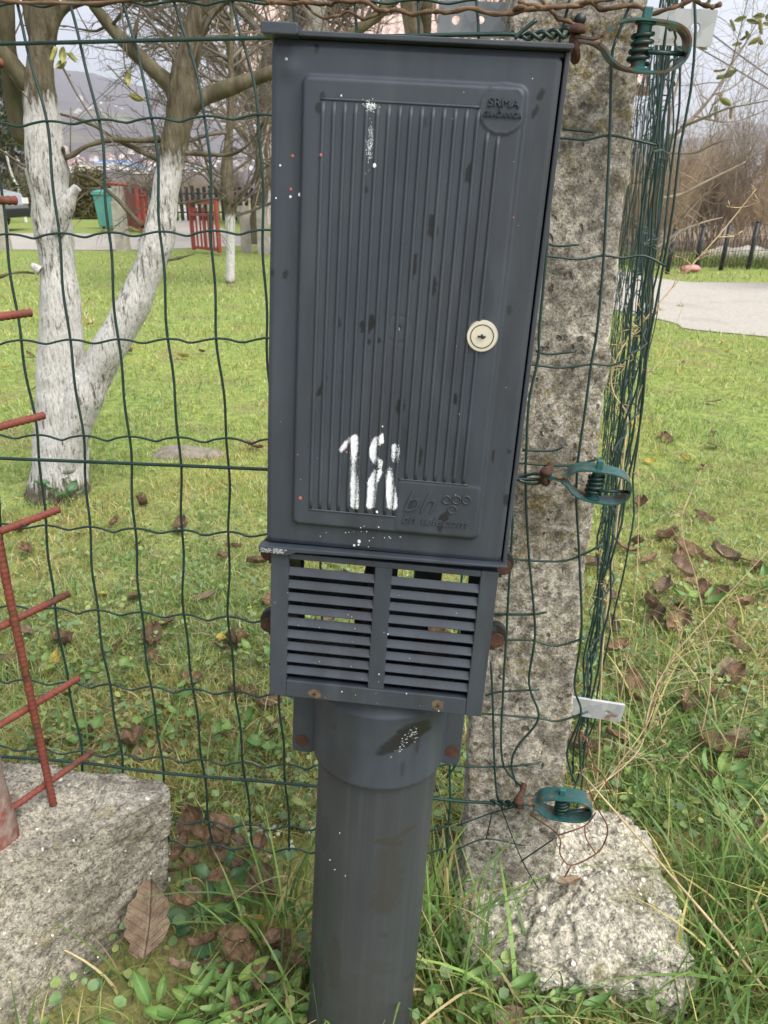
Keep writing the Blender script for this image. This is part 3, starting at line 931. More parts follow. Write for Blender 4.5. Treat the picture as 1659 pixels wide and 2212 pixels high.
paint_patch('paint_overspray', -.040, -.014, .078, .140, .0004, top_streak, MAT['white_paint'], door)

# paint specks
def specks(pts, mat, name, parent, yfun):
    m = MB()
    for (x, z, r) in pts:
        y = yfun(x, z)
        n = 7
        V = [(x, y - .00035, z)] + [(x + r * math.cos(a) * random.uniform(.8, 1.1), y, z + r * math.sin(a) * random.uniform(.8, 1.3)) for a in np.arange(n) * 2 * math.pi / n]
        m.add(V, [(0, 1 + (i + 1) % n, 1 + i) for i in range(n)])
    return m.build(name, mat, parent, local=True)
dy_ = lambda x, z: -.0015 - float(door_h(np.array(x), np.array(z))) - float(rib_h(np.array(x))) - .0001
pts = [cl(*q) + (r,) for q, r in (((649, 421), .0012), ((628, 425), .0009), ((606, 358), .0007), ((597, 428), .0006), ((812, 360), .0013), ((776, 1168), .0014), ((766, 1175), .0011), ((775, 1175), .0008), ((816, 1100), .0010), ((740, 210), .0006), ((880, 1240), .0006))]
for k in range(14):
    x, z = random.uniform(-.085, .080), random.uniform(-.160, .155); pts.append((x, z, random.uniform(.00015, .0003)))
for k in range(18):
    x, z = random.gauss(-.015, .018), random.gauss(-.150, .006); pts.append((x, max(z, -.162), random.uniform(.00025, .0006)))
specks(pts, MAT['white_paint'], 'paint_speck', door, dy_)['kind'] = 'stuff'
pts = [cl(*q) + (r,) for q, r in (((633, 337), .0011), ((697, 337), .0009), ((629, 409), .0009), ((652, 1070), .0013), ((751, 972), .0008), ((647, 977), .0006), ((1108, 470), .0006))]
specks(pts, MAT['red_speck'], 'rust_speck', door, dy_)['kind'] = 'stuff'

# lock: flanged nickel rosette, cylinder, key slot
RY = np.array([[1, 0, 0], [0, 0, 1.0], [0, -1.0, 0]])     # lathe axis -> towards the viewer
lx, lz = .0552, -.0018
lock = MB(); lock.lathe([(.0098, -.002), (.0107, .0002), (.0107, .0010), (.0100, .0024), (.0086, .0032), (.0080, .0020), (.0074, .0010)], 40, (lx, -.0057, lz), RY)
lock = lock.build('lock', MAT['nickel'], cabinet, local=True, angle=35)
m = MB(); m.lathe([(.0068, .0), (.0071, .0022), (.0067, .0028), (.0001, .0029)], 36, (lx, -.0062, lz), RY)
m.build('lock_cylinder', MAT['nickel'], lock, local=True, angle=35)
m = MB(); m.tube([(lx + .00755 * math.cos(a), -.0078, lz + .00755 * math.sin(a)) for a in np.linspace(0, 2 * math.pi, 41)], .00035, 6, cap=False)
m.build('lock_groove_shade', MAT['keyhole'], lock, local=True)  # black ring added to darken the groove, stands in for its shade
m = MB()
m.prism([(-.0030, -.0008), (-.0006, -.0008), (-.0004, -.0016), (.0012, -.0014), (.0024, -.0004), (.0024, .0006), (.0006, .0004), (.0004, .0014), (-.0006, .0016), (-.0010, .0005), (-.0030, .0004)], -.0093, -.0085, c=(lx, 0, lz))
m.build('keyhole', MAT['keyhole'], lock, local=True, smooth=False)
m = MB(); m.lathe([(.0020, 0), (.0018, .0006), (.0009, .0009), (.0001, .0004)], 14, (-.0009, -.0050, -.0013), RY)
m.build('plug', MAT['grey_scuff'], cabinet, local=True)
m = MB(); m.lathe([(.0007, 0), (.0005, .0006), (.0001, .0007)], 8, (cl(828, 917)[0], -.0068, cl(828, 917)[1]), RY)
m.build('pin', MAT['nickel'], cabinet, local=True)
m = MB(); m.lathe([(.0010, 0), (.0009, .0006), (.0002, .0008)], 10, (cl(620, 130)[0], -.0024, cl(620, 130)[1]), RY)
m.build('rivet', MAT['grey_scuff'], cabinet, local=True)

# louvred box below the door
LX, LZ0, LZ1 = .0858, -.2985, -.1725
wx0, wx1, wx2, wx3 = -.0722, -.0065, .0065, .0728
wz0, wz1 = -.2835, -.1775
m = MB()
YF, YB = -.003, .004
m.bx(-LX, wx0, YF, YB, LZ0, LZ1); m.bx(wx3, LX, YF, YB, LZ0, LZ1)
m.bx(wx0, wx3, YF + .0002, YB, LZ0 + .0002, wz0); m.bx(wx0, wx3, YF + .0002, YB, wz1, LZ1 - .0002)
m.bx(wx1, wx2, YF + .0008, YB, wz0, wz1)
lf = bevel(m.build('louvre_frame', MAT['plastic'], cabinet, local=True, smooth=False), .0007)
m = MB()
for (a, c_) in ((-LX + .001, -LX + .0035), (LX - .0035, LX - .001)):
    m.bx(a, c_, YB, .108, LZ0 + .001, LZ1)
m.bx(-LX + .0035, LX - .0035, YB, .108, LZ0 + .001, LZ0 + .004)
m.bx(-LX + .0035, LX - .0035, YB, .108, LZ1 - .003, LZ1)
# back with the long openings that let daylight through
for (z0, z1) in ((LZ0 + .004, -.2905 + .0005), (-.280, -.236), (-.223, LZ1 - .003)):
    m.bx(-LX + .0035, LX - .0035, .105, .108, z0, z1)
for (x0, x1) in ((-LX + .0035, -.080), (-.018, .006), (.022, .046), (.070, LX - .0035)):
    m.bx(x0, x1, .105, .108, -.236, -.223)
for (x0, x1) in ((-LX + .0035, -.078), (-.020, .038), (.068, LX - .0035)):
    m.bx(x0, x1, .105, .108, -.290, -.280)
m.build('louvre_box', MAT['plastic'], cabinet, local=True, smooth=False)
pitch_ = (wz1 - wz0) / 10.0
tilt = rotm(0, rad(-28), 0)
for (x0, x1) in ((wx0, wx1), (wx2, wx3)):
    for k in range(9):
        z = wz1 - .0052 - (k + .55) * (wz1 - wz0 - .0045) / 9.4
        m = MB()
        m.box(((x0 + x1) / 2, .0005, z), (x1 - x0 + .002, .0034, .0068), tilt)
        bevel(m.build('slat', MAT['plastic'], lf, local=True, smooth=False), .0005)
pts = []
for k in range(60):
    x = random.gauss(-.005, .035); z = random.uniform(LZ0, LZ1)
    if abs(x) > LX - .002: continue
    infr = (x < wx0 or x > wx3 or wx1 < x < wx2 or z < wz0 or z > wz1)
    kk = (wz1 - .0052 - z) / ((wz1 - wz0 - .0045) / 9.4) - .55
    if infr or abs(kk - round(kk)) < .18:
        pts.append((x, z, random.choice([.00015, .0002, .0003, .0003, .0006])))
specks(pts, MAT['white_paint'], 'paint_speck', cabinet, lambda x, z: (YF - .0002) if (x < wx0 or x > wx3 or wx1 < x < wx2 or z < wz0 or z > wz1) else -.0022)['kind'] = 'stuff'

def rusty_bolt(x, y, z, r, parent=cabinet, name='bolt'):
    m = MB()
    m.lathe([(r, 0), (r, r * .25), (r * .9, r * .32), (r * .62, r * .34)], 24, (x, y, z), RY)
    o = m.build('washer', MAT['rust'], parent, local=True, angle=40)
    m = MB()
    m.lathe([(r * .60, r * .3), (r * .58, r * .75), (r * .40, r * .95), (r * .05, r * .97)], 6, (x, y, z), RY)
    m.build('bolt_head', MAT['rust'], o, local=True, angle=30)
for (x, z) in ((-.0905, -.1830), (-.0900, -.2465), (.0885, -.1765), (.0900, -.2400)):
    s_ = 1 if x > 0 else -1
    m = MB()
    m.lathe([(.0092, .0), (.0092, .008), (.0084, .009), (.0001, .009)], 28, (x + s_ * .0015, .026, z), RY)
    m.bx(*(sorted((s_ * (LX - .001), x + s_ * .0015))), .0172, .0259, z - .0085, z + .0085)
    m.build('side_lug', MAT['rubber'], cabinet, local=True, angle=40)
    rusty_bolt(x + s_ * .0020, .0168, z, .0062)
for (x, z) in ((-.0487, -.2925), (.0503, -.2912)):
    m = MB()
    m.lathe([(.0034, 0), (.0030, .0014), (.0016, .0019), (.0001, .0018)], 18, (x, YF, z), RY)
    sc_ = m.build('screw', MAT['rust'], cabinet, local=True)
    m = MB(); m.bx(x - .0018, x + .0018, YF - .0022, YF - .0016, z - .0003, z + .0003); m.bx(x - .0003, x + .0003, YF - .0023, YF - .0017, z - .0018, z + .0018)
    m.build('screw_slot', MAT['keyhole'], sc_, local=True, smooth=False)
    m = MB()
    V = [(x, YF - .0001, z)] + [(x + .0058 * math.cos(a) * random.uniform(.7, 1.1), YF - .00012, z - .0005 + .0050 * math.sin(a) * random.uniform(.7, 1.1)) for a in np.arange(12) * math.pi / 6]
    m.add(V, [(0, 1 + (i + 1) % 12, 1 + i) for i in range(12)])
    simple('rust_halo', (.10, .070, .045), .8, var=.4, scale=200)
    m.build('rust_halo', MAT['rust_halo'], cabinet, local=True)

# collar and pipe
PAX, PAY = .0020, .0655
def shell(name, r0, r1, z0, z1, mat, parent, ntheta=120, nz=90, extra=()):
    th = np.linspace(0, 2 * math.pi, ntheta + 1); zsn = np.linspace(z0, z1, nz)
    TH, ZZ = np.meshgrid(th, zsn)
    RR = r0 + (r1 - r0) * (ZZ - z0) / (z1 - z0)
    for f in extra: RR = f(TH, ZZ, RR)
    m = MB(); m.grid(PAX + RR * np.sin(TH), PAY - RR * np.cos(TH), ZZ)
    return m.build(name, mat, parent, local=True)
def chamfer(TH, ZZ, RR):
    RR = RR - .0045 * np.clip((ZZ + .3165) / .007, 0, 1)
    return RR - .0012 * np.clip((-.3860 - ZZ) / .002, 0, 1)
collar = shell('collar', .0605, .0605, -.3885, -.2995, MAT['plastic'], cabinet, extra=(chamfer,))
stain_attr(collar, [(880, 1590, 45, 22, -35, .9), (845, 1612, 40, 14, -25, .8), (915, 1570, 18, 16, -30, .9), (902, 1600, 6, 26, 5, .6), (868, 1655, 3, 22, 0, .5), (721, 1570, 4, 6, 0, .8), (740, 1640, 60, 40, 0, .15)])
m = MB()
th = np.linspace(0, 2 * math.pi, 61)
for (ra, rb_, z) in ((.0595, .0552, -.3885),):
    X = np.array([PAX + r * np.sin(th) for r in (ra, rb_)]); Y = np.array([PAY - r * np.cos(th) for r in (ra, rb_)])
    m.grid(X, Y, np.full(X.shape, z))
m.build('collar_rim', MAT['plastic'], collar, local=True)
# scraped streaks on the collar
def cyl_y(x, r): return PAY - math.sqrt(max(r * r - (x - PAX) ** 2, 1e-9))
m = MB()
for k in range(60):
    t = random.random()
    px_, py_ = 850 + 50 * t + random.gauss(0, 5), 1622 - 52 * t + random.gauss(0, 5)
    if random.random() < .3: px_, py_ = 893 + random.gauss(0, 4), 1590 + random.gauss(0, 9)
    x, z = cl(px_, py_, .013)
    y = cyl_y(x, .0605) - .0004
    s_ = random.uniform(.0002, .0010)
    m.box((x, y, z), (s_ * 1.8, .0003, s_ * .8), rotm(0, 0, rad(-35)))
m.build('scrape', MAT['grey_scuff'], cabinet, local=True, smooth=False)['kind'] = 'stuff'
pipe = shell('pipe', .0550, .0550, -.885, -.3800, MAT['pipe'], cabinet, nz=200)
stain_attr(pipe, [(840, 1820, 40, 9, 5, .95), (865, 1805, 40, 6, -35, .8), (838, 1900, 34, 75, 0, .55), (828, 1950, 30, 28, 0, .7), (850, 1870, 14, 60, 0, .5), (820, 2090, 40, 16, 10, .35), (722, 2080, 16, 70, 0, .6), (830, 2020, 10, 5, 30, .8), (882, 2110, 12, 6, -40, .8), (690, 2120, 14, 60, 0, .5), (770, 2140, 60, 40, 0, .3), (800, 2190, 80, 30, 0, .35), (700, 1800, 14, 40, 0, .35)])
m = MB()
for (q, a) in (((735, 1794), 0), ((712, 1862), 80), ((724, 1876), 60), ((748, 1880), 5)):
    x, z = cl(*q, .02); y = cyl_y(x, .0552) - .0002
    m.box((x, y, z), (.0005, .0003, .0016), rotm(0, 0, rad(a)))
m.build('paint_speck', MAT['white_paint'], cabinet, local=True, smooth=False)['kind'] = 'stuff'
for s_, ex, ez0, ez1, bz in ((-1, -.0770, -.392, -.299, -.3835), (1, .0770, -.388, -.299, -.3775)):
    m = MB()
    x0, x1 = (ex, -.0560) if s_ < 0 else (.0590, ex)
    m.prism(rrect(x0, x1, ez0 - .004, ez1, .005, 4), .056, .062)
    bevel(m.build('collar_ear', MAT['plastic'], cabinet, local=True, smooth=False), .0008)
    rusty_bolt((x0 + x1) / 2 + s_ * .0015, .0555, bz, .0062)
# open top of the pipe under the louvred box holds the cable
m = MB()
m.tube(spline([(-.01, PAY + .01, -.60), (-.012, PAY + .012, -.34), (-.02, PAY + .02, -.27), (-.01, PAY + .03, -.20), (-.01, PAY + .03, -.175)], 6), .009, 10)
m.build('cable', MAT['rubber'], cabinet, local=True)
# ------------------------------------------------------------------ rough concrete things
def roughen(o, lumps, stones=None, seed=1.0, keep=None):
    me = o.data; n = len(me.vertices)
    co = np.zeros(n * 3, dtype=np.float32); me.vertices.foreach_get('co', co); co = co.reshape(-1, 3).astype(float)
    no = np.zeros(n * 3, dtype=np.float32); me.vertex_normals.foreach_get('vector', no); no = no.reshape(-1, 3).astype(float)
    d = np.zeros(n)
    for (sc, amp, octv) in lumps:
        d += amp * vnoise(co, sc, octv, seed)
    if stones:
        sc, amp = stones
        d += amp * np.array([.5 - mnoise.voronoi(Vector(p) * sc)[0][0] for p in co.tolist()])
    if keep is not None: d *= keep(co)
    me.vertices.foreach_set('co', (co + no * d[:, None]).astype(np.float32).ravel()); me.update()
    return o

def resample(poly, n):
    P = np.asarray(poly + [poly[0]], float)
    s = np.concatenate([[0], np.cumsum(np.linalg.norm(np.diff(P, axis=0), axis=1))])
    t = np.linspace(0, s[-1], n, endpoint=False)
    return np.stack([np.interp(t, s, P[:, i]) for i in range(P.shape[1])], -1)

def block_mesh(foot, top, z0, ztop, n=220, layers=44, caps=30, foot_bottom=None):
    """a lump from a footprint: sides in layers, then the top in shrinking rings"""
    A = resample(foot_bottom or foot, n); B = resample(foot, n); c = B.mean(0) if top is None else np.asarray(top)
    rows = []
    for i in range(layers):
        t = i / (layers - 1); P = A * (1 - t) + B * t
        rows.append(np.column_stack([P, z0 + (ztop(P[:, 0], P[:, 1]) - z0) * t]))
    for i in range(1, caps):
        t = (i / caps) ** .9; P = B * (1 - t) + c * t
        rows.append(np.column_stack([P, ztop(P[:, 0], P[:, 1])]))
    V = np.concatenate(rows); R_n = len(rows)
    F_ = [(i*n+j, i*n+(j+1) % n, (i+1)*n+(j+1) % n, (i+1)*n+j) for i in range(R_n - 1) for j in range(n)]
    F_.append(tuple((R_n - 1) * n + j for j in range(n)))
    return V, F_

# fence plane (yawed a little, leaning back a little)
def fy(x, z): return .775 + (z - .51) * .07 - .115 * (x + .2)
FN = np.array([.115, 1.0, -.07]); FN /= np.linalg.norm(FN)
FP0 = np.array([-.2, .775, .51])
def fp(px, py, off=0.0):
    """pixel -> point on the fence plane, off metres behind it"""
    return on_plane(px, py, FP0 + FN * off, FN)

# ---- concrete fence post
ptl, ptr, pbl, pbr = fp(1101, 0, .010), fp(1395, 0, .010), fp(1000, 1861, .010), fp(1203, 1861, .010)
ax_c = lambda z: np.array([np.interp(z, [pbl[2], ptl[2]], [(pbl[0]+pbr[0])/2, (ptl[0]+ptr[0])/2]) if pbl[2] <= z <= ptl[2] else (pbl[0]+pbr[0])/2 + ((ptl[0]+ptr[0]) - (pbl[0]+pbr[0]))/2 * (z - pbl[2])/(ptl[2]-pbl[2])])[0]
PW = .5 * (np.linalg.norm(ptr - ptl) + np.linalg.norm(pbr - pbl))
post = thing('concrete_post', 'square weathered concrete fence post with pits and ochre lichen', 'post', (ax_c(0), .79, 0))
PH0, PH1 = -.05, 1.52
foot = [(-PW/2, 0), (-PW/2, .11), (PW/2, .11), (PW/2, 0)]
n_, L_ = 110, 300
base_ring = resample([(-PW/2 + .004, 0), (PW/2 - .004, 0), (PW/2, .004), (PW/2, .106), (PW/2 - .004, .11), (-PW/2 + .004, .11), (-PW/2, .106), (-PW/2, .004)], n_)
V = []
cyaw, syaw = math.cos(rad(-6.56)), math.sin(rad(-6.56))
for i in range(L_):
    z = PH0 + (PH1 - PH0) * i / (L_ - 1)
    xc = ax_c(z); yc = fy(xc, z) + .010
    X_ = xc + base_ring[:, 0] * cyaw - base_ring[:, 1] * syaw; Y_ = yc + base_ring[:, 0] * syaw + base_ring[:, 1] * cyaw
    V.append(np.column_stack([X_, Y_, np.full(n_, z)]))
m = MB(); m.add(np.concatenate(V), [(i*n_+j, i*n_+(j+1) % n_, (i+1)*n_+(j+1) % n_, (i+1)*n_+j) for i in range(L_-1) for j in range(n_)] + [tuple((L_-1)*n_+j for j in range(n_))])
shaft = m.build('shaft', MAT['post'], post)
roughen(shaft, [(18, .0035, 3), (70, .0020, 3), (260, .0010, 2)], seed=2.0)
# bolt sleeve near the top and rust weep
q = fp(*c3(460, 125), .010)
m = MB(); MF = rotm(rad(-6.56), rad(4), 0)
m.lathe([(.0048, -.004), (.0050, .0008), (.0038, .0010), (.0030, -.0035)], 20, q, MF @ RY)
m.build('bolt_sleeve', MAT['dark_metal'], post)

# ---- flat bars bolted across the back of the post
def flat_bar(name, label, L, Hh, T_, holes, loc, M, mat='galvanised', bend=0.0):
    cu = bpy.data.curves.new(name, 'CURVE'); cu.dimensions = '2D'; cu.fill_mode = 'BOTH'; cu.extrude = T_ / 2
    def poly(pts):
        s = cu.splines.new('POLY'); s.points.add(len(pts) - 1)
        for p_, (x, z) in zip(s.points, pts): p_.co = (x, z, 0, 1)
        s.use_cyclic_u = True
    poly(rrect(-L/2, L/2, -Hh/2, Hh/2, .0015, 2))
    for (hx, hz, hr) in holes:
        poly([(hx + hr * math.cos(a), hz + hr * math.sin(a)) for a in np.arange(16) * math.pi / 8])
    to = bpy.data.objects.new(name, cu); col.objects.link(to)
    me = bpy.data.meshes.new_from_object(to.evaluated_get(bpy.context.evaluated_depsgraph_get()))
    bpy.data.objects.remove(to)
    me.materials.clear()
    o = mesh_obj(name, me, MAT[mat])
    mm = np.eye(4); mm[:3, :3] = np.asarray(M) @ RY.T @ np.diag([1, 1, 1]); mm[:3, 3] = loc
    # curve lies in xy with thickness in z: turn it upright
    mm[:3, :3] = np.asarray(M) @ np.array([[1, 0, 0], [0, 0, -1.0], [0, 1.0, 0]])
    o.matrix_world = Matrix(mm.tolist())
    return tag(o, label, 'metal bar')
bl = fp(946, 40, .128); br = fp(1543, 62, .128)
Lb = np.linalg.norm(br - bl); mid = (bl + br) / 2
ang = math.asin((br[2] - bl[2]) / Lb)
def bx_(px, py):
    q = fp(px, py, .128); return np.linalg.norm(q - bl) - Lb / 2
flat_bar('flat_bar', 'galvanised flat bar with bolt holes across the top of the concrete post', Lb, .031, .004,
         [(bx_(*c2(1015, 100)), -.001, .0042), (bx_(*c2(1140, 100)), 0, .0036), (bx_(*c3(1040, 178)), 0, .0040), (bx_(*c3(1195, 180)), 0, .0046)], mid, rotm(rad(-6.56), rad(4), -ang))
bl = fp(*d3(420, 615), .125); br = fp(*d3(884, 690), .125); Lb = np.linalg.norm(br - bl); mid = (bl + br) / 2
flat_bar('flat_bar', 'short galvanised flat bar sticking out low beside the concrete post', Lb, .028, .004,
         [(Lb/2 - .020, 0, .0034)], mid, rotm(rad(-6.56), rad(4), -math.asin((br[2] - bl[2]) / Lb)))

# ---- footing at the foot of the post
def boulder(c, e, p_=3.2, nu=300, nv=170):
    U_, V_ = np.meshgrid(np.linspace(0, 2*math.pi, nu, endpoint=False), np.linspace(-.35*math.pi, .5*math.pi, nv))
    d = np.stack([np.cos(V_)*np.cos(U_), np.cos(V_)*np.sin(U_), np.sin(V_)], -1)
    r = (np.sum(np.abs(d) ** p_, -1)) ** (-1 / p_)
    P = d * r[..., None] * np.asarray(e) + np.asarray(c)
    P = P.reshape(-1, 3)
    F_ = [(i*nu+j, i*nu+(j+1) % nu, (i+1)*nu+(j+1) % nu, (i+1)*nu+j) for i in range(nv-1) for j in range(nu)]
    return P, F_
V, F_ = boulder((.228, .718, .002), (.138, .114, .078), 4.6)
# outline: right shoulder drops forward, left end low
t_ = np.clip((V[:, 0] - .12) / .2, 0, 1)
V[:, 1] -= .020 * t_ * np.clip(.74 - V[:, 1], -.02, .2) / .13
V[:, 2] *= np.where(V[:, 2] > 0, .55 + .50 * np.clip((V[:, 0] - .12) / .10, 0, 1), 1)
m = MB(); m.add(V, F_)
fo = m.build('concrete_footing', MAT['footing'])
roughen(fo, [(9, .016, 3), (28, .009, 4), (85, .0055, 3), (260, .0020, 2)], (70, .0040), seed=4.0)
tag(fo, 'pale lump of rough gravelly concrete round the foot of the fence post', 'footing')
# bigger gravel showing in it
def pebbles(host, n, rmin, rmax, seed, sel):
    r_ = np.random.default_rng(seed)
    me = host.data; k = len(me.vertices)
    co = np.zeros(k * 3, dtype=np.float32); me.vertices.foreach_get('co', co); co = co.reshape(-1, 3).astype(float)
    no = np.zeros(k * 3, dtype=np.float32); me.vertex_normals.foreach_get('vector', no); no = no.reshape(-1, 3).astype(float)
    ok = np.where(sel(co, no))[0]
    pick = r_.choice(ok, min(n, len(ok)), replace=False)
    ico = np.array([[0,0,1],[.894,0,.447],[.276,.851,.447],[-.724,.526,.447],[-.724,-.526,.447],[.276,-.851,.447],[.724,.526,-.447],[-.276,.851,-.447],[-.894,0,-.447],[-.276,-.851,-.447],[.724,-.526,-.447],[0,0,-1]])
    fc = [(0,1,2),(0,2,3),(0,3,4),(0,4,5),(0,5,1),(1,6,2),(2,7,3),(3,8,4),(4,9,5),(5,10,1),(2,6,7),(3,7,8),(4,8,9),(5,9,10),(1,10,6),(6,11,7),(7,11,8),(8,11,9),(9,11,10),(10,11,6)]
    m = MB()
    for i in pick:
        s_ = r_.uniform(rmin, rmax) * np.array([1, r_.uniform(.6, 1), r_.uniform(.5, .8)])
        Q, _ = np.linalg.qr(r_.normal(size=(3, 3)))
        m.add((ico * r_.uniform(.8, 1.15, (12, 1)) * s_) @ Q.T + co[i] + no[i] * rmin * .15, fc)
    o = m.build('gravel', MAT['pebble'], host, smooth=False)
    o['kind'] = 'stuff'
    return o
pebbles(fo, 130, .0012, .0050, 3, lambda c, n: (c[:, 2] > .0) & (n[:, 1] < .6))

# ---- gate block on the left
zt = lambda x, y: .196 + .008 * np.sin(9 * x + 1) - .05 * np.clip(.70 - y, 0, 1)
A2 = lambda px, py, z: tuple(at_z(px, py, z)[:2])
foot = [A2(366, 1704, .198), A2(349, 1674, .198), A2(159, 1650, .198), A2(20, 1640, .198), (-.92, .80), (-.92, .30), (-.60, .41), (-.485, .525), A2(0, 1868, .19), A2(180, 1790, .195)]
bott = [(-.285, .735), (-.290, .765), A2(159, 1650, .198), A2(20, 1640, .198), (-.92, .80), (-.92, .26), (-.56, .37), (-.43, .50), (-.385, .585), (-.325, .675)]
V, F_ = block_mesh([list(q) for q in foot], (-.58, .66), -.03, zt, n=420, layers=70, caps=60, foot_bottom=[list(q) for q in bott])
m = MB(); m.add(V, F_)
blk = m.build('concrete_block', MAT['block'])
roughen(blk, [(6, .007, 2), (24, .005, 3), (80, .0035, 3), (280, .0016, 2)], (140, .0012), seed=6.0)
tag(blk, 'rough grey concrete block carrying the rusty red gate post', 'concrete block')
pebbles(blk, 150, .0010, .0036, 5, lambda c, n: (c[:, 0] > -.62) & (c[:, 2] > .0))

# ---- red gate post and red reinforcing-bar panel
gp = at_z(-20, 1812, .190)
gpost = thing('gate_post', 'round gate post with flaking red paint standing on the concrete block', 'post', (gp[0], gp[1], .165))
m = MB(); zs_ = np.linspace(.165, 1.35, 60)
m.tube([(gp[0] + .004 * math.sin(z * 3), gp[1], z) for z in zs_], .0265 + .0012 * np.sin(zs_ * 40), 28)
m.build('pipe', MAT['flaking_red'], gpost)
m = MB(); m.lathe([(.028, 0), (.027, .008), (.012, .016), (.001, .018)], 24, (gp[0] + .004 * math.sin(4.05), gp[1], 1.35)); m.build('cap', MAT['flaking_red'], gpost)

RP0 = np.array([-.392, .710, .2]); RD = np.array([.5145, .8575, 0]); RN = np.array([.8575, -.5145, 0])
def rp(px, py): return on_plane(px, py, RP0, RN)
panel = thing('rebar_panel', 'red painted welded grille of ribbed steel bars beside the concrete block', 'metal grille', (RP0[0], RP0[1], .18))
def rebar(A, B, r, name):
    A, B = np.asarray(A), np.asarray(B); L = np.linalg.norm(B - A); n = int(L / .0021)
    t = np.linspace(0, 1, n)[:, None]
    P = A * (1 - t) + B * t
    rr_ = r * (1 + .17 * (np.arange(n) % 3 == 0) - .05)
    m = MB(); m.tube(P, rr_, 9); return m.build(name, MAT['rebar'], panel)
vb = rp(115, 1737); vt = np.array([vb[0], vb[1], 1.25])
rebar(vb, vt, .0043, 'vertical_bar')
for k in (1, 2, 3):
    q = vb - RD * .155 * k
    rebar((q[0], q[1], vb[2] + .006 * k), (q[0], q[1], 1.25), .0043, 'vertical_bar')
ends = [(15, 135), (45, 433), (77, 677), (105, 900), (137, 1104), (158, 1287), (179, 1470), (209, 1630)]
off = RN * -.0085
for (ex, ey) in ends:
    B = rp(ex, ey) + off
    A = B - RD * .62
    A[2] += .004
    rebar(A, B, .0040, 'horizontal_bar')

# ---- front wire mesh fence
fence = thing('wire_mesh_fence', 'green plastic coated wire mesh fence stretched behind the telecom cabinet', 'fence', (-.3, .78, .05))
ROWY = [4, 258, 502, 734, 945, 1142, 1322, 1482, 1634, 1775, 1828]
COLS = {
 -2: [None, None, None, -175, -125, -95, -62, -35, -5, 5, 12],
 -1: [-190, -128, -98, -62, -20, 2, 27, 56, 85, 92, 100],
 0: [-78, -14, 13, 45, 80, 99, 119, 147, 176, 182, 190],
 1: [35, 99, 126, 150, 179, 193, 210, 236, 262, 268, 276],
 2: [149, 213, 235, 255, 279, 291, 305, 326, 349, 356, 364],
 3: [265, 329, 347, 364, 386, 394, 398, 418, 437, 452, 458],
 4: [378, 444, 457, 469, 491, 495, 494, 509, 526, 542, 546],
 5: [504, 558, 568, 577, 588, 593, 596, 603, 615, 624, 627],
 6: [632, 674, 680, 688, 694, 694, 695, 698, 703, 710, 712],
 7: [764, 795, 797, 798, 800, 798, 795, 793, 792, 795, 796],
 8: [900, 915, 912, 908, 905, 898, 893, 888, 882, 880, 880],
 9: [1028, 1040, 1030, 1018, 1008, 998, 990, 980, 972, 968, 966]}
def wire(P, r, name, mat='fence_green', parent=fence, n=6):
    m = MB(); m.tube(P, r, n); return m.build(name, MAT[mat], parent)
rowdip = {}
def row_y(k, x):
    L = [(0, 8, 0), (1, 266, 247), (2, 507, 497), (3, 736, 731), (4, 939, 949), (5, 1132, 1153), (6, 1308, 1338), (7, 1466, 1499), (8, 1612, 1652), (9, 1742, 1786), (10, 1790, 1834)][k]
    return L[1] + (L[2] - L[1]) * x / 590.0
for c_, xs_ in COLS.items():
    P = []
    first = [k for k in range(11) if xs_[k] is not None][0]
    for k in range(first, 11):
        x = xs_[k]
        P.append(fp(x, row_y(k, min(x, 590)) + (0 if x < 590 else min(1, (x - 590) / 500) * (50 if k else 0)), 0))
    top = P[0] + (P[0] - P[1]) * .5; top[2] = max(top[2], 1.24)
    top = P[0] + (P[0] - P[1]) / max(P[0][2] - P[1][2], .02) * (1.24 - P[0][2])
    S_ = spline([top] + P, 10)
    # small kinks where the cross wires are knotted on
    S_[:, 0] += .0011 * np.sin(S_[:, 2] * 62 + c_)
    wire(S_, .00140, 'vertical_wire')
POSTROW = {1: [c3(345, 880), c3(490, 892), c3(650, 862), c3(800, 892), c3(950, 926)],
 2: [c3(265, 1635), c3(450, 1655), c3(610, 1630), c3(730, 1646), c3(870, 1632), c3(1010, 1700)],
 3: [c6(300, 350), c6(460, 366), c6(640, 345), c6(750, 352), c6(850, 310)],
 4: [c6(220, 920), c6(400, 932), c6(545, 930), c6(700, 885)],
 5: [c6(150, 1475), c6(430, 1492), c6(560, 1462), c6(700, 1390)],
 6: [d3(210, 297), d3(400, 300), d3(530, 330), d3(700, 280)],
 7: [d3(190, 695), d3(440, 716), d3(540, 731), d3(700, 680)],
 8: [d3(0, 970), d3(240, 976), d3(440, 955)]}
for k in range(11):
    P = []
    cs = sorted(COLS)
    for a, c_ in enumerate(cs):
        if COLS[c_][k] is None: continue
        x = COLS[c_][k]
        ybase = lambda x: row_y(k, min(x, 590)) + (0 if x < 590 else min(1, (x - 590) / 500) * (50 if k not in (0, 8, 9, 10) else 0))
        P.append(fp(x, ybase(x) - 1, -.0016))
        if a + 1 < len(cs) and COLS[cs[a+1]][k] is not None:
            x2 = COLS[cs[a+1]][k]
            for t, d in ((.22, 1.0), (.40, 6.5), (.55, 8.5), (.72, 3.5), (.88, .2)):
                xx = x + (x2 - x) * t
                P.append(fp(xx, ybase(xx) + d * random.uniform(.8, 1.15), -.0016))
    if k in POSTROW:
        P += [fp(x, y, -.0016) for x, y in POSTROW[k]]
    wire(spline(P, 3), .00122, 'horizontal_wire')
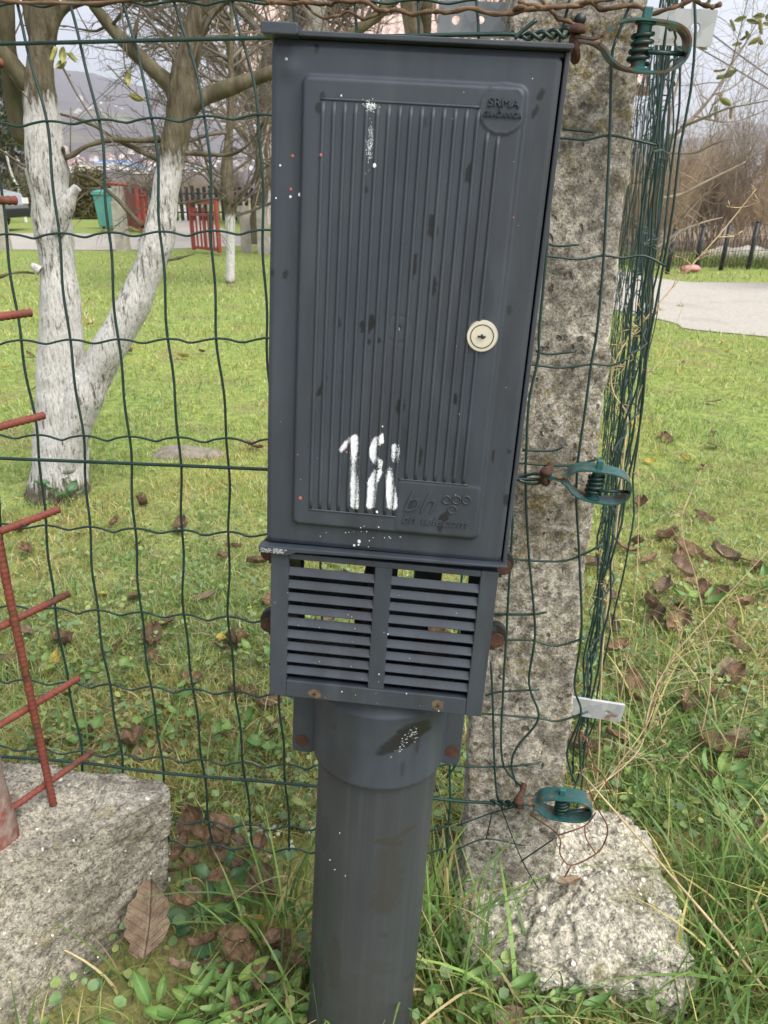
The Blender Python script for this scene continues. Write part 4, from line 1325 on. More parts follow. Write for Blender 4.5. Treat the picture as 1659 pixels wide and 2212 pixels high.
# cut wire ends on the post
for pts_ in ([c3(350, 822), c3(440, 832), c3(545, 842)], [c3(262, 1558), c3(330, 1570), c3(455, 1560)], [c6(310, 270), c6(400, 287), c6(540, 270)], [c6(230, 845), c6(400, 848), c6(475, 825)],
             [d3(190, 158), d3(400, 160), d3(480, 150)], [d3(150, 595), d3(230, 575), d3(440, 563)], [c6(80, 1800), c6(280, 1800), c6(370, 1785)]):
    wire(spline([fp(x, y, -.001) for x, y in pts_], 5), .0012, 'wire_end')
# wires running down the face of the post
for pts_ in ([(1230, 0), (1206, 107), (1195, 300), (1182, 525), (1165, 711), (1163, 770), (1143, 866), (1137, 974), (1135, 1030), (1137, 1104), (1143, 1205), (1154, 1327), (1155, 1383), (1143, 1460), (1147, 1496), (1163, 1553), (1117, 1614), (1105, 1654), (1117, 1699)],
             [(1358, 17), (1331, 85), (1321, 135), (1317, 295), (1304, 555), (1290, 711), (1277, 788), (1262, 900), (1249, 993), (1245, 1078), (1251, 1197), (1256, 1365), (1241, 1480), (1255, 1541), (1226, 1618), (1231, 1660), (1242, 1691)],
             [(1109, 1104), (1098, 1290), (1094, 1372), (1087, 1492), (1085, 1642), (1125, 1699)],
             [(1060, 1428), (1064, 1505), (1068, 1646), (1074, 1719), (1085, 1747)],
             [(988, 1500), (990, 1560), (988, 1640), (965, 1680)]):
    P = [fp(x, y, -.0030) for x, y in pts_]
    if pts_[0][1] < 30:
        t0 = P[0] + (P[0] - P[1]) / (P[0][2] - P[1][2]) * (1.24 - P[0][2]); P = [t0] + P
    wire(spline(P, 6), .0014, 'vertical_wire')
# straight tensioned line wires
def line_wire(pts_, r=.0019, off=-.0045):
    return wire(spline([fp(x, y, off) for x, y in pts_], 8), r, 'line_wire')
line_wire([(-230, 100), (0, 95), (300, 88), (577, 82), (760, 80), (960, 76), (1095, 74), (1130, 80)])
line_wire([(-230, 981), (0, 990), (300, 1002), (578, 1014), (850, 1028), (1120, 1035), (1188, 1037)], off=-.0060)
line_wire([(-230, 1620), (0, 1634), (182, 1648), (345, 1669), (603, 1691), (800, 1710), (987, 1730), (1060, 1734), (1126, 1738)], off=-.0060)
def twist(p0, p1, turns, rad_, r):
    A, B = fp(*p0, -.0075), fp(*p1, -.0075)
    for ph in (0, math.pi):
        t = np.linspace(0, 1, 60); a = t * turns * 2 * math.pi + ph
        P = A[None] * (1 - t[:, None]) + B[None] * t[:, None]
        P = P + np.stack([np.zeros(60), np.cos(a) * rad_, np.sin(a) * rad_ * (1 + 1.2 * t)], -1)
        wire(P, r, 'twisted_end')
twist((1128, 80), (1258, 66), 2.5, .0019, .0017)
twist((1060, 1733), (1130, 1739), 2.2, .0022, .0016)
twist((1120, 1035), (1190, 1034), .5, .0034, .0016)
wire(spline([fp(x, y, -.010) for x, y in (c2(1310, 195), c2(1350, 155), c2(1420, 100))], 5), .0019, 'twisted_end')
# rusted hexagonal wire at the bottom of the post
for pts_ in ([(0, 1290), (190, 1220), (350, 1180)], [(0, 1415), (150, 1360), (350, 1395)], [(185, 1230), (155, 1360)], [(230, 1180), (260, 1260), (345, 1470), (430, 1620)], [(340, 1480), (530, 1350)]):
    wire(spline([fp(*d3(x, y), -.004) for x, y in pts_], 5), .0009, 'bottom_wire')
fz = lambda px, py: on_plane(px, py, np.array([.2, .700, .1]), np.array([0, 1.0, -.1]))
for pts_ in ([(390, 1230), (540, 1340), (550, 1440), (610, 1500), (740, 1440), (790, 1370), (800, 1290), (740, 1180), (690, 1060)], [(610, 1500), (560, 1580), (500, 1620)], [(680, 1290), (690, 1360), (740, 1440)], [(540, 1340), (680, 1290), (740, 1220)],
             [(700, 900), (740, 980), (770, 1010), (830, 1130)], [(640, 760), (700, 860), (690, 960), (770, 1010)]):
    wire(spline([fz(*d3(x, y)) for x, y in pts_], 5), .0009, 'rusted_wire', 'rust_wire')

# ---- dried vine wound through the top of the fence
vine = thing('dried_vine', 'dry brown vine twined along the top of the wire mesh fence', 'vine', tuple(fp(1100, 30, -.01)))
for pts_, r in (([c2(370, 20), c2(440, 5), c2(560, 12), c2(640, 55), c2(700, 50), c2(800, 70), c2(900, 56), c2(960, 62), c2(1100, 45), c2(1240, 75), c2(1330, 38), c2(1420, 46), c2(1659, 22)], .0019),
             ([c2(250, 12), c2(320, 80), c2(400, 86), c2(470, 60), c2(560, 95), c2(640, 60)], .0013), ([c2(60, 5), c2(160, 20), c2(250, 12), c2(370, 20)], .0016),
             ([c3(0, 90), c3(170, 55), c3(330, 50), c3(500, 12), c3(620, 60), c3(800, 30), c3(910, 85), c3(1060, 45), c3(1190, 0), c3(1280, 45), c3(1350, 30)], .0019),
             ([c3(225, 0), c3(290, 90), c3(380, 140), c3(470, 165)], .0016), ([c3(70, 10), c3(200, 45), c3(390, 42), c3(520, 20), c3(700, -20)], .0017), ([(0, 2), (140, 8), (300, 0), (480, -6), (640, 6), (700, 8)], .0016)):
    m = MB(); P = spline([fp(x, y, -.008) for x, y in pts_], 6); P[:, 1] += .003 * np.sin(np.arange(len(P)) * .9)
    m.tube(P, r * (1 + .2 * np.sin(np.arange(len(P)) * 1.7)), 6); m.build('stem', MAT['vine'], vine)

# ---- side fence running away from the post
side = thing('side_mesh_fence', 'green wire mesh fence seen edge on, running off beside the concrete post', 'fence', (.30, .9, .05))
def side_x(y):
    return y * np.interp(y, [.80, .95, 1.2, 1.7, 2.6, 4.0, 6.2], [.318, .324, .321, .312, .297, .283, .275])
ys = np.concatenate([np.arange(.83, 3.0, .05), np.arange(3.1, 6.2, .22)])
r2 = np.random.default_rng(11)
for k, y in enumerate(ys):
    y = y + r2.normal(0, .006)
    zt_ = 1.27 - .02 * min(y, 3)
    zc = np.arange(.05, zt_ + .02, .05)
    w = np.cumsum(r2.normal(0, .0045, len(zc))); w -= np.linspace(0, w[-1], len(zc))
    bulge = .016 * np.sin((zc - .1) / 1.1 * math.pi) * (1 if y < 2.2 else .4) * r2.uniform(.2, 1.4)
    P = np.stack([side_x(y) + w + bulge - .008 * (1 - zc / 1.2) * (y < 1.8), np.full(len(zc), y) + r2.normal(0, .003, len(zc)), zc], -1)
    m = MB(); m.tube(spline(P, 2), (.0014 if y < 1.6 else .0012), 5); m.build('vertical_wire', MAT['fence_green_far'], side)
for k in range(12):
    z = .10 + k * .1
    yy_ = np.arange(.80, 6.2, .0167)
    P = np.stack([side_x(yy_) + .007 * np.sin(yy_ * 23 + k * 2.1) + .004 * np.sin(yy_ * 61 + k) + .010 * math.sin((z - .1) / 1.1 * math.pi) - .008 * (1 - z / 1.2) * (yy_ < 1.8), yy_, z - .003 * np.abs(np.sin(yy_ * math.pi / .05)) + .01 * np.sin(yy_ * 1.3 + k)], -1)
    m = MB(); m.tube(P, .0012, 5); m.build('horizontal_wire', MAT['fence_green_far'], side)
for k, y in enumerate(()):
    m = MB(); m.bx(side_x(y) + .01, side_x(y) + .09, y - .04, y + .04, -.02, 1.3); bevel(m.build('post', MAT['old_post'], side, smooth=False), .006)

# ---- wire tensioners
def tensioner(label, spool_px, s, yaw, roll, off, mat):
    c = fp(*spool_px, off)
    M = rotm(rad(-6.56 + yaw), rad(4), rad(roll))
    t = thing('wire_tensioner', label, 'wire tensioner', c, M=M)
    k = s / 1000.0
    path = spline([(-57, 1.2), (-42, .2), (-32, -3), (-24, -11), (-14, -16), (4, -18), (24, -16.5), (35, -9), (37.5, 1), (34, 11), (23, 17), (4, 18.5), (-14, 18), (-26, 14), (-33, 6), (-42, 3.2), (-57, 3.6)], 5)
    n = len(path); T = np.gradient(path, axis=0); T /= np.linalg.norm(T, axis=1, keepdims=True); Nn = np.stack([-T[:, 1], T[:, 0]], -1)
    wd = np.where(path[:, 0] < -36, 8.0, 11.5)
    V = []
    for i in range(n):
        for (a, c_) in ((-.9, -1), (.9, -1), (.9, 1), (-.9, 1)):
            q = path[i] + Nn[i] * a
            V.append((q[0] * k, wd[i] * c_ * k, q[1] * k))
    m = MB(); m.add(V, [(i*4+j, i*4+(j+1) % 4, (i+1)*4+(j+1) % 4, (i+1)*4+j) for i in range(n-1) for j in range(4)] + [(3, 2, 1, 0), tuple((n-1)*4 + j for j in range(4))])
    fr = m.build('strap', MAT[mat], t, local=True, angle=40)
    m = MB(); m.lathe([(8.5*k, -16.5*k), (8.5*k, -15*k), (6*k, -14.5*k), (6*k, 15.5*k), (8.5*k, 16*k), (8.5*k, 17.2*k)], 20)
    sp = m.build('spool', MAT[mat], t, local=True, angle=40)
    m = MB(); a = np.linspace(0, 4.2 * 2 * math.pi, 110)
    P = np.stack([(8 + .5*np.sin(a*.7)) * np.cos(a), (8 + .5*np.cos(a*.9)) * np.sin(a), -12 + a / a[-1] * 23], -1) * k
    m.tube(P, 1.9 * k, 7); m.build('wound_wire', MAT['fence_green'], sp, local=True)
    m = MB(); m.tube(np.array([(4, -9, -4), (20, -5, -3.4), (36, -1, -3)]) * k, 1.9 * k, 7); m.build('wire_tail', MAT['fence_green'], t, local=True)
    m = MB(); m.box((0, 0, 23.5 * k), (7 * k, 7 * k, 10 * k)); bevel(m.build('square_nut', MAT['tensioner_rusty'], t, local=True, smooth=False), .8 * k)
    # rusty hook bolted through the post
    m = MB(); m.tube(spline(np.array([(-50, 26, 3), (-52, 12, 4), (-55, 3, 6), (-57, -3, 3), (-56, -5, -4), (-53, 2, -9), (-51, 14, -11)]) * k, 5), 4.2 * k, 10)
    m.lathe([(7*k, 0), (7*k, 3*k), (5*k, 6*k), (.5*k, 7*k)], 10, np.array((-56, -8, 6)) * k)
    m.build('hook', MAT['rust'], t, local=True)
    return t
tensioner('wire tensioner at the top of the concrete post with a badly rusted lower rim', c3(850, 300), .98, 3, 4, -.030, 'tensioner_rusty')
tensioner('bright teal wire tensioner half way up the concrete post', c6(655, 1040), .88, -4, 6, -.030, 'tensioner')
tensioner('wire tensioner low on the concrete post just above the footing', d3(560, 1178), .86, -4, -3, -.030, 'tensioner')
# ------------------------------------------------------------------ trees
def limb(pts, Y, mb, n=14, per=6, dy=0.0, wob=.0):
    """pts of (px, py, width px) at distance Y -> tapered, uneven tube"""
    P = []; R_ = []
    for i, (x, y, w) in enumerate(pts):
        yy = Y + dy * i / max(1, len(pts) - 1)
        q = at_y(x, y, yy); P.append(q); R_.append(w / 2 * (yy / ray(x, y)[1]) / F_PX)
    S_ = spline(P, per); rr_ = spline(np.array(R_)[:, None], per)[:, 0]
    rr_ = rr_ * (1 + .012 * np.sin(np.arange(len(rr_)) * .43 + wob))
    mb.tube(S_, np.maximum(rr_, .001), n)
    return S_, rr_

def twigs_on(mb, S_, rr_, count, length, seed, n=4, up=.4, sub=2):
    r_ = np.random.default_rng(seed)
    for _ in range(count):
        i = r_.integers(len(S_) // 4, len(S_)); p0 = S_[i]
        d = r_.normal(size=3); d[2] = abs(d[2]) * .7 + up; d[1] *= .6; d /= np.linalg.norm(d)
        L = length * r_.uniform(.4, 1.2); k = 6
        P = [p0]
        for j in range(k):
            d = d + r_.normal(0, .18, 3); d /= np.linalg.norm(d); P.append(P[-1] + d * L / k)
        r0 = min(rr_[i] * .5, .006) * r_.uniform(.5, 1)
        mb.tube(P, np.linspace(r0, .0009, k + 1), n)
        for s_ in range(sub):
            a = r_.integers(2, k); dd = d + r_.normal(0, .8, 3); dd /= np.linalg.norm(dd)
            Q = [P[a]]
            for j in range(4):
                dd = dd + r_.normal(0, .2, 3); dd /= np.linalg.norm(dd); Q.append(Q[-1] + dd * L * .13)
            mb.tube(Q, np.linspace(r0 * .5, .0007, 5), 3)

q0 = at_z(130, 1055, 0); TY = q0[1]
tree = thing('fruit_tree', 'old fruit tree with two whitewashed stems forking near the lawn', 'tree', (q0[0], TY, 0))
zl = at_y(90, 204, TY)[2]; zr = at_y(374, 331, TY)[2]
lime_bark('lime_left', zl, .035); lime_bark('lime_right', zr, .030)
tk = MB()
SL = limb([(128, 1100, 150), (128, 1056, 132), (130, 1000, 116), (132, 940, 110), (133, 860, 104), (134, 785, 98), (133, 658, 81), (122, 549, 78), (117, 505, 80), (110, 437, 82), (97, 327, 80), (89, 218, 66), (88, 109, 56), (94, 30, 58), (97, -60, 54), (104, -220, 44)], TY, tk, 28, 8)
limb([(122, 505, 30), (140, 450, 40), (156, 420, 30), (168, 404, 20)], TY - .04, tk, 16, 5)      # sawn knot
limb([(88, 585, 24), (78, 578, 18), (70, 572, 14)], TY - .05, tk, 12, 5)
tk.build('left_stem', MAT['lime_left'], tree)
roughen(bpy.data.objects['left_stem'], [(8, .009, 3), (40, .0035, 3)], seed=3.0)
tk = MB()
SR = limb([(140, 1010, 60), (158, 930, 74), (182, 850, 82), (215, 785, 76), (288, 658, 68), (330, 549, 62), (342, 505, 60), (366, 364, 54), (376, 320, 58), (386, 250, 62), (395, 195, 62), (405, 130, 52), (418, 73, 48), (440, 0, 46), (470, -120, 40), (500, -260, 30)], TY - .03, tk, 26, 8, dy=.05)
tk.build('right_stem', MAT['lime_right'], tree)
roughen(bpy.data.objects['right_stem'], [(8, .008, 3), (40, .003, 3)], seed=5.0)
tk = MB()
limbs = [
 [(385, 215, 42), (364, 178, 36), (320, 140, 30), (255, 76, 26), (215, 30, 22), (185, -15, 20), (140, -120, 16)],
 [(400, 235, 50), (430, 214, 38), (491, 190, 33), (540, 172, 30), (600, 152, 27), (700, 112, 24), (780, 60, 24), (850, 0, 20), (920, -80, 16)],
 [(98, 190, 48), (60, 178, 42), (25, 138, 38), (0, 108, 34), (-60, 40, 28), (-120, -60, 20)],
 [(92, 130, 44), (112, 60, 30), (125, 30, 26), (150, 8, 24), (210, -6, 20), (300, -2, 14), (380, -10, 12)],
 [(90, 120, 40), (72, 50, 34), (64, 0, 32), (58, -100, 26)],
 [(80, 300, 34), (50, 290, 40), (34, 240, 40), (24, 170, 38), (14, 80, 36), (12, 0, 34), (0, -120, 26)],
 [(345, 300, 13), (300, 304, 11), (240, 302, 9), (190, 315, 9), (160, 332, 8), (140, 342, 7)],
 [(360, 355, 10), (310, 330, 9), (250, 300, 8), (200, 270, 7), (165, 256, 7), (130, 246, 6)],
 [(372, 330, 9), (430, 332, 8), (490, 335, 7), (530, 318, 5), (557, 285, 4), (575, 250, 3)],
 [(308, 490, 10), (290, 470, 9), (262, 440, 8), (230, 410, 7), (200, 388, 6), (168, 378, 6)],
 [(345, 555, 12), (360, 562, 8), (385, 558, 6), (420, 548, 4)],
 [(75, 590, 8), (50, 588, 7), (20, 592, 6), (-20, 605, 5)],
 [(380, 130, 10), (376, 90, 8), (384, 40, 7), (392, 0, 6)], [(290, 80, 9), (298, 40, 7), (306, 0, 6)],
 [(160, 400, 6), (150, 370, 6), (138, 330, 5), (136, 320, 4)],
 [(430, 60, 16), (470, 20, 12), (520, -20, 10)]]
allS = []
for i, L in enumerate(limbs):
    tk = MB(); allS.append(limb(L, TY + (.10 if i == 5 else .0 if i > 5 else .02), tk, 12, 6, dy=random.uniform(-.15, .15), wob=i)); roughen(tk.build('branch', MAT['bark'], tree), [(14, .004, 3)], seed=float(i))
tw = MB()
for i, (S_, rr_) in enumerate(allS[:5] + [SL, SR]):
    twigs_on(tw, S_[len(S_)//3:], rr_[len(S_)//3:], 4, .42, 30 + i)
for L in ([(137, 148, 5), (170, 210, 4), (215, 275, 4), (265, 330, 3), (330, 400, 2)], [(152, 165, 3), (148, 160, 2)], [(232, 140, 3), (280, 190, 3), (330, 230, 2)], [(153, 232, 3), (152, 330, 3)], [(275, 125, 3), (268, 60, 4), (258, 0, 4)], [(265, 80, 3), (272, 150, 3), (300, 170, 2)],
          [(170, 340, 2), (210, 366, 2), (270, 376, 2), (330, 376, 3)], [(250, 385, 2), (290, 370, 2), (305, 355, 1)]):
    limb(L, TY - .1, tw, 4, 4)
tw.build('twigs', MAT['twig_grey'], tree)

def leaf_mesh(name, L, W, curl=.25, fold=.2, seed=0, teeth=0.0, nl=7, nw=5, rough=.018):
    r_ = np.random.default_rng(seed)
    V = []; F_ = []
    for i in range(nl):
        t = i / (nl - 1)
        w = W * (math.sin(math.pi * min(1, t * .93 + .04)) ** .8) * (1 - .25 * t)
        for j in range(nw):
            s_ = (j / (nw - 1) - .5) * 2
            z = curl * L * (t - .5) ** 2 * 1.4 + fold * W * abs(s_) ** 1.3 + r_.normal(0, rough * L) * (abs(s_) * .8 + .2)
            ww = w * (1 + (teeth * r_.uniform(-1, 1) if abs(s_) == 1 else 0))
            V.append((ww * s_ / 2 * (1 - .35 * fold * abs(s_)), (t - .5) * L, z))
    for i in range(nl - 1):
        for j in range(nw - 1):
            a = i * nw + j; F_.append((a, a + 1, a + 1 + nw, a + nw))
    me = bpy.data.meshes.new(name); me.from_pydata([tuple(v) for v in V], [], F_)
    me.polygons.foreach_set('use_smooth', [True] * len(F_)); me.update()
    return me
simple('leaf_olive', (.20, .20, .055), .6, var=.4, scale=40)
lm = leaf_mesh('leaf', .042, .024, .2, .35, 3); lm.materials.append(MAT['leaf_olive'])
for (x, y, a) in ((133, 122, .3), (122, 118, -.6), (150, 124, 1.0), (137, 138, 2.0), (272, 170, .4), (290, 210, 1.3)):
    o = bpy.data.objects.new('leaf', lm); col.objects.link(o); o.parent = tree
    o.location = Vector(at_y(x, y, TY - .1)) - Vector((q0[0], TY, 0)); o.rotation_euler = (1.2, a, a * 2)

def grow(mt, mc, p, d, L, r, lev, maxlev, rg, kids, spread, droop=0.0, ratio=.66, wander=.12, leafcb=None):
    k = 6 if lev == 0 else 4
    P = [np.array(p, float)]; d = np.array(d, float)
    for j in range(k):
        d = d + rg.normal(0, wander, 3); d[2] += .02 - droop * lev * .03; d /= np.linalg.norm(d)
        P.append(P[-1] + d * L / k)
    P = np.array(P)
    rr_ = np.linspace(r, r * (.5 if lev < maxlev else .25), k + 1)
    (mt if lev == 0 else mc).tube(P, rr_, 8 if lev == 0 else (5 if lev == 1 else 3), cap=False)
    if lev >= maxlev: return
    n = kids[lev]
    for c_ in range(n):
        t = rg.uniform(.35 if lev == 0 else .25, 1.0) if c_ < n - 1 else 1.0
        i = min(k - 1, int(t * k)); f = t * k - i
        q = P[i] * (1 - f) + P[min(k, i + 1)] * f
        a = rg.uniform(0, 2 * math.pi); s_ = spread * rg.uniform(.55, 1.25)
        u = np.cross(d, [.3, .2, 1.0]); u /= np.linalg.norm(u); v = np.cross(d, u)
        nd = d * math.cos(s_) + (u * math.cos(a) + v * math.sin(a)) * math.sin(s_)
        grow(mt, mc, q, nd, L * ratio * rg.uniform(.7, 1.15), max(r * .5 * rg.uniform(.8, 1.1), .003), lev + 1, maxlev, rg, kids, spread, droop, ratio, wander)

def bare_tree(name, label, base, H, seed, mat_t, mat_c, kids=(7, 6, 5, 4), spread=.75, r=None, group=None, trunk_frac=.4):
    t = thing(name, label, 'tree', tuple(base), group)
    rg = np.random.default_rng(seed); mt, mc = MB(), MB()
    grow(mt, mc, np.array(base) + np.array([0, 0, -.03]), (rg.normal(0, .05), rg.normal(0, .05), 1), H * trunk_frac, r or H * .018, 0, len(kids), rg, kids, spread, ratio=.70)
    mt.build('trunk', MAT[mat_t], t); mc.build('crown', MAT[mat_c], t)
    return t

b0 = at_z(497, 612, 0)
sap = thing('young_tree', 'slim young tree with a whitewashed trunk on the lawn', 'tree', (b0[0], b0[1], 0))
lime_bark('lime_young', at_y(497, 462, b0[1])[2], .03, dens=.45)
mt = MB(); S_, rr_ = limb([(496, 640, 22), (497, 612, 20), (498, 540, 19), (497, 470, 22), (494, 430, 26), (490, 380, 28), (494, 300, 18), (500, 200, 15), (498, 90, 11), (505, -60, 8)], b0[1], mt, 12, 6)
mt.build('trunk', MAT['lime_young'], sap)
mc = MB(); rg = np.random.default_rng(21)
for k in range(26):
    i = rg.integers(len(S_) // 3, len(S_)); a = rg.uniform(0, 2 * math.pi)
    grow(mc, mc, S_[i], (math.cos(a), math.sin(a) * .6, rg.uniform(-.1, .9)), rg.uniform(.5, 1.1), .016, 1, 4, rg, (0, 6, 5, 4), .7, ratio=.6, wander=.2)
mc.build('crown', MAT['twig_grey'], sap)

def G3(x, y): 
    q = at_z(x, y, 0); return (q[0], q[1], 0.0)
bare_tree('bare_tree', 'tall bare grey tree behind the young whitewashed tree', G3(548, 528), 8.5, 4, 'bark', 'twig_grey', (9, 7, 6, 5), .62)
bare_tree('bare_tree', 'bare spreading tree beside the far end of the driveway', (-2.6, 21.5, 0), 7.5, 9, 'bark', 'twig_brown', (8, 6, 5, 4), .7)
bare_tree('bare_tree', 'bare tree in front of the tiled roof', (.6, 13.2, 0), 9.0, 14, 'bark', 'twig_brown', (9, 7, 6, 5), .7)
bare_tree('bare_tree', 'bare tree behind the parked car', (-17.5, 30, 0), 7.0, 17, 'bark', 'twig_brown', (8, 6, 5, 4), .65)
lt = thing('leaning_tree', 'thin leaning tree with a whitewashed trunk beside the evergreen hedge', 'tree', G3(55, 480))
mt = MB(); S_, rr_ = limb([(57, 486, 8), (50, 450, 7), (38, 405, 7), (28, 385, 6), (15, 340, 5), (5, 290, 4)], G3(55, 480)[1], mt, 8, 4); mt.build('trunk', MAT['tree_white'], lt)
mc = MB(); twigs_on(mc, S_, rr_, 30, 2.0, 77); mc.build('crown', MAT['twig_brown'], lt)

# shrubs
shrub_lib = []
for s_ in range(4):
    rg = np.random.default_rng(100 + s_)
    mt, mc = MB(), MB()
    for k in range(15):
        a = rg.uniform(0, 2 * math.pi); rr0 = rg.uniform(0, .45)
        grow(mt, mc, (rr0 * math.cos(a), rr0 * math.sin(a), -.02), (.28 * math.cos(a) + rg.normal(0, .12), .28 * math.sin(a) + rg.normal(0, .12), 1), rg.uniform(1.3, 2.2), .013, 0, 3, rg, (8, 6, 4), .38, ratio=.52, wander=.10)
    shrub_lib.append((mt, mc))
def shrub(name, label, loc, s_, rot, mat, lib, group):
    t = thing(name, label, 'shrub', (0, 0, 0), group)
    for nm, mb_ in (('stems', lib[0]), ('crown', lib[1])):
        key = ('shrub', id(lib), nm, mat)
        if key not in MESHES:
            MESHES[key] = mb_.build(nm, MAT[mat], t)
        else:
            o = bpy.data.objects.new(nm, MESHES[key].data); col.objects.link(o); o.parent = t
    t.location = loc; t.rotation_euler = (0, 0, rot); t.scale = (s_, s_, s_)
    return t
MESHES = {}
rg = np.random.default_rng(5)
LABS = ['brown leafless shrub in the thicket behind the dark wire fence', 'tan leafless shrub in the thicket behind the dark wire fence']
# thicket behind the wire fence on the right
for k in range(46):
    x = rg.uniform(3.4, 11.5); y = 11.3 + rg.uniform(0, 4.5)
    shrub('bare_shrub', LABS[k % 3 > 0], (x, y, 0), (rg.uniform(.34, .54) if k % 6 else .72), rg.uniform(0, 6.28), 'twig_tan' if k % 3 > 0 else 'twig_brown', shrub_lib[k % 4], 'thicket shrubs behind the dark wire fence')
# far brown scrub beyond the lane
for k in range(60):
    x = rg.uniform(-26, 8); y = rg.uniform(30, 46)
    if -16 < x < -9.5: y = rg.uniform(44, 52)
    shrub('bare_shrub', 'brown leafless shrub in the scrub beyond the gravel lane', (x, y, 0), rg.uniform(.42, .62), rg.uniform(0, 6.28), 'twig_brown', shrub_lib[k % 4], 'scrub beyond the gravel lane')

# thin branching tree with a few leaves on the right
ab = (1.62, 4.35, 0)
apple = thing('sparse_tree', 'thin tree with a few last green leaves beside the lane', 'tree', ab)
AY = 4.35
mt = MB(); S_, rr_ = limb([(1392, 800, 16), (1398, 700, 15), (1408, 560, 14), (1418, 440, 13), (1436, 345, 12), (1452, 290, 10)], AY, mt, 10, 6); mt.build('trunk', MAT['bark'], apple)
mc = MB(); tips = []
for L in ([(1448, 300, 9), (1490, 262, 8), (1540, 205, 6), (1580, 140, 5), (1612, 90, 3), (1640, 40, 2)], [(1470, 275, 7), (1520, 255, 6), (1570, 235, 4), (1620, 225, 3), (1670, 215, 2)], [(1432, 350, 8), (1450, 240, 6), (1470, 150, 5), (1490, 60, 4), (1500, -20, 3)],
          [(1500, 250, 5), (1540, 260, 4), (1590, 262, 3), (1650, 240, 2)], [(1420, 430, 9), (1470, 420, 7), (1520, 395, 6), (1570, 370, 4), (1610, 350, 3)], [(1425, 400, 8), (1380, 330, 6), (1350, 240, 5), (1330, 140, 4)],
          [(1440, 330, 6), (1500, 330, 5), (1545, 310, 4), (1580, 300, 3)], [(1540, 205, 4), (1580, 190, 3), (1630, 150, 3), (1660, 130, 2)], [(1412, 540, 8), (1470, 500, 6), (1520, 480, 4), (1560, 470, 3)], [(1580, 140, 3), (1600, 60, 2), (1615, 0, 2)]):
    s_, r_ = limb(L, AY, mc, 6, 5, dy=random.uniform(-.6, .6)); tips.append(s_)
    twigs_on(mc, s_, r_, 12, .38, int(L[0][0]) + len(tips), up=.3, sub=3)
mc.build('crown', MAT['twig_brown'], apple)
b = NB('leaf_last'); oi = b.new('ShaderNodeObjectInfo').outputs['Random']
MAT['leaf_last'] = b.done(b.ramp(oi, [(0, (.10, .13, .035)), (.6, (.22, .23, .07)), (1, (.26, .15, .06))]), .6, None, 0, .3, .3)
lm2 = leaf_mesh('leaf', .062, .034, .2, .35, 5); lm2.materials.append(MAT['leaf_last'])
rl = np.random.default_rng(8)
for (x, y) in [c3(1590, 100), c3(1560, 150), c3(1640, 110), c3(1625, 170), c3(1510, 230), c3(1575, 270), c3(1600, 265), c3(1455, 290), c3(1445, 155), c3(1480, 125), c3(1350, 460), c3(1420, 450), c3(1365, 480), c3(1430, 475), c3(1335, 655), c3(1380, 640), c3(1370, 610), c3(1410, 720), c3(1340, 710), c3(1240, 310), c3(1200, 65), c3(1265, 15), c3(1540, 215), c3(1655, 165)]:
    o = bpy.data.objects.new('leaf', lm2); col.objects.link(o); o.parent = apple
    o.location = Vector(at_y(x, y, AY + rl.uniform(-.2, .2))) - Vector(ab); o.rotation_euler = (rl.uniform(0, 6), rl.uniform(0, 6), rl.uniform(0, 6)); s_ = rl.uniform(.8, 1.2); o.scale = (s_, s_, s_)

# evergreens
def leaf_cloud(pts, size, colours, mat, name, parent, rg, flat=.0, aspect=.5):
    n = len(pts)
    d = rg.normal(size=(n, 3)); d /= np.linalg.norm(d, axis=1, keepdims=True)
    e_ = np.cross(d, rg.normal(size=(n, 3))); e_ /= np.linalg.norm(e_, axis=1, keepdims=True)
    s_ = size * rg.uniform(.6, 1.3, (n, 1))
    V = np.stack([pts - d * s_, pts + e_ * s_ * aspect, pts + d * s_, pts - e_ * s_ * aspect], 1).reshape(-1, 3)
    Q = np.arange(n * 4).reshape(-1, 4)
    C = np.asarray(colours)[rg.integers(0, len(colours), n)] * rg.uniform(.7, 1.3, (n, 1))
    C = np.repeat(np.column_stack([C, np.ones(n)]), 4, axis=0)
    inv = np.linalg.inv(WM[parent.name]) if parent is not None else np.eye(4)
    return fast_mesh(name, V @ inv[:3, :3].T + inv[:3, 3], Q, MAT[mat], parent, C)
def conifer(label, base, H, W, seed, cols):
    rg = np.random.default_rng(seed)
    t = thing('conifer', label, 'tree', base)
    m = MB(); m.tube([(base[0], base[1], -.02), (base[0], base[1], H * .5), (base[0], base[1], H * .97)], [H * .02, H * .012, .01], 8); m.build('trunk', MAT['bark'], t)
    pts = []
    for k in range(70):
        z = H * (.12 + .86 * k / 70); L = W * (1 - z / H) ** .8 * rg.uniform(.6, 1.1); a = rg.uniform(0, 6.28)
        s_ = rg.random((int(60 + 90 * L), 1)) ** .7
        q = np.array([[base[0], base[1], z]]) + s_ * L * np.array([[math.cos(a), math.sin(a), -.18]]) + rg.normal(0, .10, (len(s_), 3)) * (.4 + s_)
        pts.append(q)
    leaf_cloud(np.concatenate(pts), .10, cols, 'needles', 'crown', t, rg, aspect=.3)
    return t
conifer('dark green conifer behind the parked car', G3(-25, 482), 6.2, 2.0, 3, [(.030, .055, .022), (.05, .075, .028), (.085, .06, .03)])
conifer('dark conifer standing beyond the scrub', (-17.5, 40.0, 0), 7.0, 2.3, 6, [(.025, .050, .022), (.04, .065, .028)])
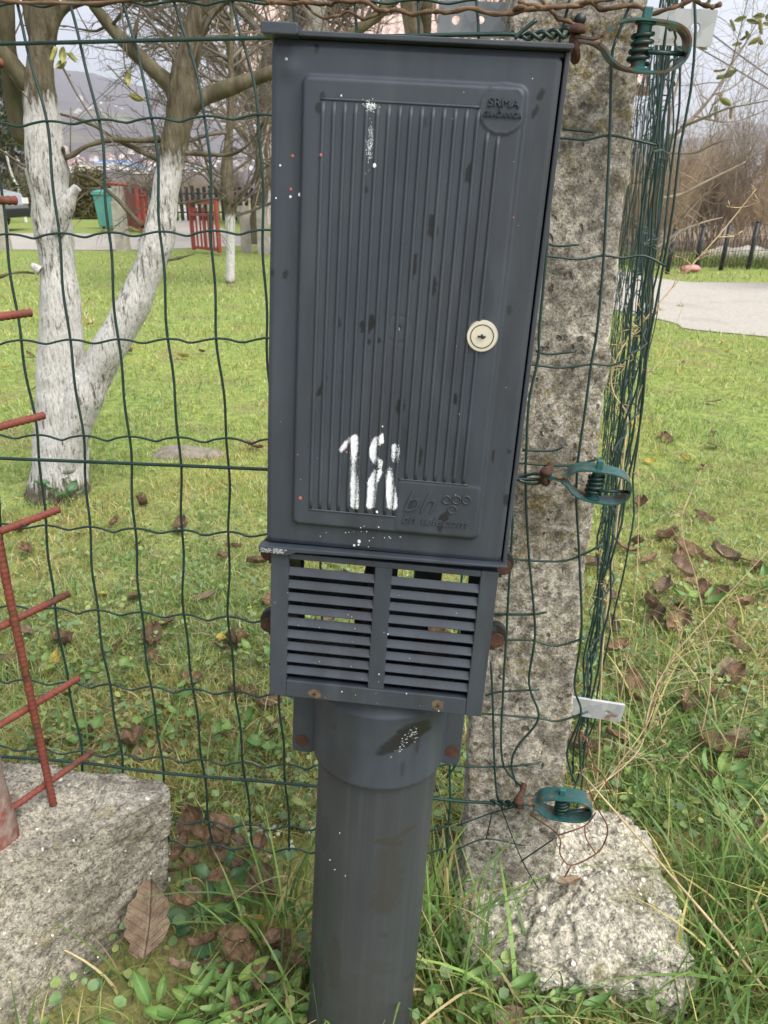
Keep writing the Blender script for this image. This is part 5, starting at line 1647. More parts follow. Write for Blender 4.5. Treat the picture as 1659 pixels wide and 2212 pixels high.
def hedge(label, cx, cy, rx, ry, H, seed, cols, n=9000):
    rg = np.random.default_rng(seed)
    t = thing('evergreen_shrub', label, 'shrub', (cx, cy, 0))
    m = MB(); 
    for k in range(5): m.tube([(cx + rg.normal(0, .1), cy + rg.normal(0, .1), -.02), (cx + rg.normal(0, rx*.4), cy + rg.normal(0, ry*.4), H * .75)], [.03, .01], 6)
    m.build('stems', MAT['bark'], t)
    d = rg.normal(size=(n, 3)); d /= np.linalg.norm(d, axis=1, keepdims=True); d[:, 2] = np.abs(d[:, 2])
    r_ = rg.random((n, 1)) ** .3
    lump = 1 + .16 * np.sin(d[:, :1] * 7 + 1) * np.cos(d[:, 2:] * 9) + .1 * np.sin(d[:, 1:2] * 13)
    pts = d * r_ * lump * np.array([rx, ry, H]) + np.array([cx, cy, .02])
    leaf_cloud(pts, .06, cols, 'needles', 'crown', t, rg, aspect=.4)
c_ = G3(192, 474)
hedge('olive brown evergreen hedge bush beside the teal bin', c_[0], c_[1] + .6, 1.15, .7, 1.75, 2, [(.10, .10, .03), (.13, .105, .035), (.07, .085, .028), (.17, .12, .05)], 12000)
hedge('round dark bush behind the leaning whitewashed tree', c_[0] - 2.6, c_[1] + 3.0, 1.3, .8, 1.7, 4, [(.05, .065, .025), (.10, .075, .04)])

# ------------------------------------------------------------------ far houses, roof behind, pole and cables
def roof_house(name, label, base, w, d, h, rh, rot, mw, mr, group=None):
    m = MB()
    m.bx(-w/2, w/2, -d/2, d/2, -6, h, mi=0)
    o_ = .6
    m.prism([(-w/2 - o_, h - .2), (0, h + rh), (w/2 + o_, h - .2), (w/2 + o_, h - .55), (0, h + rh - .4), (-w/2 - o_, h - .55)], -d/2 - o_, d/2 + o_, mi=1)
    m.prism([(-w/2, h), (w/2, h), (0, h + rh - .4)], -d/2 + .01, d/2 - .01, mi=0)
    for s_ in (-1, 1):
        for xw in (-w/4, w/4):
            m.box((xw, s_ * (d/2 + .02), h * .62), (1.3, .12, 1.4), mi=2)
    o = m.build(name, [mw, mr, MAT['glass_dark']], None, smooth=False)
    o.location = base; o.rotation_euler = (0, 0, rot)
    return tag(o, label, 'house', group)
rg = np.random.default_rng(31)
spots = [(rg.uniform(140, 575), rg.uniform(330, 372)) for k in range(64)] + [(rg.uniform(145, 225), rg.uniform(212, 246)) for k in range(8)] + [(rg.uniform(60, 140), rg.uniform(300, 350)) for k in range(6)] + [(rg.uniform(1480, 1659), rg.uniform(352, 398)) for k in range(18)] + [(250, 230), (262, 238), (340, 340), (0, 345), (12, 352), (30, 348)]
proto = {}
for i, (x, y) in enumerate(spots):
    q = on_hill(x, y); k = i % 5
    lab = 'small pale house with a red roof in the valley town below the mountain' if k < 4 else 'small cream house with a red roof in the valley town below the mountain'
    grp = 'red roofed houses of the valley town'
    if k not in proto:
        proto[k] = roof_house('town_house', lab, q, 9 + k, 8, 5 + k * .6, 2.6, 0, MAT['wall_white'] if k < 4 else MAT['wall_cream'], MAT['roof_red'], grp)
        o = proto[k]
    else:
        o = proto[k].copy(); col.objects.link(o)
    s_ = rg.uniform(.55, .85); o.location = q; o.rotation_euler = (0, 0, rg.uniform(0, 3.1)); o.scale = (s_, s_, s_)
for i, (x, y) in enumerate(((232, 364), (256, 362), (275, 366), (300, 372), (420, 370))):
    roof_house('factory_hall', 'long pale hall with a blue roof in the valley town', on_hill(x, y), 22, 12, 5, 2.2, rad(80 + 12 * i), MAT['wall_white'], MAT['roof_blue'], 'blue roofed halls of the valley town')

# house with tiled roof behind
hb = thing('tiled_house', 'pink house with a terracotta tiled roof behind the bare trees', 'house', (1.6, 27, 0))
m = MB(); m.bx(-3.5, 6.6, 24.2, 31.8, -.3, 3.7); m.build('wall', MAT['wall_pink'], hb, smooth=False)
simple('roof_under', (.20, .10, .075), .9)
m = MB(); m.prism([(23.6, 3.5), (28, 7.0), (32.4, 3.5), (32.4, 3.3), (28, 6.7), (23.6, 3.3)], -4.1, 7.2, M=np.array([[0, 1.0, 0], [1.0, 0, 0], [0, 0, 1.0]])); rf = m.build('roof', MAT['roof_under'], hb, smooth=False)
if True:
    th = math.atan2(3.5, 4.4); sl = math.hypot(3.5, 4.4)
    tm = MB()
    nxt = 9; X_ = np.linspace(0, .29, nxt); Zt = .035 * np.sin(np.linspace(0, math.pi * 2, nxt)) + .03
    V = [(x, -.02, z) for x, z in zip(X_, Zt)] + [(x, .40, z - .01) for x, z in zip(X_, Zt)]
    tm.add(V, [(i, i + 1, i + 1 + nxt, i + nxt) for i in range(nxt - 1)])
    first = None
    cnt = 0
    MT = rotm(0, th, 0)
    big = MB()
    for r_ in range(15):
        for k in range(38):
            p0 = np.array([-4.0 + k * .292, 23.6 + r_ * .365 * math.cos(th), 3.53 + r_ * .365 * math.sin(th)]) + np.array([0, -math.sin(th), math.cos(th)]) * .012
            if cnt < 300 and (r_ < 12 and k % 38 < 25):
                if first is None:
                    first = tm.build('roof_tile', MAT['roof_tile'], rf, local=True); o = first
                else:
                    o = bpy.data.objects.new('roof_tile', first.data); col.objects.link(o); o.parent = rf
                o.location = tuple(p0 - np.array([1.6, 27, 0])); o.rotation_euler = (th, 0, 0); cnt += 1
            else:
                big.add(np.array(V) @ MT.T + p0, [(i, i + 1, i + 1 + nxt, i + nxt) for i in range(nxt - 1)])
    o = big.build('roof_tiles', MAT['roof_tile'], rf); o['kind'] = 'stuff'
for (x0, z0) in ((-2.2, 1.2), (.4, 1.2), (3.6, 1.2)):
    m = MB(); m.bx(x0, x0 + 1.2, 24.12, 24.19, z0, z0 + 1.4); w_ = m.build('window', MAT['wall_white'], hb, smooth=False)
    m = MB(); m.bx(x0 + .09, x0 + .56, 24.09, 24.11, z0 + .1, z0 + 1.3); m.bx(x0 + .64, x0 + 1.11, 24.09, 24.11, z0 + .1, z0 + 1.3); m.build('pane', MAT['glass_dark'], w_, smooth=False)
m = MB(); m.bx(5.4, 6.0, 27.2, 27.8, 5.5, 7.9); m.build('chimney', MAT['old_post'], rf, smooth=False)

PYL = 13.5
pb = at_y(687, 60, PYL)
pole = thing('utility_pole', 'pale concrete utility pole behind the cabinet', 'pole', (pb[0], PYL, 0))
m = MB(); m.tube([(pb[0], PYL, -.1), (pb[0], PYL, 7.6)], [.165, .125], 20); m.build('shaft', MAT['pole_concrete'], pole)
for zz_ in (5.1, 6.9):
    m = MB(); m.tube([(pb[0] - .3, PYL, zz_), (pb[0] + .3, PYL, zz_)], .02, 8)
    m.lathe([(.03, 0), (.045, .03), (.03, .06), (.045, .09), (.02, .13)], 12, (pb[0] - .28, PYL, zz_)); m.lathe([(.03, 0), (.045, .03), (.03, .06), (.045, .09), (.02, .13)], 12, (pb[0] + .28, PYL, zz_))
    m.build('insulator_bracket', MAT['dark_metal'], pole)
def cable_obj(label, A, Mid, B, r=.011):
    m = MB(); m.tube(spline([A, Mid, B], 14), r, 5)
    tag(m.build('power_line', MAT['cable']), label, 'cable')
cable_obj('upper of two overhead cables slanting down at the lane', (pb[0] + .28, PYL, 6.93), at_y(1541, 76, 12.0), at_y(2100, 420, 11.0))
cable_obj('lower of two overhead cables slanting down at the lane', (pb[0] + .28, PYL, 5.13), at_y(1500, 98, 12.0), at_y(2100, 480, 11.0))
cable_obj('thick overhead cable running from the utility pole towards the mountain', (pb[0] - .28, PYL, 5.13), at_y(305, 124, 30), at_y(60, 350, 75), .020)
cable_obj('thin overhead cable running from the utility pole towards the mountain', (pb[0] - .28, PYL, 4.95), at_y(305, 136, 30), at_y(66, 352, 75), .012)

# ------------------------------------------------------------------ bin, red gates, posts, car, far fence
bb = at_z(237, 494, 0); BX, BYY = bb[0], bb[1]
bin_ = thing('wheelie_bin', 'teal plastic wheelie bin at the red gate', 'bin', (BX, BYY, 0))
def frustum(mb, c, w0, d0, w1, d1, z0, z1):
    V = [(c[0]+a*w0/2, c[1]+e_*d0/2, z0) for a, e_ in ((-1,-1),(1,-1),(1,1),(-1,1))] + [(c[0]+a*w1/2, c[1]+e_*d1/2, z1) for a, e_ in ((-1,-1),(1,-1),(1,1),(-1,1))]
    mb.add(V, [(3,2,1,0),(4,5,6,7),(0,1,5,4),(1,2,6,5),(2,3,7,6),(3,0,4,7)])
m = MB(); frustum(m, (BX, BYY), .40, .42, .50, .56, .05, .88); bevel(m.build('body', MAT['bin_teal'], bin_, smooth=False), .03, 3)
m = MB(); frustum(m, (BX, BYY - .01), .55, .62, .50, .55, .882, .945); bevel(m.build('lid', MAT['bin_teal'], bin_, smooth=False), .02, 3)
m = MB(); m.bx(BX - .27, BX + .27, BYY - .31, BYY - .285, .83, .88); bevel(m.build('rim', MAT['bin_teal'], bin_, smooth=False), .006)
for s_ in (-1, 1):
    m = MB(); m.lathe([(.09, -.025), (.10, -.015), (.10, .015), (.09, .025), (.03, .028)], 18, (BX + s_ * .235, BYY + .24, .10), np.array([[0, 0, 1.0], [0, 1.0, 0], [-1.0, 0, 0]])); m.build('wheel', MAT['rubber'], bin_)
m = MB(); m.tube([(BX - .2, BYY + .32, .86), (BX + .2, BYY + .32, .86)], .015, 8); m.build('handle', MAT['bin_teal'], bin_)

def old_post(px, py, py_top, w, label):
    q = at_z(px, py, 0); D = q[1]
    top = at_y(px, py_top, D)[2]
    m = MB(); V = []
    frustum(m, (q[0], q[1]), w, w, w * .85, w * .85, -.05, top - .05); 
    o = bevel(m.build('concrete_fence_post', MAT['old_post'], None, smooth=False), .01)
    return tag(o, label, 'post')
old_post(267, 542, 428, .20, 'grey concrete post in front of the teal bin')
old_post(265, 500, 398, .26, 'grey concrete post beside the solid red gate leaf')
old_post(243, 482, 403, .26, 'short grey concrete post behind the teal bin')
old_post(533, 545, 437, .15, 'grey concrete post just behind the young whitewashed tree')
old_post(570, 548, 437, .17, 'grey concrete post between the young whitewashed tree and the telecom cabinet')
old_post(4, 540, 408, .26, 'grey concrete post at the lawn edge in front of the parked car')

def red_gate(label, A, B, H, solid, bars, solid_bars=None):
    A = np.array(A); B = np.array(B); u = (B - A) / np.linalg.norm(B - A); L = np.linalg.norm(B - A)
    t = thing('red_gate', label, 'gate', (A[0], A[1], 0))
    R_ = np.array([[u[0], -u[1], 0], [u[1], u[0], 0], [0, 0, 1.0]])
    def bar(x0, x1, z0, z1, th_, nm):
        m = MB(); m.box(A3 + R_ @ np.array([(x0+x1)/2, 0, (z0+z1)/2]), (x1-x0, th_, z1-z0), R_); return m.build(nm, MAT['gate_red'], t, smooth=False)
    A3 = np.array([A[0], A[1], 0.0])
    bar(0, .05, .04, H, .05, 'frame_post'); bar(L - .05, L, .04, H, .05, 'frame_post')
    bar(.05, L - .05, H - .05, H, .045, 'frame_rail'); bar(.05, L - .05, .06, .10, .045, 'frame_rail'); bar(.05, L - .05, H - .22, H - .18, .045, 'frame_rail')
    if solid:
        bar(.05, L - .05, .10, H - .22, .012, 'sheet')
    else:
        for k in range(bars):
            x = .05 + (L - .1) * (k + 1) / (bars + 1); bar(x - .012, x + .012, .10, H - .22, .022, 'bar')
        bar(L / 2 - .03, L / 2 + .03, .10, H - .22, .03, 'bar')
    for k in range(3):
        x = .05 + (L - .1) * (k + .5) / 3; bar(x - .05, x + .05, H - .16, H - .10, .02, 'ornament')
    return t
q1, q2 = at_z(418, 545, 0), at_z(465, 551, 0)
hg = at_y(440, 433, (q1[1] + q2[1]) / 2)[2]
red_gate('narrow red barred gate leaf standing by the drive', q1[:2] , q2[:2] + np.array([.10, -.1]), hg, False, 5)
q1, q2 = at_z(277, 492, 0), at_z(306, 503, 0); hg = at_y(290, 401, q1[1])[2]
red_gate('solid sheet red gate leaf behind the teal bin', q1[:2], q2[:2], hg, True, 0)
q1, q2 = at_z(304, 503, 0), at_z(322, 496, 0)
red_gate('red barred gate leaf swung open beside the solid leaf', q1[:2], q2[:2], hg * .97, False, 5)
m = MB(); a_, c_ = at_y(226, 395, 24.5), at_y(276, 399, 24.5); m.tube([a_, c_], .035, 8); m.tube([(a_[0], a_[1], 0), a_], .035, 8)
tag(m.build('red_rail', MAT['gate_red']), 'red horizontal rail behind the short concrete post', 'rail')

# dark low fence past the drive
df = thing('dark_fence', 'dark low paling fence along the far side of the drive', 'fence', (-6.0, 26.5, 0))
m = MB()
for k in range(34):
    x = -8.6 + k * .19
    m = MB(); m.bx(x, x + .11, 26.5 - .3 * k / 34, 26.53 - .3 * k / 34, .05, 1.05 + .04 * math.sin(k * 2.1)); m.build('pale', MAT['dark_metal'], df, smooth=False)
for z in (.3, .85):
    m = MB(); m.tube([(-8.7, 26.56, z), (-2.1, 26.26, z)], .025, 6); m.build('rail', MAT['dark_metal'], df)

# parked car at the left edge
ce = at_z(26, 500, 0)
car = thing('parked_car', 'silver car parked on the lane beside the leaning tree', 'car', (ce[0] - 2.1, ce[1] + .4, 0))
c0 = np.array([ce[0] - 4.2, ce[1] + .4, 0])
prof = [(0, .30), (0, .75), (.15, .92), (.85, 1.0), (1.45, 1.42), (2.9, 1.44), (3.55, .98), (4.05, .86), (4.2, .60), (4.2, .30)]
m = MB(); m.prism(prof, -.82, .82, c=c0); bevel(m.build('body', MAT['car_silver'], car, smooth=False), .07, 3)
for s_ in (-1, 1):
    m = MB(); m.prism([(.98, 1.0), (1.5, 1.36), (2.15, 1.38), (2.15, 1.0)], s_ * .825, s_ * .83, c=c0); m.prism([(2.22, 1.0), (2.22, 1.38), (2.85, 1.37), (3.4, 1.0)], s_ * .825, s_ * .83, c=c0); m.build('window', MAT['glass_dark'], car, smooth=False)
    for xw in (.85, 3.35):
        m = MB(); m.lathe([(.24, -.1), (.31, -.09), (.31, .09), (.24, .1)], 22, c0 + np.array([xw, s_ * .76, .31]), RY); w_ = m.build('wheel', MAT['rubber'], car)
        m = MB(); m.lathe([(.19, -.105), (.20, .0), (.19, .105)], 14, c0 + np.array([xw, s_ * .77, .31]), RY); m.build('rim', MAT['nickel'], w_)
    m = MB(); m.bx(*(c0[0] + np.array([4.17, 4.215])), *(sorted((c0[1] + s_ * .5, c0[1] + s_ * .78))), .62, .76); m.build('headlight', MAT['wall_white'], car, smooth=False)
m = MB(); m.bx(c0[0] + 4.18, c0[0] + 4.26, c0[1] - .78, c0[1] + .78, .32, .52); bevel(m.build('bumper', MAT['rubber'], car, smooth=False), .03)

# wire fence with dark posts across the lane
wf = thing('dark_wire_fence', 'dark post and wire fence across the lane in front of the thicket', 'fence', (5, 10.4, 0))
FPs = []
for (px, py, pt) in ((1556, 584, 484), (1615, 582, 481), (1501, 588, 490), (1700, 580, 478), (1440, 592, 497), (1380, 596, 503), (1790, 578, 476)):
    q = at_z(px, py, 0); FPs.append((q[0], q[1], at_y(px + 15, pt, q[1])[2]))
FPs.sort()
for (x, y, zt_) in FPs:
    m = MB(); m.tube([(x, y, -.05), (x + .03, y, zt_)], .026, 10); m.lathe([(.028, 0), (.02, .02), (.002, .025)], 10, (x + .03, y, zt_)); m.build('post', MAT['dark_metal'], wf)
for z in (.12, .35, .6, .80):
    m = MB(); m.tube(spline([(x + .02, y - .05, z * zt_ / .84) for x, y, zt_ in FPs], 4), .003, 4); m.build('wire', MAT['dark_metal'], wf)
for k in range(60):
    x = FPs[0][0] + (FPs[-1][0] - FPs[0][0]) * (k + .5) / 60
    y = np.interp(x, [f[0] for f in FPs], [f[1] for f in FPs]) - .05
    m = MB(); m.tube([(x, y, .05), (x + .015, y, .36)], .003, 4, cap=False); m.build('mesh_wire', MAT['dark_metal'], wf)
lp = at_z(1487, 590, 0)
m = MB(); V, F_ = boulder((lp[0], lp[1], .05), (.11, .06, .035), 2.2, 16, 10); m.add(V, F_); o = m.build('litter_bag', MAT['litter_pink']); roughen(o, [(9, .03, 2)], seed=8)
tag(o, 'crumpled pink plastic bag on the verge under the dark wire fence', 'litter')
sp_ = G3(1655, 578)
m = MB(); V, F_ = boulder((sp_[0] + .35, sp_[1] + 1.2, .02), (.75, .5, .13), 2.2, 30, 14); m.add(V, F_); o = m.build('gravel_heap', MAT['old_post']); roughen(o, [(4, .1, 3)], seed=9)
tag(o, 'pale heap of gravel behind the dark wire fence', 'gravel heap')
st = at_z(405, 990, 0)
m = MB(); V, F_ = boulder((st[0] - .0, st[1] + .03, -.005), (.135, .070, .032), 2.2, 60, 30); m.add(V, F_); o = m.build('flat_stone', MAT['stone']); roughen(o, [(9, .012, 3), (40, .004, 2)], seed=12)
tag(o, 'flat grey stone half sunk in the lawn', 'stone')
# ------------------------------------------------------------------ grass, leaves, weeds
def inpoly(x, y, poly):
    poly = np.asarray(poly); n = len(poly); ins = np.zeros(len(x), bool); j = n - 1
    for i in range(n):
        xi, yi = poly[i]; xj, yj = poly[j]
        c_ = ((yi > y) != (yj > y)) & (x < (xj - xi) * (y - yi) / (yj - yi + 1e-12) + xi)
        ins ^= c_; j = i
    return ins
ROADP = []
for nm in ('road', 'driveway'):
    me = bpy.data.objects[nm].data; nv = len(me.vertices); co = np.zeros(nv * 3, dtype=np.float32); me.vertices.foreach_get('co', co); co = co.reshape(-1, 9, 3)
    ROADP.append(np.concatenate([co[:, 0, :2], co[::-1, 8, :2]]))
pipe_w = CT + CM @ np.array([PAX, PAY, -.80])
tp = np.array([q0[0], TY])
def blocked(x, y):
    bd = inpoly(x, y, np.array(foot)) | (((x - .237) / .145) ** 2 + ((y - .735) / .120) ** 2 < 1) | (np.hypot(x - pipe_w[0], y - pipe_w[1]) < .056)
    bd |= np.hypot(x - tp[0], y - tp[1]) < .10
    for rp_ in ROADP: bd |= inpoly(x, y, rp_)
    return bd
def ground_pts(n, y0, y1, x0=-160, x1=1820, rg=rng):
    px = rg.uniform(x0, x1, n); py = rg.uniform(y0, y1, n)
    rx = (px - CX) / F_PX; u = (CY - py) / F_PX
    ry = AU[1] * u + AF[1]; rz = AU[2] * u + AF[2]
    t = -CAM_H / rz
    return rx * t, ry * t

def blades(x, y, h, w, lean, cols, name, label, seg=2, seed=1, z=None, cat='grass', flat=.25, curl=1.0):
    rg = np.random.default_rng(seed); n = len(x)
    a = rg.uniform(0, 2 * math.pi, n); la = rg.uniform(0, 2 * math.pi, n)
    dx, dy_b = np.cos(a), np.sin(a)
    lx_, ly_ = np.cos(la) * lean, np.sin(la) * lean
    zb = gz(x, y) - .004 if z is None else z
    V = np.zeros((n, (seg * 2 + 1), 3)); 
    for k in range(seg + 1):
        t = k / seg
        # bend over: horizontal runs ahead, height falls back
        hx = x + lx_ * h * (t ** 1.6) * curl; hy = y + ly_ * h * (t ** 1.6) * curl
        hz = zb + h * (t - .42 * np.minimum(lean, 1.6) ** 1.3 * t ** 2.4)
        ww = w * (1 - t ** 1.7) * .5
        if k < seg:
            V[:, 2*k] = np.stack([hx - dx * ww, hy - dy_b * ww, hz], -1); V[:, 2*k+1] = np.stack([hx + dx * ww, hy + dy_b * ww, hz], -1)
        else:
            V[:, 2*seg] = np.stack([hx, hy, hz], -1)
    m_ = seg * 2 + 1
    T_ = []
    for k in range(seg - 1):
        T_ += [(2*k, 2*k+1, 2*k+3), (2*k, 2*k+3, 2*k+2)]
    T_.append((2*seg-2, 2*seg-1, 2*seg))
    T_ = (np.arange(n)[:, None, None] * m_ + np.array(T_)[None]).reshape(-1, 3)
    C = np.asarray(cols); C = C if len(C) == n else C[rg.integers(0, len(C), n)]
    C = np.clip(C * rg.uniform(.60, 1.45, (n, 1)), 0, .75)
    C = np.repeat(np.column_stack([C, np.ones(n)]), m_, axis=0)
    o = fast_mesh(name, V.reshape(-1, 3), T_, MAT['grass'], None, C)
    return tag(o, label, cat, kind='stuff')

GREEN = np.array([(.19, .295, .080), (.235, .335, .09), (.28, .37, .10), (.33, .405, .115), (.15, .245, .078)])
def patchy(x, y, seed=0):
    """green or yellowed by patches, as turf is"""
    f = .5 + .5 * np.sin(x * 2.3 + 1 + seed) * np.cos(y * 1.9 + .5) + .35 * np.sin(5.1 * x - 3.7 * y + 1)
    return np.clip(f, 0, 1)
rg = np.random.default_rng(41)
x, y = ground_pts(260000, 545, 1780, rg=rg)
ok = ~blocked(x, y) & (y > .80)
x, y = x[ok], y[ok]; n = len(x)
f = patchy(x, y); pick = rg.random(n)
C = np.where((pick < .48)[:, None], GREEN[rg.integers(0, 5, n)], np.where((pick < .82)[:, None], np.array([(.40, .43, .13)]), np.array([(.56, .51, .29)])))
C = C * (1 - .35 * (f[:, None] > .62) * np.array([-.35, .05, .0]))
pn = np.array([mnoise.fractal(Vector((a_ * 5.5, b_ * 5.5, .3)), 1.0, 2.0, 3) for a_, b_ in zip(x.tolist(), y.tolist())])
pl = np.array([mnoise.fractal(Vector((a_ * 1.5, b_ * 1.5, 2.3)), 1.0, 2.0, 4) for a_, b_ in zip(x.tolist(), y.tolist())])
wy = np.clip(.5 + 1.3 * pl, 0, 1)[:, None]
C = C * (1 - wy) * np.array([[.80, .93, .95]]) + C * wy * np.array([[1.14, 1.06, 1.10]])
thin = rg.random(n) > np.clip((pn - .05) * 4, 0, .85) * np.clip((2.8 - y) / 1.0, .5, 1)
x, y, C = x[thin], y[thin], C[thin]; n = len(x)
h = np.clip(1 + 1.1 * pn[thin], .45, 1.9) * rg.uniform(.016, .040, n) * np.where(y < 1.6, 1.15, 1.0) * np.where(y > 5, 1.3, 1)
w = rg.uniform(.0018, .0034, n) * np.clip(y / 2.4, 1, 3.4)
blades(x, y, h, w, rg.uniform(.2, 1.2, n), C, 'lawn_grass', 'short green lawn grass behind the wire mesh fence', 2, 3)

# low grass on this side of the fence
x, y = ground_pts(9000, 1640, 2420, rg=rg)
ok = ~blocked(x, y) & (y < 1.15)
x, y = x[ok], y[ok]; n = len(x)
C = np.where((rg.random(n) < .75)[:, None], GREEN[rg.integers(0, 5, n)] * .9, np.array([(.46, .40, .19)]))
lft = ~((x < -.03) & (y < .82) & (rg.random(n) < .6)); x, y, C = x[lft], y[lft], C[lft]; n = len(x)
blades(x, y, rg.uniform(.02, .07, n), rg.uniform(.0015, .003, n), rg.uniform(.3, 1.4, n), C, 'rough_grass', 'rough low grass round the cabinet pipe and footings', 3, 5)

# long tufts
def tufts(spec, name, label, seed, hscale=1.0):
    rg = np.random.default_rng(seed); X_, Y_, Hh, W_, Ln = [], [], [], [], []
    for (px, py, cnt, hh, sp) in spec:
        q = at_z(px, py, 0)
        k = cnt; X_.append(q[0] + rg.normal(0, sp, k)); Y_.append(q[1] + rg.normal(0, sp, k)); Hh.append(hh * rg.uniform(.45, 1.15, k)); W_.append(rg.uniform(.0026, .0062, k)); Ln.append(rg.uniform(.25, 1.5, k))
    X_, Y_, Hh, W_, Ln = map(np.concatenate, (X_, Y_, Hh, W_, Ln))
    ok = ~blocked(X_, Y_); X_, Y_, Hh, W_, Ln = X_[ok], Y_[ok], Hh[ok], W_[ok], Ln[ok]
    n = len(X_); pk = rg.random(n)
    C = np.where((pk < .80)[:, None], np.array([(.14, .25, .068), (.175, .29, .078), (.22, .33, .09), (.115, .21, .07)])[rg.integers(0, 4, n)], np.where((pk < .91)[:, None], np.array([(.50, .45, .17)]), np.array([(.56, .46, .26)])))
    return blades(X_, Y_, Hh * hscale, W_, Ln, C, name, label, 7, seed)
tufts([(640, 2010, 26, .20, .022), (612, 2110, 26, .20, .026), (655, 2190, 24, .18, .02), (560, 2215, 14, .12, .03), (590, 1975, 14, .17, .025), (545, 2050, 8, .15, .02), (660, 1930, 10, .15, .018),
       (925, 2010, 28, .20, .022), (955, 2090, 34, .22, .026), (915, 2175, 30, .20, .022), (1000, 2170, 34, .20, .03), (1060, 2230, 30, .18, .03), (960, 1950, 16, .16, .02), (1000, 2040, 22, .19, .026)],
      'long_grass', 'long arching grass tufts at the foot of the cabinet pipe', 51)
tufts([(1130, 2235, 30, .13, .03), (1210, 2240, 30, .10, .03), (1300, 2240, 30, .09, .03), (1400, 2240, 30, .11, .03), (1490, 2200, 34, .16, .03), (1560, 2180, 44, .19, .04), (1640, 2150, 44, .20, .04), (1530, 2020, 34, .19, .035), (1590, 1960, 34, .20, .035), (1650, 2020, 40, .20, .04), (1540, 1920, 30, .19, .03), (1620, 1880, 22, .17, .03), (1700, 1950, 30, .2, .04), (1500, 1890, 12, .16, .02), (1720, 2100, 40, .2, .05)],
      'long_grass', 'long grass crowding round the pale footing', 53)
tufts([(1480, 1640, 26, .17, .05), (1400, 1600, 26, .17, .04), (1350, 1720, 18, .15, .03), (1440, 1520, 22, .15, .06), (1560, 1560, 20, .13, .06), (1330, 1560, 14, .14, .03), (1620, 1680, 14, .12, .04), (1500, 1420, 24, .13, .08), (1620, 1440, 24, .12, .08), (1380, 1400, 18, .14, .05)],
      'long_grass', 'ragged grass beyond the side mesh fence', 57)
tufts([(730, 2330, 9, .22, .02), (810, 2330, 5, .16, .02), (150, 2250, 3, .12, .01), (250, 2120, 3, .14, .012), (285, 2130, 3, .14, .01), (60, 2260, 5, .10, .03), (400, 1930, 6, .13, .03), (470, 1790, 5, .12, .03), (90, 1600, 10, .12, .05), (150, 1640, 8, .13, .03), (240, 1600, 10, .10, .05), (360, 1570, 8, .10, .05), (520, 1660, 12, .10, .05), (620, 1770, 10, .12, .04)],
      'long_grass', 'scattered single grass blades along the wire mesh fence', 59)

# small round leaves of creeping weeds
def round_leaves(x, y, r, name, label, seed, cols, zoff=(.004, .022)):
    rg = np.random.default_rng(seed); n = len(x); k = 7
    th = np.arange(k) * 2 * math.pi / k
    c = np.stack([x, y, gz(x, y) + rg.uniform(*zoff, n)], -1)
    nv = np.stack([rg.normal(0, .38, n), rg.normal(-.15, .38, n), np.ones(n)], -1); nv /= np.linalg.norm(nv, axis=1, keepdims=True)
    u = np.cross(nv, [0, 1.0, .2]); u /= np.linalg.norm(u, axis=1, keepdims=True); v = np.cross(nv, u)
    rad_ = r[:, None] * (1 - .22 * np.cos(th)[None] + rg.uniform(-.1, .1, (n, k)))
    ring = c[:, None] + rad_[..., None] * (np.cos(th)[None, :, None] * u[:, None] + np.sin(th)[None, :, None] * v[:, None]) + nv[:, None] * (rad_ * .16)[..., None]
    V = np.concatenate([c[:, None], ring], 1).reshape(-1, 3)
    T_ = np.array([(0, 1 + i, 1 + (i + 1) % k) for i in range(k)])
    T_ = (np.arange(n)[:, None, None] * (k + 1) + T_[None]).reshape(-1, 3)
    C = np.asarray(cols)[rg.integers(0, len(cols), n)] * rg.uniform(.75, 1.25, (n, 1))
    C = np.repeat(np.column_stack([C, np.ones(n)]), k + 1, axis=0)
    return tag(fast_mesh(name, V, T_, MAT['leaf_green'], None, C), label, 'ground cover', kind='stuff')
WEED = [(.16, .27, .115), (.20, .31, .13), (.24, .33, .12), (.31, .36, .13), (.13, .21, .10)]
x, y = ground_pts(6500, 1050, 1800, rg=rg); ok = ~blocked(x, y) & (y > .82) & (rg.random(len(x)) < np.clip(2.6 / y - .55, .05, 1)); x, y = x[ok], y[ok]
round_leaves(x, y, rg.uniform(.003, .0072, len(x)), 'creeping_weeds', 'small round leaved weeds creeping through the turf behind the fence', 61, WEED)
x, y = ground_pts(900, 1700, 2420, rg=rg); ok = ~blocked(x, y) & (y < 1.1); x, y = x[ok], y[ok]
round_leaves(x, y, rg.uniform(.003, .008, len(x)), 'creeping_weeds', 'small round leaved weeds at the foot of the cabinet and footings', 63, WEED, (.004, .045))
# moss and litter fuzz
x = rg.normal(-.17, .11, 9000); y = rg.normal(.905, .045, 9000); ok = ~blocked(x, y); x, y = x[ok], y[ok]
blades(x, y, rg.uniform(.004, .013, len(x)), rg.uniform(.0012, .0026, len(x)), rg.uniform(.2, 1.4, len(x)), [(.22, .19, .030), (.17, .17, .028), (.28, .23, .05), (.12, .12, .02)], 'moss', 'yellow green moss under the wire mesh fence', 2, 65, cat='moss')
x, y = ground_pts(8000, 900, 1800, rg=rg); ok = ~blocked(x, y) & (y > .82); x, y = x[ok], y[ok]
blades(x, y, rg.uniform(.02, .06, len(x)), rg.uniform(.0012, .003, len(x)), rg.uniform(1.2, 2.2, len(x)), [(.60, .50, .30), (.52, .42, .23), (.34, .25, .15), (.22, .15, .10)], 'dry_straw', 'dry straw and plant litter lying in the turf', 3, 67, cat='straw')
x, y = ground_pts(30000, 1100, 1800, rg=rg); ok = ~blocked(x, y) & (y > .82) & (y < 2.2); x, y = x[ok], y[ok]
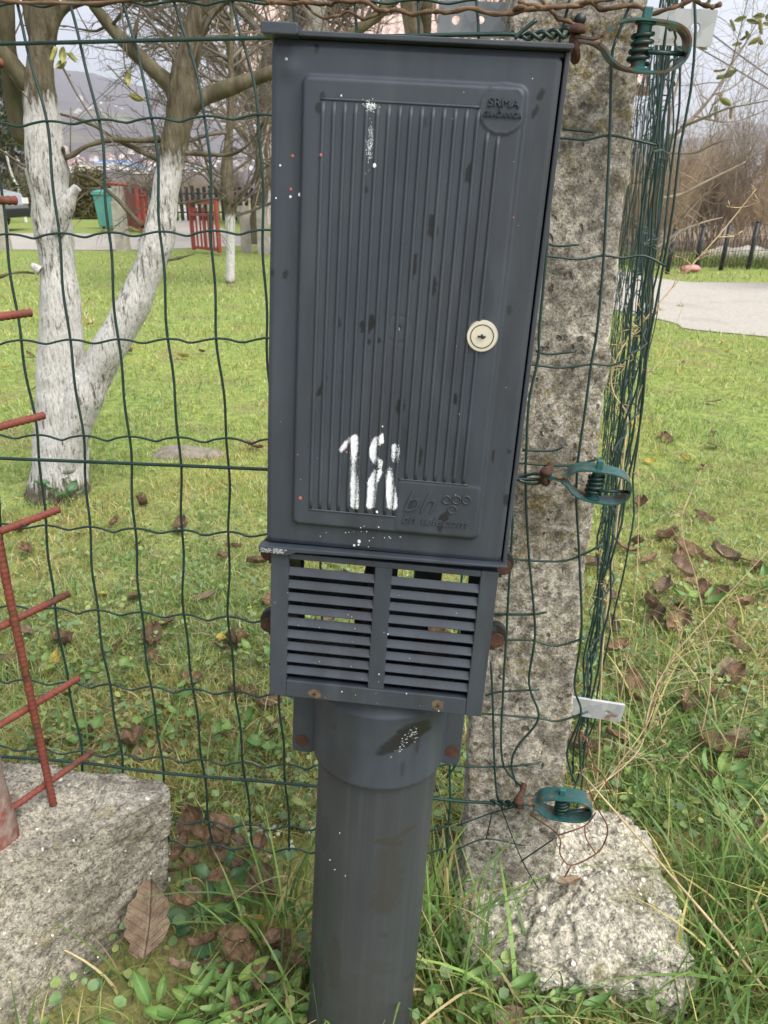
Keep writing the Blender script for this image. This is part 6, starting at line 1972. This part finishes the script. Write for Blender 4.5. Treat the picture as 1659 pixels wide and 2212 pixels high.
blades(x, y, rg.uniform(.006, .022, len(x)), rg.uniform(.0012, .0026, len(x)), rg.uniform(.3, 1.5, len(x)), [(.46, .45, .16), (.38, .40, .13), (.29, .34, .10), (.55, .50, .26), (.34, .27, .16), (.26, .19, .12)], 'moss', 'mossy yellow green turf close behind the wire mesh fence', 2, 66, cat='moss')
# far verge
x = rg.uniform(2.6, 8, 7000); y = np.interp(x, [2.6, 4.7, 8], [10.6, 9.9, 9.6]) + rg.uniform(-.1, 1.0, 7000)
ok = ~blocked(x, y); x, y = x[ok], y[ok]
blades(x, y, rg.uniform(.06, .26, len(x)), rg.uniform(.006, .012, len(x)), rg.uniform(.2, 1.0, len(x)), [(.10, .17, .04), (.14, .20, .05), (.30, .26, .11)], 'verge_grass', 'uncut verge grass under the dark wire fence', 3, 69)

# fallen leaves: every one a thing
LM = {}
for mi_, mt_ in enumerate(('leaf_brown', 'leaf_tan', 'leaf_yellow')):
    for s_ in range(4):
        me = leaf_mesh('dead_leaf', 1.0, (.72, .55, .85, .66)[s_], (.28, .12, .42, .22)[s_], (.22, .10, .32, .40)[s_], 20 + s_, .16, 11, 9)
        me.materials.append(MAT[mt_]); LM[mi_, s_] = me
def fallen(px, py, size, kind, shape, rot, label, group=None, z=None, tilt=.25, rg=rng):
    q = at_z(px, py, 0 if z is None else z); t = np.linalg.norm(q - CAM)
    o = bpy.data.objects.new('dead_leaf', LM[kind, shape]); col.objects.link(o)
    L = size * ((q - CAM) @ AF) / F_PX
    zz_ = float(gz(q[0], q[1])) if z is None else z
    o.location = (q[0], q[1], zz_ + .012 + .06 * L)
    o.rotation_euler = (rg.normal(0, tilt) + .12, rg.normal(0, tilt), rot); o.scale = (L, L, L)
    return tag(o, label, 'leaf', group)
bl_ = fallen(326, 2005, 150, 1, 1, .15, 'large flat tan dead leaf leaning on the concrete block', z=.045, tilt=.05)
bl_.rotation_euler = (.62, -.35, -.15); bl_.scale = (bl_.scale[0] * 1.6, bl_.scale[1], bl_.scale[2])
fallen(560, 2025, 95, 2, 0, 1.3, 'curled yellowish brown leaf among the weeds left of the pipe', tilt=.1)
fallen(1225, 1925, 70, 1, 1, 2.2, 'greyish dead leaf lying on the pale footing', z=.085, tilt=.2)
fallen(1110, 2245, 120, 1, 3, 1.5, 'mottled tan and brown leaf in the grass before the footing', tilt=.1)
G_NEAR = 'brown dead leaves heaped beside the concrete block'
for (px, py, s_, k, sh, r_) in ((430, 1790, 72, 0, 2, .4), (470, 1800, 80, 0, 0, 1.9), (400, 1850, 66, 0, 3, 2.6), (462, 1860, 62, 1, 2, .9), (380, 1900, 52, 0, 0, 1.2), (520, 1880, 66, 0, 1, 2.8), (545, 1930, 72, 1, 0, .3), (590, 1950, 66, 0, 3, 2.0), (500, 2085, 62, 0, 2, 1.0), (600, 2105, 80, 0, 0, .2), (455, 2095, 56, 0, 1, 2.4), (620, 2150, 60, 0, 3, 1.4), (420, 1945, 60, 1, 1, .7), (560, 1850, 56, 0, 2, 3.0), (505, 1960, 54, 0, 0, 2.2), (400, 1800, 70, 0, 1, .2), (445, 1830, 76, 0, 3, 1.5), (490, 1840, 60, 0, 2, 2.9), (420, 1880, 60, 0, 0, .8), (530, 1840, 60, 1, 3, 1.1), (475, 1905, 58, 0, 1, 2.0), (575, 1900, 58, 1, 2, .5), (400, 1975, 56, 0, 2, 1.8), (540, 2080, 64, 0, 3, .6), (585, 2050, 58, 0, 0, 2.6), (640, 2090, 50, 0, 1, 1.3), (500, 2050, 74, 0, 2, 1.9), (470, 2130, 70, 0, 0, 2.7), (610, 2060, 74, 0, 2, .9), (560, 2120, 66, 0, 1, .1), (440, 2060, 66, 0, 3, 2.3), (390, 2110, 60, 1, 0, 1.1), (520, 2200, 60, 0, 3, .4)):
    fallen(px, py, s_, k, sh, r_, ('curled brown dead leaf' if k == 0 else 'pale tan dead leaf') + ' in the heap between concrete block and pipe', G_NEAR, z=random.uniform(.015, .05), tilt=.45)
G_R = 'brown dead leaves beyond the side fence'
for (px, py, s_, k, sh, r_) in ((1555, 1640, 110, 0, 2, .8), (1590, 1610, 80, 1, 0, 2.0), (1530, 1690, 70, 0, 3, .2), (1480, 1195, 66, 0, 0, 1.0), (1445, 1170, 60, 0, 2, 2.0), (1470, 1245, 70, 1, 3, .4), (1500, 1270, 66, 0, 1, 1.6), (1560, 1205, 62, 1, 2, .9), (1640, 1235, 70, 0, 0, 2.9), (1465, 1375, 72, 0, 2, 2.2), (1400, 1330, 66, 0, 3, .1), (1350, 1200, 50, 0, 0, 1.1), (1430, 1290, 66, 1, 0, 2.5), (1640, 1800, 90, 0, 1, 1.2), (1340, 1600, 70, 0, 0, 1.3), (1360, 1500, 76, 0, 2, .3), (1330, 1420, 60, 0, 3, 1.9), (1600, 1330, 60, 0, 3, 1.9), (1520, 1120, 50, 0, 1, .6), (1380, 1100, 44, 0, 2, 2.7), (1440, 960, 34, 0, 0, .2), (1540, 975, 38, 1, 1, 1.8), (1460, 2150, 66, 0, 0, 1.0), (1490, 2185, 46, 1, 2, 2.1), (1310, 1300, 54, 1, 0, .5), (1400, 1220, 50, 0, 1, 2.2), (1580, 1480, 64, 0, 0, 2.4)):
    fallen(px, py, s_, k, sh, r_, ('curled brown' if k == 0 else 'pale tan') + ' dead leaf in the grass beside the side mesh fence', G_R)
G_B = 'dead leaves scattered over the lawn behind the mesh fence'
LB = ('small brown dead leaf lying on the lawn behind the wire mesh fence', 'small pale tan dead leaf lying on the lawn behind the wire mesh fence')
for (px, py, s_, k, sh, r_) in ((548, 1520, 62, 0, 0, .4), (582, 1545, 56, 0, 2, 1.9), (600, 1600, 60, 0, 3, 2.6), (478, 1410, 34, 1, 0, 1.2), (140, 1405, 66, 0, 2, .9), (330, 1395, 80, 0, 0, .2), (300, 1185, 42, 0, 1, 1.0), (555, 1235, 46, 0, 3, 2.0), (480, 1215, 40, 0, 0, 2.5), (330, 1440, 46, 0, 2, 1.1), (60, 1195, 50, 0, 3, .8), (360, 1640, 60, 0, 1, 1.4), (305, 1650, 46, 1, 0, .3), (410, 1480, 40, 0, 0, 2.2)):
    fallen(px, py, s_, k, sh, r_, LB[k], G_B)
rg2 = np.random.default_rng(71)
k = 0
while k < 130:
    px, py = rg2.uniform(-40, 1659), rg2.uniform(600, 1640)
    q = at_z(px, py, 0)
    if blocked(q[:1], q[1:2])[0] or q[1] < .85: continue
    L = rg2.uniform(.035, .075)
    if rg2.random() < .14:
        lab, grp, kd = ('small yellow fallen leaf in the grass beyond the fences', 'yellow fallen leaves beyond the fences', 2)
    else:
        kd = int(rg2.integers(0, 2)) if rg2.random() < .5 else 0
        if px > 1290: grp, lab = G_R, ('curled brown' if kd == 0 else 'pale tan') + ' dead leaf in the grass beside the side mesh fence'
        else: grp, lab = G_B, LB[kd]
    fallen(px, py, L * F_PX / ((q - CAM) @ AF), kd, int(rg2.integers(0, 4)), rg2.uniform(0, 6.28), lab, grp, rg=rg2, tilt=.4)
    k += 1
for (px, py, s_) in ((1370, 925, 34), (478, 1395, 40), (225, 1300, 30), (1405, 1000, 26)):
    fallen(px, py, s_, 2, 0, random.uniform(0, 6), 'small yellow fallen leaf in the grass beyond the fences', 'yellow fallen leaves beyond the fences')

# leafy weeds with countable leaves
for nm, cs in (('weed_green', ((.11, .22, .06), (.16, .28, .08), (.24, .33, .09))), ('weed_blue', ((.075, .16, .08), (.11, .20, .10), (.15, .25, .11)))):
    b = NB(nm); oi = b.new('ShaderNodeObjectInfo').outputs['Random']; n1 = b.noise(80, detail=4)
    MAT[nm] = b.done(b.mix(1.0, b.ramp(oi, [(0, cs[0]), (.6, cs[1]), (1, cs[2])]), b.ramp(n1, [(.3, .8), (.7, 1.2)]), 'MULTIPLY'), .45, None, 0, .4, .25)
WLM = {}
for nm, (L, W_, cu_, fo_, te) in dict(oval=(1, .46, .35, .25, .03), ivy=(1, .92, .25, .2, .16), lance=(1, .26, .5, .3, .05)).items():
    for mt_ in ('weed_green', 'weed_blue'):
        me = leaf_mesh('weed_leaf', L, W_, cu_, fo_, 9, te, 13, 9, .006); me.materials.append(MAT[mt_]); WLM[nm, mt_] = me
def weed(px, py, n, L, shape, mt_, label, group, seed, spread=.03, hh=.03):
    rg = np.random.default_rng(seed); q = at_z(px, py, 0); zb = float(gz(q[0], q[1]))
    t = thing('leafy_weed', label, 'plant', (q[0], q[1], zb), group)
    m = MB(); pos = []
    for k in range(n):
        a = 2 * math.pi * k / n + rg.uniform(-.4, .4); r_ = spread * rg.uniform(.35, 1.1); z = hh * rg.uniform(.4, 1.3)
        p1 = np.array([q[0] + r_ * math.cos(a), q[1] + r_ * math.sin(a), zb + z])
        m.tube(spline([(q[0], q[1], zb - .005), (q[0] + .4 * r_ * math.cos(a), q[1] + .4 * r_ * math.sin(a), zb + z * .7), p1], 3), .0009, 4)
        o = bpy.data.objects.new('leaf', WLM[shape, mt_]); col.objects.link(o); o.parent = t
        s_ = L * rg.uniform(.65, 1.15)
        o.location = (p1[0] - q[0] + .4 * s_ * math.cos(a), p1[1] - q[1] + .4 * s_ * math.sin(a), z + .12 * s_)
        o.rotation_euler = (rg.uniform(.15, .75), rg.normal(0, .3), a - math.pi / 2); o.scale = (s_, s_, s_)
    m.build('stalks', MAT['leaf_stalk'], t)
simple('leaf_stalk', (.13, .19, .06), .6)
k = 0
for (px, py, n, L) in ((500, 2190, 7, .036), (545, 2160, 6, .030), (455, 2225, 7, .038), (400, 2235, 6, .040), (580, 2215, 6, .030), (510, 2145, 5, .028), (620, 2230, 6, .030), (335, 2240, 5, .040), (480, 2270, 8, .040), (560, 2270, 7, .038)):
    k += 1; weed(px, py, n, L, 'oval', 'weed_green', 'low weed with smooth oval leaves before the concrete block', 'oval leaved weeds before the concrete block', 200 + k, .024, .030)
for (px, py, n, L) in ((450, 1985, 5, .032), (520, 1965, 5, .028), (440, 2030, 4, .032), (545, 1990, 4, .028), (490, 1940, 4, .026)):
    k += 1; weed(px, py, n, L, 'ivy', 'weed_blue' if k % 2 else 'weed_green', 'round leaved ground ivy creeping between the concrete block and the pipe', 'ground ivy between block and pipe', 200 + k, .030, .030)
for (px, py, n, L) in ((1120, 2190, 5, .036), (1060, 2200, 4, .034), (1190, 2215, 5, .03), (1230, 2230, 5, .03), (980, 2190, 4, .03)):
    k += 1; weed(px, py, n, L, 'oval', 'weed_green', 'broad leaved weed in the long grass before the pale footing', 'broad leaved weeds before the footing', 200 + k, .028, .034)
for (px, py, n, L) in ((1580, 2070, 4, .026), (1600, 2100, 4, .026), (1640, 2130, 4, .028), (1570, 2120, 4, .024)):
    k += 1; weed(px, py, n, L, 'ivy', 'weed_green', 'clover plant in the long grass right of the pale footing', 'clover right of the footing', 200 + k, .018, .04)
for (px, py, n, L) in ((1545, 1650 + 60, 6, .05), (1640, 1290, 6, .05), (1505, 1325, 6, .06), (1340, 1760, 6, .028), (1390, 1730, 6, .028), (1370, 1660, 6, .026), (1400, 1560, 6, .026), (1430, 1650, 6, .026)):
    k += 1; weed(px, py, n, L, 'oval', 'weed_green', 'leafy green weed beyond the side mesh fence', 'leafy weeds beyond the side fence', 200 + k, .03, .035)
for (px, py, n, L) in ((120, 1075, 7, .045), (145, 1085, 6, .04)):
    k += 1; weed(px, py, n, L, 'ivy', 'weed_blue', 'dark leafy weed at the foot of the fruit tree', 'weeds at the foot of the fruit tree', 200 + k, .05, .06)
for (px, py, n, L) in ((200, 1620, 6, .026), (300, 1600, 6, .026), (515, 1590, 6, .028), (400, 1600, 6, .024), (460, 1640, 5, .024), (590, 1640, 5, .026), (560, 1440, 5, .026), (250, 1480, 5, .024), (370, 1540, 6, .022), (90, 1460, 5, .024)):
    k += 1; weed(px, py, n, L, 'ivy', 'weed_green', 'small round leaved weed just behind the wire mesh fence', 'round leaved weeds behind the mesh fence', 200 + k, .026, .03)

# dry stalks
def dry_weed(label, path, Y0, Y1, r=.0011, side=10, heads=(), seed=1, pods=0, bL=.06):
    rg = np.random.default_rng(seed)
    P = [at_y(x, y, Y0 + (Y1 - Y0) * i / (len(path) - 1)) for i, (x, y) in enumerate(path)]
    if P[0][2] > .04:
        P = [np.array([P[0][0], P[0][1], -.01])] + P if P[0][2] < .25 else P
    S_ = spline(P, 7)
    t = thing('dry_stalk', label, 'plant', tuple(S_[0]))
    m = MB(); r *= .75; m.tube(S_, np.linspace(r * 1.3, r * .6, len(S_)), 6); m.build('stem', MAT['dry_stalk'], t)
    m = MB(); ends_ = [S_[-1]]
    for k in range(side):
        i = rg.integers(len(S_) // 4, len(S_) - 1); T_ = S_[min(i + 1, len(S_)-1)] - S_[i]; T_ /= np.linalg.norm(T_)
        d = T_ * .8 + rg.normal(0, .55, 3); d /= np.linalg.norm(d); L = bL * rg.uniform(.4, 1.3)
        Q = [S_[i]]
        for j in range(4):
            d = d + rg.normal(0, .15, 3); d /= np.linalg.norm(d); Q.append(Q[-1] + d * L / 4)
        m.tube(Q, np.linspace(r * .6, r * .35, 5), 4); ends_.append(Q[-1])
    for e_ in ends_[: (len(ends_) if pods else 1 + len(heads))]:
        for j in range(9 if not pods else pods):
            d = rg.normal(0, 1, 3); d[2] = abs(d[2]); d /= np.linalg.norm(d)
            L = rg.uniform(.006, .014)
            m.tube([e_, e_ + d * L * .6, e_ + d * L], [.0004, .0007, .0003], 3)
    m.build('seed_heads', MAT['dry_stalk'], t)['kind'] = 'stuff'
dry_weed('tall dry seed stalk leaning away from the side mesh fence towards the lane', [(1292, 1650), (1302, 1400), (1330, 1150), (1350, 960), (1354, 896), (1326, 851), (1321, 807), (1340, 758), (1380, 706), (1480, 590), (1560, 500), (1632, 410)], .93, 1.05, .0016, 34, seed=1, pods=3, bL=.022)
dry_weed('thick dry stem slanting over the pale footing', [(1650, 2135), (1560, 2020), (1473, 1918), (1370, 1800), (1253, 1667)], .60, .72, .0021, 0, seed=2)
dry_weed('straight dry stalk in front of the short galvanised bar', [(1331, 1731), (1338, 1545), (1318, 1340), (1307, 1262)], .86, .90, .0010, 4, seed=3)
dry_weed('bushy dry weed stem beside the heap of dead leaves', [(1480, 1700), (1522, 1553), (1534, 1440), (1506, 1262), (1477, 1168), (1476, 1104), (1515, 1015)], 1.02, 1.15, .0012, 12, seed=4, pods=4)
dry_weed('fine branching dry weed rising from the side fence foot', [(1280, 1735), (1330, 1660), (1400, 1560), (1440, 1440), (1530, 1330), (1659, 1190)], .84, 1.02, .0012, 26, seed=5, pods=4, bL=.12)
dry_weed('dry weed with umbel seed head against the lane', [(1370, 1300), (1380, 1080), (1377, 866), (1433, 766), (1475, 662)], 1.1, 1.25, .0009, 3, heads=(1,), seed=6, pods=6)
dry_weed('crooked dry weed bent across the foot of the side fence', [(1200, 1750), (1290, 1700), (1380, 1620), (1402, 1530), (1435, 1450), (1500, 1380)], .80, .95, .0013, 18, seed=7, pods=3, bL=.09)
dry_weed('thin dry stalk with a seed head near the galvanised bar', [(1350, 1600), (1345, 1450), (1330, 1330), (1340, 1231)], .95, 1.0, .0008, 3, seed=8, pods=7)
dry_weed('brown dry twig arching over the wet weeds beyond the side fence', [(1560, 1760), (1590, 1600), (1620, 1480), (1659, 1380)], .95, 1.05, .0010, 10, seed=9, pods=3, bL=.1)
dry_weed('pale dead reed stalk behind the mesh fence', [(448, 1650), (455, 1590), (470, 1540), (478, 1500)], .93, .93, .0014, 0, seed=10)

# clods and rubble
def clods(c, sp, n, r0, r1, mat, name, label, seed):
    rg = np.random.default_rng(seed)
    ico = np.array([[0,0,1],[.894,0,.447],[.276,.851,.447],[-.724,.526,.447],[-.724,-.526,.447],[.276,-.851,.447],[.724,.526,-.447],[-.276,.851,-.447],[-.894,0,-.447],[-.276,-.851,-.447],[.724,-.526,-.447],[0,0,-1]])
    fc = [(0,1,2),(0,2,3),(0,3,4),(0,4,5),(0,5,1),(1,6,2),(2,7,3),(3,8,4),(4,9,5),(5,10,1),(2,6,7),(3,7,8),(4,8,9),(5,9,10),(1,10,6),(6,11,7),(7,11,8),(8,11,9),(9,11,10),(10,11,6)]
    m = MB()
    for k in range(n):
        x, y = rg.normal(c[0], sp[0]), rg.normal(c[1], sp[1])
        if blocked(np.array([x]), np.array([y]))[0]: continue
        r_ = r0 + (r1 - r0) * rg.random() ** 3
        m.add(ico * rg.uniform(.7, 1.2, (12, 1)) * r_ + np.array([x, y, float(gz(x, y)) + r_ * .3]), fc)
    return tag(m.build(name, MAT[mat], None, smooth=False), label, 'gravel' if mat == 'pebble' else 'soil', kind='stuff')
clods((.60, .98), (.10, .06), 700, .002, .010, 'soil', 'soil_clods', 'crumbs of bare ochre soil beyond the pale footing', 81)
clods((-.15, .90), (.07, .03), 320, .0015, .008, 'pebble', 'rubble', 'pale concrete crumbs in the moss under the mesh fence', 83)

# ------------------------------------------------------------------ haze in the valley air
HAZE = .00040
hz = MB(); hz.bx(-2480, 2480, -200, 2920, -1.2, 420)
b = NB('haze'); b.t.nodes.remove(b.tc)
v = b.new('ShaderNodeVolumePrincipled'); v.inputs['Color'].default_value = (.80, .83, .93, 1); v.inputs['Density'].default_value = HAZE; v.inputs['Anisotropy'].default_value = .2
b.t.links.new(v.outputs[0], b.o.inputs['Volume'])
hb_ = hz.build('haze', b.m, None, smooth=False)
tag(hb_, 'thin pale haze filling the valley air', 'haze', kind='stuff')
